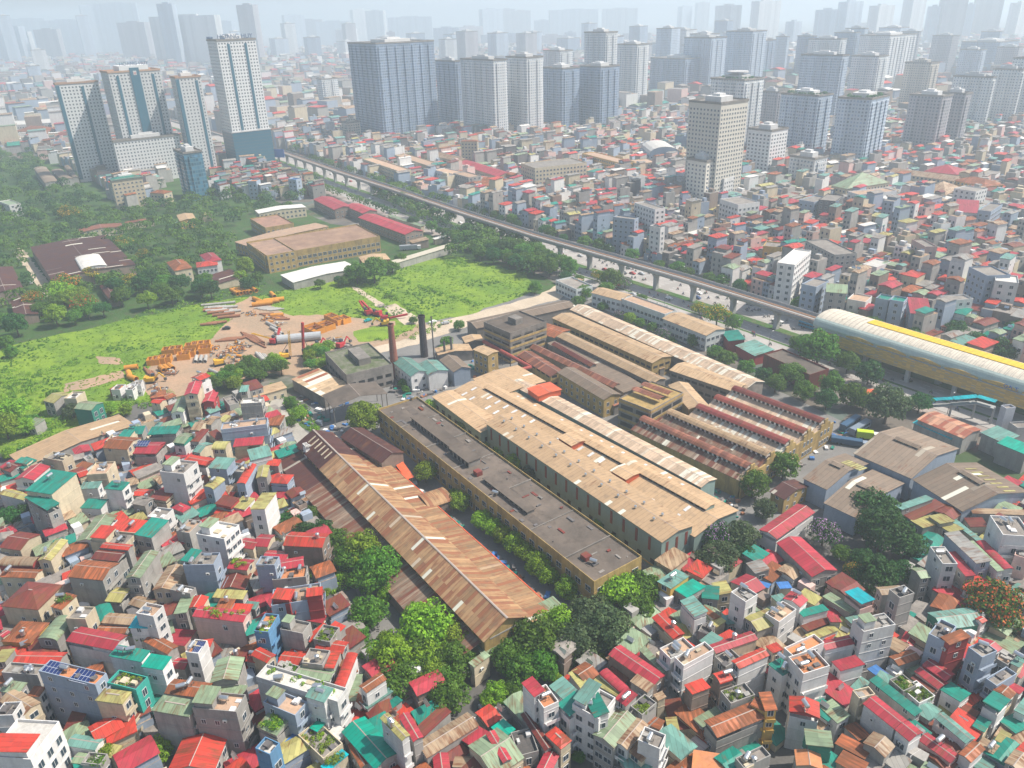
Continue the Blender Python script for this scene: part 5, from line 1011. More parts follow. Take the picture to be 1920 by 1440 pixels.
def avenue(P,skip,lab,grp,i0=2,i1=11):
    for i in range(i0,i1):
        a,b_=P[i],P[i+1]; L=(b_-a).length; n=int(L/11)
        for k in range(n):
            if rnd.random()<skip: continue
            q=a+(b_-a)*((k+.5)/n); 
            if blocked(q.x,q.y): continue
            if (q-CAM).length<640: tag(tree(q.x+rnd.uniform(-2,2),q.y+rnd.uniform(-2,2),rnd.uniform(3.6,5.6),rnd.choice((1,1,2))),lab,'tree',grp)
            else: fartree(q.x,q.y,5)
avenue(P,.25,'street tree on the near pavement of the avenue','street trees, near side of the avenue',2,8)
avenue(Pf,.3,'street tree on the far pavement of the avenue','street trees, far side of the avenue')
for poly,sp,seed in (([(-100,330),(60,300),(200,395),(120,410),(0,440),(-60,420)],17,7),([(0,230),(60,250),(110,300),(30,320),(-40,300)],24,8),([(420,340),(480,330),(600,340),(600,365),(430,430),(330,420),(240,395),(330,380)],16,9),([(520,270),(600,265),(630,290),(560,292)],20,10),([(780,300),(850,310),(870,350),(790,340)],16,11),([(700,345),(780,375),(860,420),(850,445),(770,410),(700,375)],11,13)):
    for x,y in scatter(poly,sp,seed=seed): fartree(x,y,rnd.uniform(4.5,7.5))
# ------------------------------------------------------------ towers
def col(r,g,b): return (r,g,b)
FM={'w':facade('white_tower_front',(.66,.67,.67),(.10,.14,.19),3.4,3.25,.48,.45),'b':facade('blue_tower_front',(.46,.53,.62),(.09,.14,.22),3.2,3.2,.55,.5),'d':facade('dark_tower_front',(.30,.36,.45),(.05,.09,.16),3.0,3.2,.66,.6),
 'm':facade('beige_tower_front',(.56,.50,.42),(.08,.09,.10),3.4,3.2,.5,.45),'k':facade('grey_tower_front',(.40,.38,.40),(.06,.08,.11),3.6,3.2,.5,.5),'g':facade('glass_tower_front',(.10,.22,.30),(.03,.10,.16),2.4,3.4,.85,.7,.3)}
TG=plain('teal_curtain_glass',(.03,.12,.18),.18); PINKR=slab('terracotta_terrace',(.50,.30,.20),(.42,.28,.2),.3,.3)
TWR=[]
def solve(P,d,z,X,lo=6.,hi=70.):
    f=lambda L: px((P.x+d.x*L,P.y+d.y*L,z))[0]-X
    a,b_=lo,hi
    if f(a)*f(b_)>0: return a if abs(f(a))<abs(f(b_)) else b_
    for _ in range(40):
        m=(a+b_)/2
        if f(a)*f(m)<=0: b_=m
        else: a=m
    return (a+b_)/2
def towerat(xb,yb,yt,xl,xr,ang=0.,hi=60.):
    P=at(xb,yb,0); z=3.
    while px((P.x,P.y,z))[1]>yt and z<260: z+=.5
    dL,dR=dirv(127+ang),dirv(37+ang); l=solve(P,dL,z,xl,8,hi); r=solve(P,dR,z,xr,8,hi)
    return P,z,l,r,dL,dR
def tower(xb,yb,yt,xl,xr,style='w',lab='',ang=0.,crown='flat',hero=False,hi=60.,grp=None,cat='tower block',win=None,wallm=None,glass0=0,name='tower_block'):
    P,z,l,r,dL,dR=towerat(xb,yb,yt,xl,xr,ang,hi); c=P+dL*l/2+dR*r/2; rz=R(37+ang)   # local x = dR, local y = dL
    root=empty(name,c,rz); 
    if lab: tag(root,lab,cat,grp)
    else: PEND.append((root,'%s tower block'%{'w':'white','b':'blue grey','d':'dark','m':'beige','k':'grey','g':'glass'}[style],cat,grp,z))
    wm=wallm or FM[style]; b=MB(); far=(c-CAM).length
    b.box(-r/2,r/2,-l/2,l/2,glass0,z)
    if not hero and far<1800:   # projecting bays give the slab its vertical relief
        for (n_,ln,ax_) in ((max(1,int(r/11)),r,0),(max(1,int(l/11)),l,1)):
            for i in range(n_):
                u=-ln/2+ln*(i+.5)/n_; h_=ln/n_*.27
                if ax_==0: b.box(u-h_,u+h_,-l/2-1.1,l/2+1.1,glass0+4,z-3)
                else: b.box(-r/2-1.1,r/2+1.1,u-h_,u+h_,glass0+4,z-3)
    b.build('wall',wm,root)
    if glass0:
        b=MB(); b.box(-r/2-1,r/2+1,-l/2-1,l/2+1,0,glass0); g=b.build('glass_podium',TG,root); b=MB(); b.box(-r/2-1.4,r/2+1.4,-l/2-1.4,l/2+1.4,glass0,glass0+1.2); b.build('ledge',WALL['w'],root)
        b=MB(); 
        for k in range(1,12): b.box(-r/2-1.06,r/2+1.06,-l/2-1.06,l/2+1.06,glass0*k/12,glass0*k/12+.25)
        b.build('mullion',IRON,root)
    b=MB(); b.box(-r/2-.5,r/2+.5,-l/2-.5,l/2+.5,z,z+.6); ring(b,r+1,l+1,z+.6,1.2,.3); b.build('roof',PINKR if crown in('pink','step') else ROOF['k'],root)
    b=MB(); b.box(-r*.22,r*.22,-l*.25,l*.25,z+.6,z+4.6); b.box(-r*.1,r*.12,-l*.1,l*.14,z+4.6,z+6.4); b.build('machine_room',FM['m'] if style=='m' else WALL['w'],root)
    if crown=='green':
        b=MB()
        for _ in range(46):
            t=rnd.uniform(0,6.28); leafball(b,((r/2-2)*math.cos(t),(l/2-2)*math.sin(t),z+2),rnd.uniform(1.2,2.4),24,1.1)
        b.build('roof_garden',LEAFS[2],root)
    if crown=='disc':
        b=MB(); b.cyl((0,0,z+6.4),(0,0,z+8),r*.33,None,24); b.build('round_helipad',WALL['w'],root); b=MB()
        for _ in range(30):
            t=rnd.uniform(0,6.28); leafball(b,(r*.38*math.cos(t),l*.38*math.sin(t),z+2),1.6,20,1.)
        b.build('roof_garden',LEAFS[2],root)
    if hero: windows(root,c,rz,r,l,z-1,z0=max(3,glass0+1),**(win or dict(sp=3.1,w=1.35,h=1.5,fh=3.3,sill=1.)))
    n=Vector((0,0,0)); BLOCK.append([(c+dR*a*r*.55+dL*d*l*.55).to_2d() for a,d in ((-1,-1),(1,-1),(1,1),(-1,1))])
    return root,c,l,r,z
TWW=plaster('tower_white_render',(.66,.66,.66),.15); TWB=plaster('tower_beige_render',(.74,.69,.60),.12)
t1=tower(152,342,160,103,184,lab='white tower block with terracotta roof, left one of the trio at left',crown='pink',hero=True,wallm=TWW,hi=48)
t2=tower(250,340,138,188,314,lab='widest white tower block of the trio with teal glass stripe and rooftop lettering',crown='pink',hero=True,wallm=TWW,hi=50)
t3=tower(366,332,148,319,376,lab='white tower block, right one of the trio at left',crown='pink',hero=True,wallm=TWW,hi=40)
r0_,c_,l_,r_,z_=t2
b=MB(); b.box(-4.5,4.5,-l_/2-.9,-l_/2+3,4,z_+4); b.build('glass_stripe',TG,r0_)
b=MB(); b.box(-r_*.28,r_*.28,-l_/2-.4,l_*.2,z_,z_+6); b.build('raised_centre',TWW,r0_)
text('HOANG HUY',4.6,DKBL,r0_,(-13,-l_/2-.2,z_+6.3),(R(90),0,0),.25); b=MB(); b.box(-1.6,1.6,-l_/2-1.1,-l_/2-.9,z_-3,z_+1); b.build('logo_panel',WALL['w'],r0_); text('H',3.,REDM,r0_,(-1.1,-l_/2-1.2,z_-2.2),(R(90),0,0),.1,'logo')
for rr,cc,ll,r2,zz_ in (t1,t3):
    b=MB(); b.box(-r2/2-.3,-r2/2+3,-ll/2-.6,-ll/2+2,3,zz_-1); b.build('glass_stripe',TG,rr)
tower(232,348,268,212,335,lab='low white wing linking the three white towers at left',hero=True,wallm=TWW,hi=75)
t4=tower(449,322,78,388,479,lab='tallest white tower with teal glass base and rooftop lettering at upper left',hero=True,wallm=TWW,glass0=41,hi=44)
text('HOANG HUY',6.2,DKBL,t4[0],(-t4[3]/2+1,-t4[2]/2-.4,t4[4]+2),(R(90),0,0),.3); text('HOANG HUY',3.2,DKBL,t4[0],(-t4[3]/2-.5,t4[2]/2-2,t4[4]+2),(R(90),0,R(-90)),.3)
tower(362,377,290,326,378,'g',lab='narrow grey office tower with glass centre below the right white tower',hi=30,wallm=None,name='office_tower')
cg=tower(222,394,342,205,268,lab='cream apartment house with green pyramid roof below the white towers',hero=True,wallm=WALL['m'],hi=26,win=dict(sp=3.4,w=1.6,h=1.5,fh=3.4,sill=1),name='apartment_house',cat='apartment house')
z=cg[4]; b=MB(); a_,d_=cg[3]/2+.8,cg[2]/2+.8; b.add([(-a_,-d_,z+1),(a_,-d_,z+1),(a_,d_,z+1),(-a_,d_,z+1),(0,0,z+5)],[(0,1,4),(1,2,4),(2,3,4),(3,0,4)]); b.build('pyramid_roof',ROOF['t'],cg[0])
be=tower(1336,390,197,1293,1403,lab='slim beige tower block standing alone above the dense houses',hero=True,wallm=TWB,hi=34,win=dict(sp=3.2,w=1.5,h=1.5,fh=3.25,sill=.9))
tower(1318,392,305,1282,1345,lab='lower stepped shoulder of the slim beige tower',hero=True,wallm=TWB,hi=20,win=dict(sp=3.2,w=1.5,h=1.5,fh=3.25,sill=.9))
tower(1436,340,248,1403,1478,lab='shorter white tower block right of the slim beige tower',hero=True,wallm=TWW,hi=32,win=dict(sp=3.6,w=1.9,h=1.5,fh=3.3,sill=1))
tower(1518,306,182,1463,1562,'b',lab='blue grey tower block with roof garden, left of the green topped pair',crown='green',hi=44)
tower(1612,325,188,1572,1690,'b',lab='blue grey tower block with roof garden, right of the green topped pair',crown='green',hi=44,ang=8)
tower(1382,300,152,1313,1433,'w',lab='white tower with dark roof storey, roof garden and round helipad',crown='disc',hi=44)
for v in """722 272 83 652 813 d|dark blue and white wide tower block, second group from left||110;860 248 117 816 866 d|narrow dark tower block between wide dark tower and pale pair||70;930 268 115 863 950 w|pale tower block, left one of the middle pair||75;990 262 110 948 1018 w|pale tower block, right one of the middle pair||75;1054 252 130 1017 1087 d|dark grey tower block, left one of the middle dark pair||70;1124 248 127 1087 1162 d|dark grey tower block, right one of the middle dark pair||75;
1132 232 62 1077 1158 w|white tower block rising behind the middle dark pair||44;1190 210 85 1157 1217 w|white tower block right of the middle dark pair||44;1050 200 97 1015 1074 w|low white tower seen between the pale pair and dark pair||44;1280 192 112 1220 1335 d|long dark unfinished slab with flat top behind the beige tower||90;1325 190 72 1277 1363 b|pale blue tower block behind the helipad tower||60;1400 180 60 1362 1438 b|blue tower block behind the dark brown tower||60;
1422 172 77 1383 1455 d|dark brown edged tower block behind the helipad tower||50;1745 296 183 1706 1787 k|mauve grey slab tower with white balconies, left half||60;1788 286 178 1765 1823 k|mauve grey slab tower with white balconies, right half||60;1838 252 147 1788 1868 w|white and grey tower at right, first of the stepped row||60;1890 246 133 1862 1912 w|white and grey tower at right, second of the stepped row||60;1950 240 112 1900 1990 w|white tower cut by the right edge||60;
1560 190 75 1497 1588 w|white slab tower behind the left green topped tower||60;1650 182 68 1613 1738 w|long white slab tower with dark storey band||90;1560 240 106 1499 1592 b|tower block with bright rooftop behind the green topped pair||60;1630 218 107 1597 1666 w|white balcony tower between the green topped pair||60;1728 216 120 1697 1762 m|pale beige tower behind the mauve slab||60;1860 150 80 1803 1912 d|wide dark blue netted slab at upper right||100;1450 260 175 1425 1470 k|narrow striped grey tower beside the white helipad tower||30;
62 166 125 42 74 b|slim blue hazy tower at far left||30;611 215 150 593 634 w|small white tower right of the tallest white tower||30;655 272 232 640 675 m|small cream block by the elevated railway||30;1520 358 300 1481 1552 w|white office block with curved balconies in the dense houses||34""".replace('\n','').split(';'):
    a,lb,_,hi=v.split('|'); q=a.split(); tower(*[float(x) for x in q[:5]],q[5],lab=lb,hi=float(hi))
SKY="""1522 1560 18;1556 1610 3;1612 1670 10;1674 1727 -6;1729 1746 12;1747 1795 -4;1797 1812 8;1812 1863 -3;1870 1925 5;1336 1382 10;1396 1460 2;1270 1292 12;1303 1323 5;669 694 18;697 722 20;743 800 32;905 940 17;941 962 17;965 990 20;1006 1030 38;1040 1110 18;1135 1186 16;860 903 50;912 1008 64;1010 1058 66;180 205 8;213 258 3;50 84 35;-10 50 50;112 160 38;245 286 42;325 346 7;544 570 28;563 600 37;608 650 40;468 494 9;312 416 30;1060 1078 60;820 858 52;1240 1280 75;1210 1232 78;1470 1495 40;1590 1640 45;420 440 40;730 742 60;640 668 55;1170 1215 62;20 60 60;90 118 55;1690 1720 70;1760 1800 92;1880 1920 95"""
for i,v in enumerate(SKY.split(';')):
    a,b_,yt=[float(q) for q in v.split()]; m=(a+b_)/2; yb=76-(m-960)*.03+rnd.uniform(-4,5)
    if yt>40: yb+=18
    elif m>1330 or 300<m<420 or 460<m<500: yb=112-(m-960)*.03+rnd.uniform(-5,5)
    P,z,l,r,dL,dR=towerat(m,yb,yt,a,b_,0,120); w_=(at(b_,yb,0)-at(a,yb,0)).length; c=P; c.z=0
    root=empty('skyline_tower',c,R(rnd.choice((-15,0,10,37)))); b=MB(); b.box(-w_/2,w_/2,-18,18,0,z); b.box(-w_*.2,w_*.2,-6,6,z,z+5)
    for k in range(3): u=-w_/2+w_*(k+.5)/3; b.box(u-w_*.09,u+w_*.09,-14.2,14.2,0,z-2)
    b.build('wall',FM[rnd.choice('wbbk')],root); PEND.append((root,('wide' if w_>90 else 'slim' if w_<45 else '')+' hazy far skyline tower','skyline tower','far skyline towers',z)); LM.append if 0 else None
EXTRA="0 45 30 130;150 178 30 120;258 285 44 118;525 560 45 115;575 598 70 118;640 668 45 112;820 856 75 140;845 905 60 135;905 960 63 128;960 1012 64 126;1225 1275 85 150;1290 1320 90 170;1600 1625 55 130;1740 1800 68 150;1800 1850 95 170;1870 1920 90 160;1840 1880 60 130;1500 1530 70 140;700 740 70 120;755 790 75 124;430 455 60 120;330 360 85 130;1085 1120 45 110;1340 1375 40 120;60 85 95 150;1455 1480 70 150;1180 1215 50 120;1690 1725 60 150"
for v in EXTRA.split(';'):
    a,b_,yt,yb=[float(q) for q in v.split()]; tower((a+b_)/2,yb,yt,a,b_,rnd.choice('wbbdk'),ang=rnd.choice((0,0,12,-10)),hi=45,grp='hazy towers of the middle distance')
for i in range(34):
    x=1130+i*24+rnd.uniform(-10,10) if i<24 else 430+(i-24)*72+rnd.uniform(-20,20); h_=rnd.uniform(13,30); yb=rnd.uniform(118,168) if i<24 else rnd.uniform(112,126)
    if 1440<x<1500: continue
    tower(x,yb,rnd.uniform(52,88) if i<24 else rnd.uniform(55,80),x-h_,x+h_,rnd.choice('wbbkd'),ang=rnd.choice((0,0,10,-12)),hi=55,grp='hazy towers of the middle distance')
for rr,ll,r2,zz_,xs in ((r0_,l_,r_,z_,(-.34,.34)),(t1[0],t1[2],t1[3],t1[4],(.1,)),(t3[0],t3[2],t3[3],t3[4],(.3,)),(t4[0],t4[2],t4[3],t4[4],(-.22,.22))):
    for q in xs: b=MB(); b.box(r2*q-1.3,r2*q+1.3,-ll/2-.5,-ll/2+1,43 if rr is t4[0] else 6,zz_-3); b.build('glass_stripe',TG,rr)
# mid-distance buildings one can pick out
mb=lambda lb,t,v,z,k,rm,wm,**kk: bld('building',lb,'building',Q(t,*v),z,k,ROOF[rm],WALL[wm],**kk)
wv=dict(sp=3.2,w=1.5,h=1.5,fh=3.4,sill=1)
for lb,t,v,z,k,rm,wm in (
 ('tall blank white slab house beside the viaduct','6',(535,285,640,300,720,215),27,'F','w','w'),('big white cube house with small windows left of the beige tower foot','6',(110,-205,260,-185,290,-215),22,'F','w','w'),
 ('pale grey blank block behind the white cube house','z',(240,1135,350,1170,400,1130),22,'F','k','w'),('dark glass fronted corner building with curved white balconies by the avenue','y',(1515,1225,1640,1240,1735,1235),24,'F','k','u'),
 ('slim white tower house with dark top beside the avenue','y',(1735,1275,1800,1290,1820,1280),22,'F','d','w'),('white building with balconies behind the dark corner building','y',(1660,1150,1780,1190,1810,1170),24,'F','k','w'),
 ('ochre house with green roof garden in the dense quarter','6',(450,190,560,200,575,170),16,'F','k','y'),('tall grey concrete block behind the slab house','6',(700,165,870,250,890,185),20,'F','k','k'),
 ('pink sided tall house in the dense quarter','6',(1300,160,1380,205,1420,185),22,'F','k','p'),('white arched loggia house among red roofs','6',(1040,300,1130,320,1140,270),15,'F','w','w'),
 ('white and glass office house at right beyond the station','6',(1740,385,1880,400,1900,360),24,'F','w','w'),('grey blank sided office block left of the white and glass house','6',(1650,330,1760,385,1800,330),25,'F','k','u'),
 ('white balcony house with red top floor near the station','6',(1480,490,1540,520,1600,470),17,'F','k','w'),('twin dark teal glazed house by the station, left','6',(1090,485,1170,500,1180,470),16,'F','t','u'),('twin dark teal glazed house by the station, right','6',(1170,495,1255,510,1260,480),17,'F','t','u'),
 ('grey gable topped tall house beside the viaduct end','6',(800,440,920,450,930,400),20,'G','g','k'),('blue fronted tall house beside the white slab','6',(690,410,780,430,800,380),19,'F','k','u'),('turquoise fronted house with crimson roof near the station','6',(1265,560,1385,570,1390,500),13,'S','c','u'),
 ('white house with small red roof before the station trees','6',(930,490,1040,510,1060,470),12,'F','B','w'),('white block with red terrace roof below the beige tower','z',(990,1100,1060,1120,1140,1060),18,'F','B','w'),('grey office slab behind the red roofs at right','z',(1560,1070,1690,1090,1680,1060),20,'F','k','w'),
 ('long white house with red parapet among the dense houses','z',(1530,1190,1660,1200,1665,1150),15,'S','c','w'),('tall grey house with dark teal windows at right','z',(1680,1190,1760,1200,1780,1150),18,'F','k','u'),('pale blue grey blank block left of the brown parapet block','z',(690,1135,780,1150,790,1110),18,'F','k','u'),
 ('dark grey blank block with flat top','z',(780,1130,880,1140,890,1100),20,'F','k','d'),('green roofed cream house in the dense quarter','z',(910,1060,1000,1080,1090,1010),18,'H','g','m'),('orange arched roof hall near the beige tower foot','z',(385,1095,560,1130,575,1115),8,'A','o','m')):
    mb(lb,t,v,z,k,rm,wm,win=wv,bands=True,rh=None)
# schools and halls beyond the avenue
for lb,t,v,z,k,rm,wm in (
 ('long cream college block with rows of windows beside the avenue','y',(125,900,330,970,355,945),14,'F','B','m'),('second cream college block with tan flat roof','y',(310,880,500,940,545,920),13,'F','B','m'),('tan roofed college range behind the second block','y',(465,860,680,915,720,895),12,'G','b','m'),
 ('tall cream building with orange hip roof and arched glass front','y',(665,790,760,790,840,795),26,'H','o','m'),('white college block with salmon roof beside the avenue trees','y',(520,960,700,1000,760,985),15,'F','B','w'),('crimson roofed cream hall of the college','y',(670,925,900,1000,960,975),12,'G','c','m'),
 ('grey brown end block of the college facing the avenue','y',(650,985,740,1010,765,985),17,'F','B','k'),('long beige six storey block with cream walls','y',(1045,935,1130,965,1340,905),22,'F','k','m'),('low salmon roofed wing before the beige block','y',(780,1040,960,1060,1010,1020),9,'G','o','m'),
 ('orange walled school courtyard range, left part','y',(1370,870,1600,930,1640,910),14,'F','B','y'),('orange walled school courtyard range, right part','y',(1600,930,1720,920,1780,890),14,'F','B','m'),('blue walled sports hall with curved white roof','y',(1690,830,1740,870,1895,855),16,'A','w','u'),
 ('long tan school block with gallery windows at right','z',(1165,970,1540,1020,1570,1000),14,'G','b','m'),('crimson roofed school wing behind the tan block','z',(1370,965,1560,985,1590,955),14,'H','c','m'),('peach school block with orange roof','z',(1555,1020,1740,1060,1770,1030),14,'H','o','y'),
 ('brown hipped pavilion roof among the houses','z',(1350,1080,1500,1100,1560,1055),9,'H','b','m'),('pink roofed long white block left of the white towers','x',(130,740,290,745,300,725),14,'H','o','m'),('small crimson hipped villa left of the white towers','x',(240,790,320,810,370,800),9,'H','r','w'),
 ('white L shaped block at far left','x',(30,710,320,690,340,665),16,'F','w','w'),('grey house by the left white tower','m',(0,560,80,590,90,545),10,'F','g','w'),('cream villa beside the cream apartment house','x',(850,1085,930,1090,960,1075),12,'H','o','m'),
 ('small blue sided tower house near the crimson workshops','n',(265,165,335,165,345,150),16,'F','O','u'),('narrow pale blue house left of the avenue','n',(575,150,640,155,645,140),18,'F','u','u'),('green roofed pavilion in the trees beyond the station','6',(1665,680,1730,710,1820,680),6,'H','t','m')):
    mb(lb,t,v,z,k,rm,wm,win=dict(sp=3.4,w=1.7,h=1.6,fh=3.5,sill=1,cap=100),rh=None)
BILL=empty('billboard',at(525,312,0),R(-20),'blue billboard at the foot of the tallest white tower','billboard'); b=MB(); b.box(-8,8,-.3,.3,10,19); b.build('panel',BLUE,BILL); b=MB(); b.box(-.5,.5,.35,1.2,0,14); b.build('post',IRON,BILL)
mkbb()
# ------------------------------------------------------------ the dense quarters: thousands of houses
CW=[WALL[c] for c in 'kwmuxdp']; CR=[ROOF[c] for c in 'rcnogteyabkw']; CM=CW+CR+[STEEL,GLASS]; nW=len(CW); iS=nW+len(CR); iG=iS+1
WR=[nW+i for i,c in enumerate('rcnogteyabkw') for _ in range({'r':14,'c':11,'n':9,'o':7,'g':8,'t':5,'e':6,'y':2,'a':6,'b':5,'k':7,'w':2}[c])]
WRD=[nW+i for i,c in enumerate('rcnogteyabkw') for _ in range({'r':8,'c':6,'n':6,'o':5,'g':7,'t':7,'e':4,'y':2,'a':5,'b':3,'k':7,'w':0}[c])]
WRF=[nW+i for i,c in enumerate('rcnogteyabkw') for _ in range({'r':8,'c':4,'n':5,'o':5,'g':4,'t':2,'e':5,'y':1,'a':10,'b':7,'k':12,'w':4}[c])]
WWL=[0]*7+[1]*4+[2]*4+[3]*6+[4]*2+[5]*1+[6]*2
def chouse(b,x,y,a,w_,d,h,rg,lod,WRc):
    ca,sa=math.cos(a),math.sin(a)
    def T(L): return [(x+u*ca-v*sa,y+u*sa+v*ca,zz_) for u,v,zz_ in L]
    W_,D_=w_/2,d/2; m=rg.choice(WWL)
    b.add(T([(-W_,-D_,0),(W_,-D_,0),(W_,D_,0),(-W_,D_,0),(-W_,-D_,h),(W_,-D_,h),(W_,D_,h),(-W_,D_,h)]),[(0,1,5,4),(1,2,6,5),(2,3,7,6),(3,0,4,7),(4,5,6,7)],m); b.m[-1]=nW+rg.choice((9,10,10,8))
    r=rg.random()
    if r<.84:
        f0,f1=(-1,1) if r<.58 else ((-1,rg.uniform(0,.5)) if r<.7 else (rg.uniform(-.5,0),1)); o=.25; hh=h+ (rg.uniform(1.8,2.5) if r>.42 or rg.random()<.4 else .15); y0,y1=f0*D_-o,f1*D_+o; mr=rg.choice(WRc)
        if hh>h+1: b.add(T([(-W_*.92,y0+.6,h),(W_*.92,y0+.6,h),(W_*.92,y1-.5,h),(-W_*.92,y1-.5,h),(-W_*.92,y0+.6,hh-.1),(W_*.92,y0+.6,hh-.1),(W_*.92,y1-.5,hh-.1),(-W_*.92,y1-.5,hh-.1)]),[(0,1,5,4),(1,2,6,5),(2,3,7,6),(3,0,4,7)],m)
        if rg.random()<.5: k=w_*.14; b.add(T([(-W_-o,y0,hh),(0,y0,hh+k),(W_+o,y0,hh),(-W_-o,y1,hh),(0,y1,hh+k),(W_+o,y1,hh)]),[(0,1,4,3),(1,2,5,4),(0,2,1),(3,4,5)],mr)
        else: b.add(T([(-W_-o,y0,hh),(W_+o,y0,hh),(W_+o,y1,hh+.5),(-W_-o,y1,hh+.5),(-W_-o,y0,hh-.3),(W_+o,y0,hh-.3),(W_+o,y1,hh+.2),(-W_-o,y1,hh+.2)]),[(0,1,2,3),(0,4,5,1),(1,5,6,2),(2,6,7,3),(3,7,4,0)],mr)
    elif lod<2: q=rg.uniform(-.6,.3)*D_; b.add(T([(-W_*.8,q,h),(W_*.5,q,h),(W_*.5,q+2.6,h),(-W_*.8,q+2.6,h),(-W_*.8,q,h+2.4),(W_*.5,q,h+2.4),(W_*.5,q+2.6,h+2.4),(-W_*.8,q+2.6,h+2.4)]),[(0,1,5,4),(1,2,6,5),(2,3,7,6),(3,0,4,7),(4,5,6,7)],m)
    if lod<2 and rg.random()<.6:
        u,v=rg.uniform(-.5,.5)*W_,rg.uniform(-.6,.6)*D_; q=h+rg.uniform(.6,3); s=.5; L=1.; b.add(T([(u-L,v-s,q),(u+L,v-s,q),(u+L,v+s,q),(u-L,v+s,q),(u-L,v,q+1),(u+L,v,q+1)]),[(0,1,5,4),(2,3,4,5),(1,2,5),(3,0,4),(3,2,1,0)],iS)
    if lod==0:
        for f in range(int(h/3.3)):
            for s in (-1,1):
                for u in (-.45,.45):
                    if rg.random()<.85: b.add(T([(u*W_-.6,s*(D_+.04),f*3.3+1),(u*W_+.6,s*(D_+.04),f*3.3+1),(u*W_+.6,s*(D_+.04),f*3.3+2.6),(u*W_-.6,s*(D_+.04),f*3.3+2.6)]),[(0,1,2,3)],iG)
            if rg.random()<.35: s=rg.choice((-1,1)); v=rg.uniform(-.6,.6)*D_; b.add(T([(s*(W_+.04),v-.5,f*3.3+1.2),(s*(W_+.04),v+.5,f*3.3+1.2),(s*(W_+.04),v+.5,f*3.3+2.4),(s*(W_+.04),v-.5,f*3.3+2.4)]),[(0,1,2,3)],iG)
AVF=[(p.x,p.y) for p in offs(VP,34)]; AVN=[(p.x,p.y) for p in offs(VP,-34)]
AVP=AVF+AVN[::-1]
def city(b,inside,bb,cw,cd,hs,seed,lod,WRc,angs=(0,0,6,-8,12,-14),blk=90,road=5.5,skip=.03):
    rg=random.Random(seed); n=0; A0=R(-53)
    # walk blocks of the rotated grid
    cs,sn=math.cos(A0),math.sin(A0)
    us=[x*cs+y*sn for x in bb[:2] for y in bb[2:]]; vs=[-x*sn+y*cs for x in bb[:2] for y in bb[2:]]
    u=min(us)
    while u<max(us):
        v=min(vs)
        while v<max(vs):
            a=A0+R(rg.choice(angs)); cx,cy=(u+blk/2)*cs-(v+blk/2)*sn,(u+blk/2)*sn+(v+blk/2)*cs
            if bb[0]-blk<cx<bb[1]+blk and bb[2]-blk<cy<bb[3]+blk:
                ca,sa=math.cos(a),math.sin(a); q=-blk/2
                while q<blk/2:
                    dd=cd*rg.uniform(.85,1.15); p=-blk/2; alley=rg.random()<.5
                    while p<blk/2:
                        w_=cw*rg.choice((.8,1,1,1.2,1.5)); X,Y=cx+(p+w_/2)*ca-(q+dd/2)*sa,cy+(p+w_/2)*sa+(q+dd/2)*ca
                        if rg.random()>skip and inside(X,Y) and not inpoly(X,Y,AVP) and not blocked(X,Y):
                            e1=(X+dd*.4*-sa,Y+dd*.4*ca); e2=(X-dd*.4*-sa,Y-dd*.4*ca)
                            if not blocked(*e1) and not blocked(*e2): 
                                h=rg.choice(hs)*rg.uniform(.85,1.15); chouse(b,X,Y,a,w_-.1,dd*rg.uniform(.8,1),h,rg,lod,WRc); n+=1
                            else: chouse(b,X,Y,a,min(w_-.1,3.5),3.5,rg.uniform(3,6),rg,2,WRc)
                        p+=w_
                    q+=dd+(road*.6 if alley else .4)
            v+=blk+road
        u+=blk+road
    return n
def farside(x,y):   # beyond the avenue
    return inpoly(x,y,FARP)
FARP=AVF+[(2600,-400),(4000,4200),(-2600,4200)]
def dist(x,y): return math.hypot(x,y)
def inview(x,y,m=60):
    v=Vector((x,y,8))-CAM; q=v.dot(fw)
    if q<10: return False
    X=960+F*v.dot(rt)/q; return -m<X<1920+m and (720-F*v.dot(up)/q)<1440+m
cb=MB(); n1=city(cb,lambda x,y: inview(x,y) and dist(x,y)<640 and farside(x,y),(-300,700,250,700),5.2,10.5,(5,6,7,8,9,10,11,12,15,19),11,0,WR); o=cb.build('dense_housing',CM); tag(o,'crowded red, green and grey roofed tube houses beyond the avenue at right','housing',None,'stuff')
cb=MB(); n2=city(cb,lambda x,y: inview(x,y) and 640<=dist(x,y)<1250 and farside(x,y),(-900,1250,400,1300),6.2,13,(6,7,8,9,10,12,14,18),12,1,WRF,blk=110); o=cb.build('dense_housing',CM); tag(o,'crowded houses around and between the towers in the middle distance','housing',None,'stuff')
WOOD=[tuple(at(*p)[:2]) for p in [(-400,640),(-300,300),(60,285),(150,330),(250,395),(330,330),(420,330),(500,320),(620,335),(700,350),(1000,470),(1090,540),(1000,620),(0,900)]]
LEFTFAR=lambda x,y: inview(x,y) and not farside(x,y) and y>420 and not inpoly(x,y,WOOD)
cb=MB(); n3=city(cb,lambda x,y: LEFTFAR(x,y) and dist(x,y)<1350,(-1300,200,420,1400),6,14,(7,8,10,11,13,15),13,1,WRF,blk=110,skip=.12); o=cb.build('dense_housing',CM); tag(o,'hazy low houses around and behind the white towers at left','housing',None,'stuff')
LTW=[tuple(at(*p)[:2]) for p in [(400,370),(440,330),(530,310),(640,345),(600,372),(480,378)]]
cb=MB(); n4=city(cb,lambda x,y: inpoly(x,y,LTW),bbox(LTW),5,11,(8,10,12,14),14,0,WR); o=cb.build('dense_housing',CM); tag(o,'cluster of small red and blue houses at the foot of the tallest white tower','housing',None,'stuff')
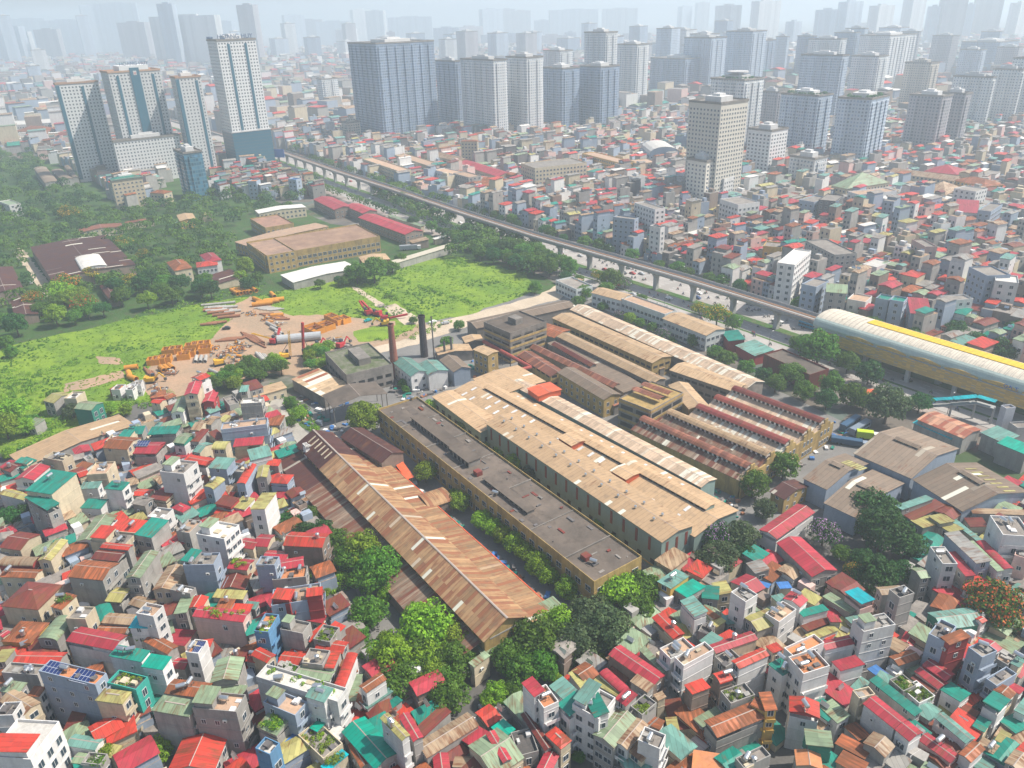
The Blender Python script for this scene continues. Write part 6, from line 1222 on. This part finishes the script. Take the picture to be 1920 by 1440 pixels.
cb=MB(); n5=city(cb,lambda x,y: inview(x,y,100) and dist(x,y)>=1250 and dist(x,y)<4400,(-3800,3600,500,4500),17,24,(8,10,12,14,18,24,32),15,2,WRF,blk=200,road=16,skip=.1); o=cb.build('dense_housing',CM); tag(o,'pale hazy city stretching to the horizon','housing',None,'stuff')
# low infill between the near houses
FGP=[tuple(at(*p)[:2]) for p in [(-500,1900),(-400,860),(0,890),(120,900),(250,800),(400,760),(500,770),(560,870),(600,980),(630,1100),(680,1250),(900,1345),(1010,1290),(1130,1200),(1250,1060),(1420,1060),(1560,1120),(1700,1090),(1760,960),(1960,900),(2500,1000),(2500,1900)]]
cb=MB(); rg=random.Random(3)
n6=0; bbx=bbox(FGP); y=bbx[2]
while y<bbx[3]:
    x=bbx[0]
    while x<bbx[1]:
        X,Y=x+rg.uniform(-1,1),y+rg.uniform(-1,1)
        if inview(X,Y,80) and inpoly(X,Y,FGP) and not blocked(X,Y) and dist(X,Y)>60 and rg.random()<.72:
            chouse(cb,X,Y,R(rg.choice((-53,-50,-60,37,-45))),rg.uniform(4.4,6.),rg.uniform(5.5,8.5),rg.uniform(2.4,5.6),rg,1,WRD); n6+=1
        x+=5.6
    y+=5.6
o=cb.build('low_housing',CM); tag(o,'low roofs, sheds and yard walls squeezed between the near houses','housing',None,'stuff')
FD=MB()
for i in range(380):
    X=rnd.uniform(-1000,1100); Y=rnd.uniform(420,1350)
    if inview(X,Y) and not blocked(X,Y) and not inpoly(X,Y,AVP): fartree(X,Y,rnd.uniform(3.5,6.5))
o=farb.build('far_trees',[LEAFS[1],LEAFS[2]]); tag(o,'scattered trees among the distant houses and along the far avenue','trees',None,'stuff')
print('CITY',n1,n2,n3,n4,n5,n6,'TREES',NT_)
# ------------------------------------------------------------ construction yard
ORN=plaster('orange_painted_steel',(.62,.26,.03),.35,.6); RUST=plaster('rusty_steel',(.30,.13,.07),.5); GREYS=plaster('grey_steel_tube',(.42,.40,.37),.3,.5); REDP=plaster('red_machine_paint',(.45,.03,.04),.2,.5); YELP=plaster('yellow_machine_paint',(.75,.42,.03),.2,.5)
def pipe_(x,y,L,r,a,mat,z=None):
    b=MB(); b.cyl((-L/2,0,r),(L/2,0,r),r,n=12,cap=False); b.cyl((-L/2,0,r),(L/2,0,r),r*.88,n=12,m=0,cap=False)
    return b
pc={}
def pipe(X,Y,L,r,adeg,mat,lab,grp,z=0.):
    k=(L,r,mat.name)
    if k not in pc:
        b=MB(); N=14; vs=[];
        for xx in (-L/2,L/2):
            for rr in (r,r*.86):
                vs+=[(xx,rr*math.cos(t),r+rr*math.sin(t)) for t in [2*math.pi*i/N for i in range(N)]]
        fs=[]
        for i in range(N):
            j=(i+1)%N; fs+=[(i,j,2*N+j,2*N+i),(N+j,N+i,3*N+i,3*N+j),(j,i,N+i,N+j),(2*N+i,2*N+j,3*N+j,3*N+i)]
        b.add(vs,fs); pc[k]=b.mesh('steel_tube',mat)
    P=at(X,Y,0); o=link('steel_tube',pc[k],None,(P.x,P.y,z),R(adeg)); PEND.append((o,lab,'steel tube',grp,z)); return o
def lane(x0,y0,x1,y1,n,L,r,a,mat,lab,grp,z=0.):
    for i in range(n):
        t=i/max(1,n-1); pipe(x0+(x1-x0)*t+rnd.uniform(-.5,.5),y0+(y1-y0)*t,L*rnd.choice((.9,1,1)),r,a+rnd.uniform(-2,2),mat,lab,grp,z)
lane(440,551,458,548,4,11,1.3,-50,ORN,'thick orange steel tube by the hedge','orange steel tubes')
lane(466,549,476,546,2,9,1.3,-50,ORN,'thick orange steel tube by the hedge','orange steel tubes')
lane(492,573,514,566,3,13,1.3,15,ORN,'long thick orange steel tube','orange steel tubes')
pipe(484,566,10,1.2,-45,ORN,'long thick orange steel tube','orange steel tubes'); pipe(512,556,8,1.2,-60,ORN,'long thick orange steel tube','orange steel tubes')
for k in range(3): lane(395+k*4,573+k*5,425+k*6,570+k*8,5,10,.75,12+k*2,GREYS,'grey steel tube in the stacked rows','grey steel tubes')
lane(400,583,430,596,4,12,.9,14,RUST,'rusty steel tube in the stacked rows','rusty steel tubes'); lane(392,610,412,606,5,9,.7,8,RUST,'brown steel tube near the parked car','rusty steel tubes')
for k in range(3): lane(462+k*3,630+k*3,486,637+k*5,7,13,.45,-50+k*3,RUST,'thin brown pile tube in the fan shaped heap','thin pile tubes')
lane(425,640,445,635,5,11,.6,5,RUST,'thin brown pile tube beside the fan shaped heap','thin pile tubes')
lane(487,671,503,675,4,11,.8,-58,GREYS,'pale tube lying by the yellow piling rig','grey steel tubes')
for x in (368,377,386): pipe(x,676,7,.9,-75,GREYS,'short pale tube standing in the row of three','grey steel tubes')
pipe(562,640,22,2.2,10,slab('silver_tank',(.50,.52,.54),(.44,.46,.48),.2,.2,.45),'very large silver tube in the middle of the yard','steel tubes')
for x,y,a in ((305,696,-50),(313,695,-50),(321,692,-50)): pipe(x,y,6,1.3,a,ORN,'fat orange tube in the trio above the houses','orange steel tubes')
pipe(247,693,6,1.3,15,ORN,'fat orange tube alone in the grass','orange steel tubes'); pipe(243,706,6,1.3,-60,ORN,'fat orange tube, upper one of the bent pair in the grass','orange steel tubes'); pipe(250,713,6,1.3,-35,ORN,'fat orange tube, lower one of the bent pair in the grass','orange steel tubes')
lane(275,698,290,705,4,10,.6,-55,RUST,'thin brown tube beside the orange tanks','thin pile tubes'); pipe(403,700,9,.8,-40,GREYS,'pale tube by the blue tarpaulin','grey steel tubes')
lane(500,590,530,600,7,8,.6,0,RUST,'rusty tube in the scattered heap right of the dirt track','rusty steel tubes'); lane(490,578,520,582,6,8,.5,20,GREYS,'thin pale tube below the long orange tubes','grey steel tubes'); pipe(520,594,7,1.1,8,ORN,'short orange tube among rusty scrap','orange steel tubes')
lane(510,612,528,632,3,14,.8,-50,GREYS,'grey tube beside the yellow lattice boom','grey steel tubes')
def bin_(X,Y,a,L=7,W=5,H=3,n=3,lab='orange open steel box'):
    P=at(X,Y,0); root=empty('steel_box',P,R(a)); b=MB(); t=.25
    b.box(-L/2,L/2,-W/2,-W/2+t,0,H); b.box(-L/2,L/2,W/2-t,W/2,0,H); b.box(-L/2,-L/2+t,-W/2+t,W/2-t,0,H); b.box(L/2-t,L/2,-W/2+t,W/2-t,0,H); b.box(-L/2+t,L/2-t,-W/2+t,W/2-t,.1,.3); b.build('shell',ORN,root)
    for i in range(1,n): b=MB(); x=-L/2+L*i/n; b.box(x-.12,x+.12,-W/2+t,W/2-t,H-.5,H-.02); link('cross_bar',b.mesh('cross_bar',RUST),root)
    PEND.append((root,lab,'steel box','orange steel boxes',1.))
for v in ((318,663,10),(331,661,10),(346,672,12),(356,667,12),(360,655,12),(372,652,12),(384,651,14),(290,682,10),(300,680,10),(311,678,10),(386,660,14),(590,622,-45,11,8),(611,616,-45,9,7),(634,606,-45,7,5),(645,604,-45,7,5),(622,600,-45,7,5)): bin_(*v[:3],*( v[3:] or (6,5)))
rg=random.Random(9)
sc=MB()
for i in range(420):   # scrap piles
    cx,cy,s=rg.choice(((415,668,26),(440,660,24),(455,650,20),(400,655,14),(440,690,14),(470,590,10),(500,600,16),(520,610,14),(455,680,16),(630,640,14),(650,650,10),(320,700,10),(300,730,16),(530,640,12)))
    P=at(cx+rg.gauss(0,s*.5),cy+rg.gauss(0,s*.16),0); z=rg.uniform(.1,1.3); M=Matrix.Translation((P.x,P.y,z))@Matrix.Rotation(rg.uniform(0,3.1),4,'Z')@Matrix.Rotation(rg.uniform(-.3,.3),4,'Y'); L=rg.uniform(.5,2.4)
    if rg.random()<.5: sc.box(-L,L,-.16,.16,-.15,.15,rg.randrange(4),True,M)
    else: n0=len(sc.v); sc.cyl((-L*.5,0,0),(L*.5,0,0),rg.uniform(.3,.7),n=8,m=rg.randrange(4)); sc.v[n0:]=[tuple(M@Vector(q)) for q in sc.v[n0:]]
tag(sc.build('scrap_heap',[RUST,ORN,GREYS,WALL['d']]),'heaps of rusty and orange scrap steel across the dirt yard','scrap heap',None,'stuff')
def rig(X,Y,a,paint,mh,lab,lean=0.,lattice=True,name='piling_rig'):
    P=at(X,Y,0); root=empty(name,P,R(a),lab,'piling rig' if mh>6 else 'excavator')
    for s in (-1,1):
        b=MB(); b.ext([(s*1.6-.4,.1),(s*1.6-.4,.9),(s*1.6+.4,.9),(s*1.6+.4,.1)],-2.6,2.6); b.build('track',RUBBER,root)
    b=MB(); b.box(-2.4,1.8,-1.5,1.5,1.,2.7); b.box(-2.4,-1.2,-1.5,1.5,2.7,3.2); b.build('body',paint,root); b=MB(); b.box(.6,2.,.3,1.5,2.7,4.); b.build('cab',GLASS,root)
    if mh>6:
        b=MB(); x=2.6
        bt=Vector((x,0,1.)); tp_=bt+Vector((math.sin(lean),0,math.cos(lean)))*mh
        if lattice:
            for sx,sy in ((-.4,-.4),(.4,-.4),(.4,.4),(-.4,.4)): b.beam(bt+Vector((sx,sy,0)),tp_+Vector((sx,sy,0)),.18,.18)
            n=int(mh/1.2)
            for i in range(n):
                u,v=bt.lerp(tp_,i/n),bt.lerp(tp_,(i+1)/n); b.beam(u+Vector((-.4,-.4,0)),v+Vector((.4,-.4,0)),.12,.12); b.beam(u+Vector((-.4,.4,0)),v+Vector((.4,.4,0)),.12,.12); b.beam(u+Vector((.4,-.4,0)),v+Vector((.4,.4,0)),.12,.12)
        else: b.beam(bt,tp_,1.0,1.0)
        b.build('mast',paint,root); b=MB(); b.beam((-1.5,0,2.8),bt.lerp(tp_,.6),.25,.25); b.build('strut',IRON,root)
    else:
        b=MB(); b.beam((1.8,-.4,2),(4.6,-.4,4.6),.5,.6); b.beam((4.6,-.4,4.6),(6.6,-.4,2.),.4,.5); b.build('boom',paint,root); b=MB(); b.box(6.1,7.3,-1,.2,.8,2.); b.build('bucket',IRON,root)
    return root
rig(577,668,150,REDP,17,'tall red piling rig standing in the middle of the dirt yard',-.15,False)
rig(535,672,20,YELP,13,'yellow crawler crane with upright lattice mast beside the hedge',.08)
rig(530,640,200,YELP,13,'yellow crawler crane with long lattice boom lowered to the left',1.1)
rig(515,644,80,REDP,7,'small red drilling rig beside the grey tubes',.9,False)
rig(690,590,120,REDP,10,'red drilling rig folded down on the grass, leftmost of the red group',1.2,False)
rig(708,592,150,REDP,10,'red drilling rig with raised arm in the red group',.9,False)
rig(722,600,10,REDP,10,'red drilling rig with long flat arm in the red group',1.45,False)
rig(722,610,190,YELP,4,'yellow excavator below the red rigs',name='excavator')
rig(412,684,30,YELP,4,'yellow excavator beside the scrap heap, left one',name='excavator')
rig(283,717,10,YELP,4,'yellow excavator near the orange tanks above the houses',name='excavator')
rig(640,652,60,REDP,4,'small red machine right of the silver tube',name='excavator')
rig(595,655,60,REDP,4,'small red machine by the foot of the tall red rig',name='excavator')
for lb,t,v,m in (('grey site container beside the grass, left','4',(640,1000,690,1010,695,975),'c'),('white site container, middle of the row','4',(715,985,760,995,765,970),'w'),('grey site container, right one','4',(755,965,795,975,800,950),'k')):
    bld('site_container',lb,'container',Q(t,*v),3,'F',ROOF['k'],WALL[m],o=0)
TARP=MB(); 
for i in range(7):
    for j in range(4): TARP.v.append((i*1.6-5,j*1.3-2+.3*math.sin(i),.3+.8*abs(math.sin(i*1.1+j))))
for i in range(6):
    for j in range(3): TARP.f.append((i*4+j,(i+1)*4+j,(i+1)*4+j+1,i*4+j+1)); TARP.m.append(0)
P=at(402,710,0); o=TARP.build('tarpaulin',ROOF['u']); o.location=P; o.rotation_euler.z=.3; tag(o,'crumpled blue tarpaulin at the yard edge','tarpaulin')
# meadow tufts
tf=MB(); rg=random.Random(21)
FPP=[tuple(p) if isinstance(p,tuple) else (p.x,p.y) for p in FP]; DPP=[tuple(p) for p in DP]; bb=bbox(FPP); k=0
from mathutils import noise as mn
while k<5200:
    x,y=rg.uniform(bb[0],bb[1]),rg.uniform(bb[2],bb[3])
    if not inpoly(x,y,FPP) or inpoly(x,y,DPP): continue
    k+=1; d=mn.noise(Vector((x*.03,y*.05,0)))
    if d<-.05 and rg.random()<.7: continue
    r=rg.uniform(.3,.8)*(1.6 if d>.25 else 1); m=1 if d>.22 else 0
    for _ in range(5):
        a=rg.uniform(0,6.28); q=rg.uniform(0,r); cx,cy=x+q*math.cos(a),y+q*math.sin(a); h=rg.uniform(.2,.55)*(1.5 if m else 1); s=rg.uniform(.3,.6); b_=rg.uniform(0,3.1)
        tf.add([(cx-s*math.cos(b_),cy-s*math.sin(b_),.1),(cx+s*math.cos(b_),cy+s*math.sin(b_),.1),(cx+s*.3*math.cos(b_)+.15,cy+s*.5*math.sin(b_),h),(cx-s*.5*math.cos(b_),cy-s*.3*math.sin(b_)+.15,h*.9)],[(0,1,2,3)],m)
tag(tf.build('grass',[LEAFS[0],LEAFS[1]]),'rough clumps of weeds and tall grass over the meadow','grass',None,'stuff')
sb=MB(); rg=random.Random(22)
for poly,n in (([(528,745),(570,760),(600,800),(590,820),(540,775)],50),([(690,640),(780,610),(860,600),(780,640)],40),([(0,690),(60,700),(90,760),(30,800),(0,780)],120),([(230,740),(330,735),(300,770),(200,770)],60),([(1120,600),(1260,630),(1300,660),(1250,650),(1150,615)],50),([(440,735),(520,720),(540,735),(470,750)],30),([(590,1075),(670,1065),(660,1110),(600,1120)],60),([(735,522),(745,520),(905,572),(895,578)],70),([(690,535),(700,532),(800,588),(790,593)],60),([(830,490),(870,482),(880,500),(840,505)],50),([(60,700),(220,650),(225,656),(65,710)],40),([(30,830),(110,760),(140,780),(40,860)],90),([(240,590),(500,530),(500,545),(240,605)],90)):
    Pp=[tuple(at(*p)[:2]) for p in poly]; bb=bbox(Pp); k=0
    while k<n:
        x,y=rg.uniform(bb[0],bb[1]),rg.uniform(bb[2],bb[3])
        if inpoly(x,y,Pp): k+=1; leafball(sb,(x,y,.4),rg.uniform(.7,1.6),34,.45,rg.choice((0,0,1)),rg=rg)
tag(sb.build('shrubs',[LEAFS[0],LEAFS[1]]),'tangled low bushes along fences, lanes and meadow edges','shrubs',None,'stuff')
# ------------------------------------------------------------ vehicles
TYRE=RUBBER
def car(body,suv=0,L=4.4):
    b=MB(); H=1.45+.2*suv; pr=[(-L/2,.35),(-L/2,.8),(-L/2+.15,.95),(-L*.28,1.0),(-L*.16,H),(L*.22,H),(L*.40,.98),(L/2,.85),(L/2,.35)]
    vs=[(x,-.88,z) for x,z in pr]+[(x,.88,z) for x,z in pr]; n=len(pr); 
    for i in (4,5): vs[i]=(vs[i][0],-.68,vs[i][2]); vs[n+i]=(vs[n+i][0],.68,vs[n+i][2])
    b.add(vs,[tuple(range(n)),tuple(range(2*n-1,n-1,-1))]+[(i,i+n,(i+1)%n+n,(i+1)%n) for i in range(n)]); bm=b.mesh('body',body)
    g=MB(); g.add([(-L*.27,-.74,1.03),(-L*.165,-.64,H-.08),(-L*.165,.64,H-.08),(-L*.27,.74,1.03)],[(0,1,2,3)]); g.v=[(x-.02,y,z+.02) for x,y,z in g.v]
    g.add([(L*.39,-.74,1.02),(L*.225,-.64,H-.06),(L*.225,.64,H-.06),(L*.39,.74,1.02)],[(3,2,1,0)]); 
    for s in (-1,1): g.add([(-L*.22,s*.86,1.02),(L*.33,s*.86,1.02),(L*.2,s*.72,H-.08),(-L*.14,s*.72,H-.08)],[(0,1,2,3)])
    return bm,g.mesh('windows',GLASS)
WH=MB(); WH.cyl((0,-.11,0),(0,.11,0),.33,n=10); WHM=WH.mesh('wheel',TYRE)
CARS={n:car(plain(n+'_car_paint',c,.3),s) for n,c,s in (('white',(.72,.72,.72),0),('silver',(.42,.43,.45),0),('black',(.03,.03,.035),1),('red',(.4,.03,.03),0),('dark blue',(.03,.07,.2),1),('teal',(.0,.3,.3),0))}
def addcar(x,y,a,c,lab=None,grp=None):
    r=empty('parked_car' if lab else 'car',(x,y,LAYER[0]),a); r['category']='car'
    bm,gm=CARS[c]; link('body',bm,r); link('windows',gm,r)
    for sx in (-1.35,1.35):
        for sy in (-.8,.8): link('wheel',WHM,r,(sx,sy,.33))
    if lab: r['label']=lab
    if grp: r['group']=grp
    return r
for X,Y,a,c,lb in ((812,606,25,'white','white car on the dirt road behind the black chimney'),(835,608,20,'silver','silver car on the dirt road by the four storey block'),(425,618,10,'black','black pickup parked beside brown steel tubes'),(60,532,-70,'white','white van parked on the track in the wood'),(333,420,-20,'white','white car beside the ochre house'),(690,603,40,'teal','teal car parked in the grass near the red rigs')):
    P=at(X,Y,0); addcar(P.x,P.y,R(a),c,lb)
def veh(name,lab,cat,X,Y,a,L,W,H,bodym,glass=True,cab=0,z=None,cabm=None):
    P=at(X,Y,1.5); r=empty(name,(P.x,P.y,LAYER[0]),R(a),lab,cat)
    b=MB(); x1=L/2-cab; pr=[(-W/2,.5),(-W/2,H-.15),(-W/2+.15,H),(W/2-.15,H),(W/2,H-.15),(W/2,.5)]; b.ext(pr,-L/2,x1-(.2 if cab else 0)); b.build('body',bodym,r)
    if cab: b=MB(); b.ext([(-W/2+.05,.5),(-W/2+.05,H*.8),(W/2-.05,H*.8),(W/2-.05,.5)],x1,L/2); b.build('cab',cabm or WALL['w'],r); b=MB(); b.box(L/2,L/2+.04,-W*.4,W*.4,H*.45,H*.72); b.build('windscreen',GLASS,r)
    else:
        b=MB(); 
        for s in (-1,1):
            for i in range(int(L/1.6)): x=-L/2+.8+i*1.6; b.box(x-.7,x+.7,s*W/2-.03,s*W/2+.03,H*.5,H*.8)
        b=b.build('windows',GLASS,r); b=MB(); b.box(L/2,L/2+.04,-W*.42,W*.42,H*.4,H*.85); b.build('windscreen',GLASS,r)
    for x in (-L*.32,-L*.22,L*.33):
        for s in (-1,1): link('wheel',WHM,r,(x,s*(W/2-.1),.45),0,1.35)
    return r
BUS=plain('teal_blue_bus_paint',(.02,.25,.42),.35); NAVY=plain('navy_bus_paint',(.04,.09,.16),.4); LIME=plain('lime_truck_box',(.45,.60,.03),.5)
veh('bus','teal blue city bus on the avenue just left of the station','bus',1519,612,-52,12,2.6,3.1,BUS)
veh('bus','dark navy coach parked beside the toothed works, upper left one','bus',1594,795,40,12,2.6,3.2,NAVY)
veh('bus','dark coach with white roof pattern, beside the navy coach','bus',1612,803,38,12,2.6,3.2,plain('grey_blue_coach',(.18,.22,.27),.4))
veh('truck','truck with lime green box in the warehouse yard','truck',1627,817,-18,8,2.5,3.3,LIME,cab=2)
veh('truck','long dark open trailer truck in the warehouse yard','truck',1593,828,-22,13,2.5,2.6,NAVY,cab=2,cabm=WALL['u'])
veh('truck','long grey articulated truck parked beside the pale shed','truck',769,465,8,15,2.5,3.6,slab('grey_canvas',(.33,.35,.38),(.28,.3,.33),.5,.2),cab=2.4)
veh('minibus','white minibus on the avenue below the viaduct','minibus',1458,604,-52,6,2.1,2.4,WALL['w'],cab=0)
cn=list(CARS); k=0
def onroad(i,t,d):
    a,b_=VP[i],VP[i+1]; u=(b_-a).normalized(); n=Vector((-u.y,u.x,0)); q=a.lerp(b_,t)+n*d; return q,math.atan2(u.y,u.x)
for i in range(2,13):
    L=(VP[i+1]-VP[i]).length
    for d in (-21,-17.5,-11.5,-7.8,-4.8,4.8,8,11.5,15,18.5,21.5):
        n=int(L/ (46 if abs(d)<20 else 60))
        for j in range(n):
            if rnd.random()<.45: continue
            q,a=onroad(i,(j+rnd.random())/max(1,n),d)
            if (q-CAM).length>900 or k>120: continue
            addcar(q.x,q.y,a+(math.pi if d>0 else 0),rnd.choice(('white','white','silver','silver','black','red','dark blue')),None,'cars in traffic on the avenue'); k+=1
            C.objects[-1]
for o in list(C.objects):
    if o.get('group')=='cars in traffic on the avenue' and o.parent is None:
        cc=[ch for ch in o.children if ch.name.startswith('body')][0].data.materials[0].name.replace('_car_paint',''); o['label']=f'{cc} car driving along the avenue beneath the viaduct'
# motorbikes with riders, tiny in the picture
b=MB(); b.cyl((-.62,-.05,.3),(-.62,.05,.3),.3,n=8); b.cyl((.62,-.05,.3),(.62,.05,.3),.3,n=8); b.box(-.7,.35,-.14,.14,.4,.72); b.beam((.3,0,.5),(.5,0,1.),.12,.3); b.box(.4,.48,-.32,.32,.98,1.05); MOTO=b.mesh('motorbike',IRON)
def rider(mat):
    b=MB(); b.cyl((-.15,0,.7),(-.05,0,1.3),.2,.22,8,0); b.cyl((-.05,0,1.3),(-.04,0,1.42),.08,.07,6,1); b.cyl((-.04,0,1.42),(-.02,0,1.7),.13,.11,8,2)
    for s in (-1,1): b.cyl((-.15,s*.12,.75),(.25,s*.17,.68),.1,.08,6,3); b.cyl((.25,s*.17,.68),(.2,s*.18,.3),.08,.06,6,3); b.cyl((-.05,s*.22,1.25),(.15,s*.28,1.0),.07,.05,6,0); b.cyl((.15,s*.28,1.),(.42,s*.28,1.03),.05,.04,6,1)
    return b.mesh('rider',[mat,plain('skin',(.4,.24,.16),.6),mat,IRON])
RID=[rider(plain('jacket_%s'%n,c,.8)) for n,c in (('red',(.4,.05,.05)),('blue',(.05,.1,.3)),('white',(.6,.6,.6)),('grey',(.2,.2,.2)),('green',(.1,.25,.12)))]
k=0
for _ in range(2400):
    i=rnd.randrange(5,13); q,a=onroad(i,rnd.random(),rnd.choice((-1,1))*rnd.uniform(4,22))
    if (q-CAM).length>760 or k>=210: continue
    X,Y=px(q)
    if not(600<X<1940): continue
    q=Vector((q.x,q.y,LAYER[0])); o=link('motorbike',MOTO,None,q,a); tag(o,'dark motorbike with rider in the avenue traffic','motorbike','motorbikes in the avenue traffic')
    p=link('person',rnd.choice(RID),None,q,a); tag(p,'person in a light jacket riding a motorbike on the avenue','person','riders in the avenue traffic'); k+=1
print('MOTO',k)
# street lamps along the median
b=MB(); b.cyl((0,0,0),(0,0,9),.12,.07,6); b.beam((0,0,9),(1.8,0,9.4),.08,.08); LP=b.mesh('lamp_post',IRON); b=MB(); b.box(1.4,2.3,-.15,.15,9.35,9.5); LH=b.mesh('lamp_head',WALL['w'])
for i in range(5,12):
    for s in (-25,25):
        for t in (.2,.7):
            q,a=onroad(i,t,s); r=empty('street_lamp',q,a+(math.pi/2 if s<0 else -math.pi/2),'slender street lamp on the avenue pavement','street lamp','street lamps along the avenue'); link('lamp_post',LP,r); link('lamp_head',LH,r)

yc=MB(); rg=random.Random(31)
for poly,n in (([(540,745),(640,740),(700,800),(640,830),(560,790)],70),([(840,650),(930,700),(880,720),(800,700)],50),([(1330,900),(1400,950),(1380,990),(1300,960)],30),([(1560,790),(1640,800),(1500,880),(1440,870)],25),([(780,900),(830,960),(1060,1140),(1030,1150),(760,920)],60),([(890,1330),(1000,1290),(1010,1320),(880,1390)],50),([(700,700),(800,690),(860,720),(760,760)],60),([(1230,1050),(1420,1050),(1420,1090),(1240,1080)],60)):
    Pp=[tuple(at(*p)[:2]) for p in poly]; bb=bbox(Pp); k=0; t_=0
    while k<n and t_<3000:
        t_+=1; x,y=rg.uniform(bb[0],bb[1]),rg.uniform(bb[2],bb[3])
        if inpoly(x,y,Pp) and not blocked(x,y):
            k+=1; M=Matrix.Translation((x,y,0))@Matrix.Rotation(rg.uniform(0,3.1),4,'Z'); a,q,h=rg.uniform(.3,1.6),rg.uniform(.2,.8),rg.uniform(.15,1.2); yc.box(-a,a,-q,q,0.1,h,rg.randrange(6),True,M)
tag(yc.build('yard_clutter',[RUST,CONC,WALL['w'],WALL['d'],ROOF['u'],ROOF['t']]),'pallets, drums, tarpaulins and junk lying about the factory yards and lanes','clutter',None,'stuff')
# ------------------------------------------------------------ unique labels, haze
LM=[('the bottom left corner',20,1430),('the tall teal roofed house',95,930),('the solar panelled blue house',160,1320),('the green painted house',270,1330),('the white terraced house',560,1310),('the long bright teal roof',700,1390),
('the rooftop garden wall',640,1090),('the big round trees',820,1240),('the long pale tan shed',150,820),('the construction yard',420,690),('the upper end of the rusty shed',570,860),('the narrow red and white tower house',1010,1330),
('the big crimson hall roof',1190,1260),('the striped awning',1290,1400),('the wide terrace with tanks',1290,1230),('the tall pale windowless tower',1640,1230),('the orange flat terrace',1500,1260),('the pink and white long roof',1660,1370),
('the tall blue grey house',1835,1240),('the orange flowering tree',1865,1135),('the crimson workshop roofs',1500,1010),('the dark weeping tree',1650,990),('the white corner house',1880,1000),('the teal roof hall',1790,1160),('the teal sheds by the big hall',1270,1090),
('the bottom right corner',1900,1430),('the elevated station',1750,680),('the avenue',1300,540),('the bottom edge',820,1430),('the left edge',10,1150)]
used={}
def rel(x,y,X,Y):
    dx,dy=x-X,y-Y
    if math.hypot(dx,dy)<28: return 'at'
    if abs(dx)>abs(dy)*1.6: return 'left of' if dx<0 else 'right of'
    if abs(dy)>abs(dx)*1.6: return 'above' if dy<0 else 'below'
    return ('above left of' if dx<0 else 'above right of') if dy<0 else ('below left of' if dx<0 else 'below right of')
def near(x,y): 
    return sorted(LM,key=lambda l:math.hypot(l[1]-x,(l[2]-y)*1.2))
def words(s): return len(s.split())
def shorten(b):
    return b
groups={}
for o,base,cat,grp,z in PEND:
    x,y=px((o.location.x,o.location.y,z)); o['category']=cat
    if grp: o['group']=grp
    key=None
    for lmk in near(x,y)[:3]:
        key=base+' '+rel(x,y,lmk[1],lmk[2])+' '+lmk[0]
        if key not in groups: break
    groups.setdefault(key,[]).append((x,y,o,base,cat))
ORD=['first','second','third','fourth','fifth','sixth','seventh','eighth','ninth','tenth','eleventh','twelfth','thirteenth','fourteenth','fifteenth','sixteenth']+['middle']*60
def put(o,lab):
    w_=lab.replace(' house,',',').replace('  ',' ') if words(lab)>16 else lab
    if words(w_)>16: w_=w_.replace(' walls','')
    if words(w_)>16: w_=w_.replace(' potted greenery',' plants').replace(' and ',' ')
    if words(w_)>16: w_=w_.replace(' flat terrace roof',' terrace')
    if words(w_)>16: w_=w_.replace(' construction','').replace(' steel','').replace(' narrow red and white',' red and white')
    if words(w_)>16: w_=w_.replace(' roofed','').replace(' solar panelled','').replace(' roof,',',')
    if words(w_)>16: w_=' '.join(w_.split()[:16])
    while w_ in used: w_=('smaller '+w_) if words(w_)<16 else 'smaller '+' '.join(w_.split()[1:])
    used[w_]=1; o['label']=w_
for key,L_ in groups.items():
    L_.sort(key=lambda q:q[0])
    for i,q in enumerate(L_):
        lab=key if len(L_)==1 else (('leftmost ' if i==0 else 'rightmost ' if i==len(L_)-1 else ORD[i]+' from left ')+key)
        put(q[2],lab)
hz=MB(); hz.box(-9900,9900,-400,9950,-1.5,300); ho=hz.build('haze',None)
m=bpy.data.materials.new('haze_volume'); m.use_nodes=True; t=m.node_tree; 
for n in list(t.nodes):
    if n.type=='BSDF_PRINCIPLED': t.nodes.remove(n)
v=t.nodes.new('ShaderNodeVolumePrincipled'); v.inputs['Color'].default_value=(.76,.89,1.,1); v.inputs['Density'].default_value=HAZE_D if 'HAZE_D' in globals() else .00034; v.inputs['Anisotropy'].default_value=.2; v.inputs['Density Attribute'].default_value=''
t.links.new(v.outputs[0],[n for n in t.nodes if n.type=='OUTPUT_MATERIAL'][0].inputs['Volume']); ho.data.materials.clear(); ho.data.materials.append(m)
ho['kind']='stuff'; ho['label']='pale blue summer haze lying over the whole city'; ho['category']='haze'
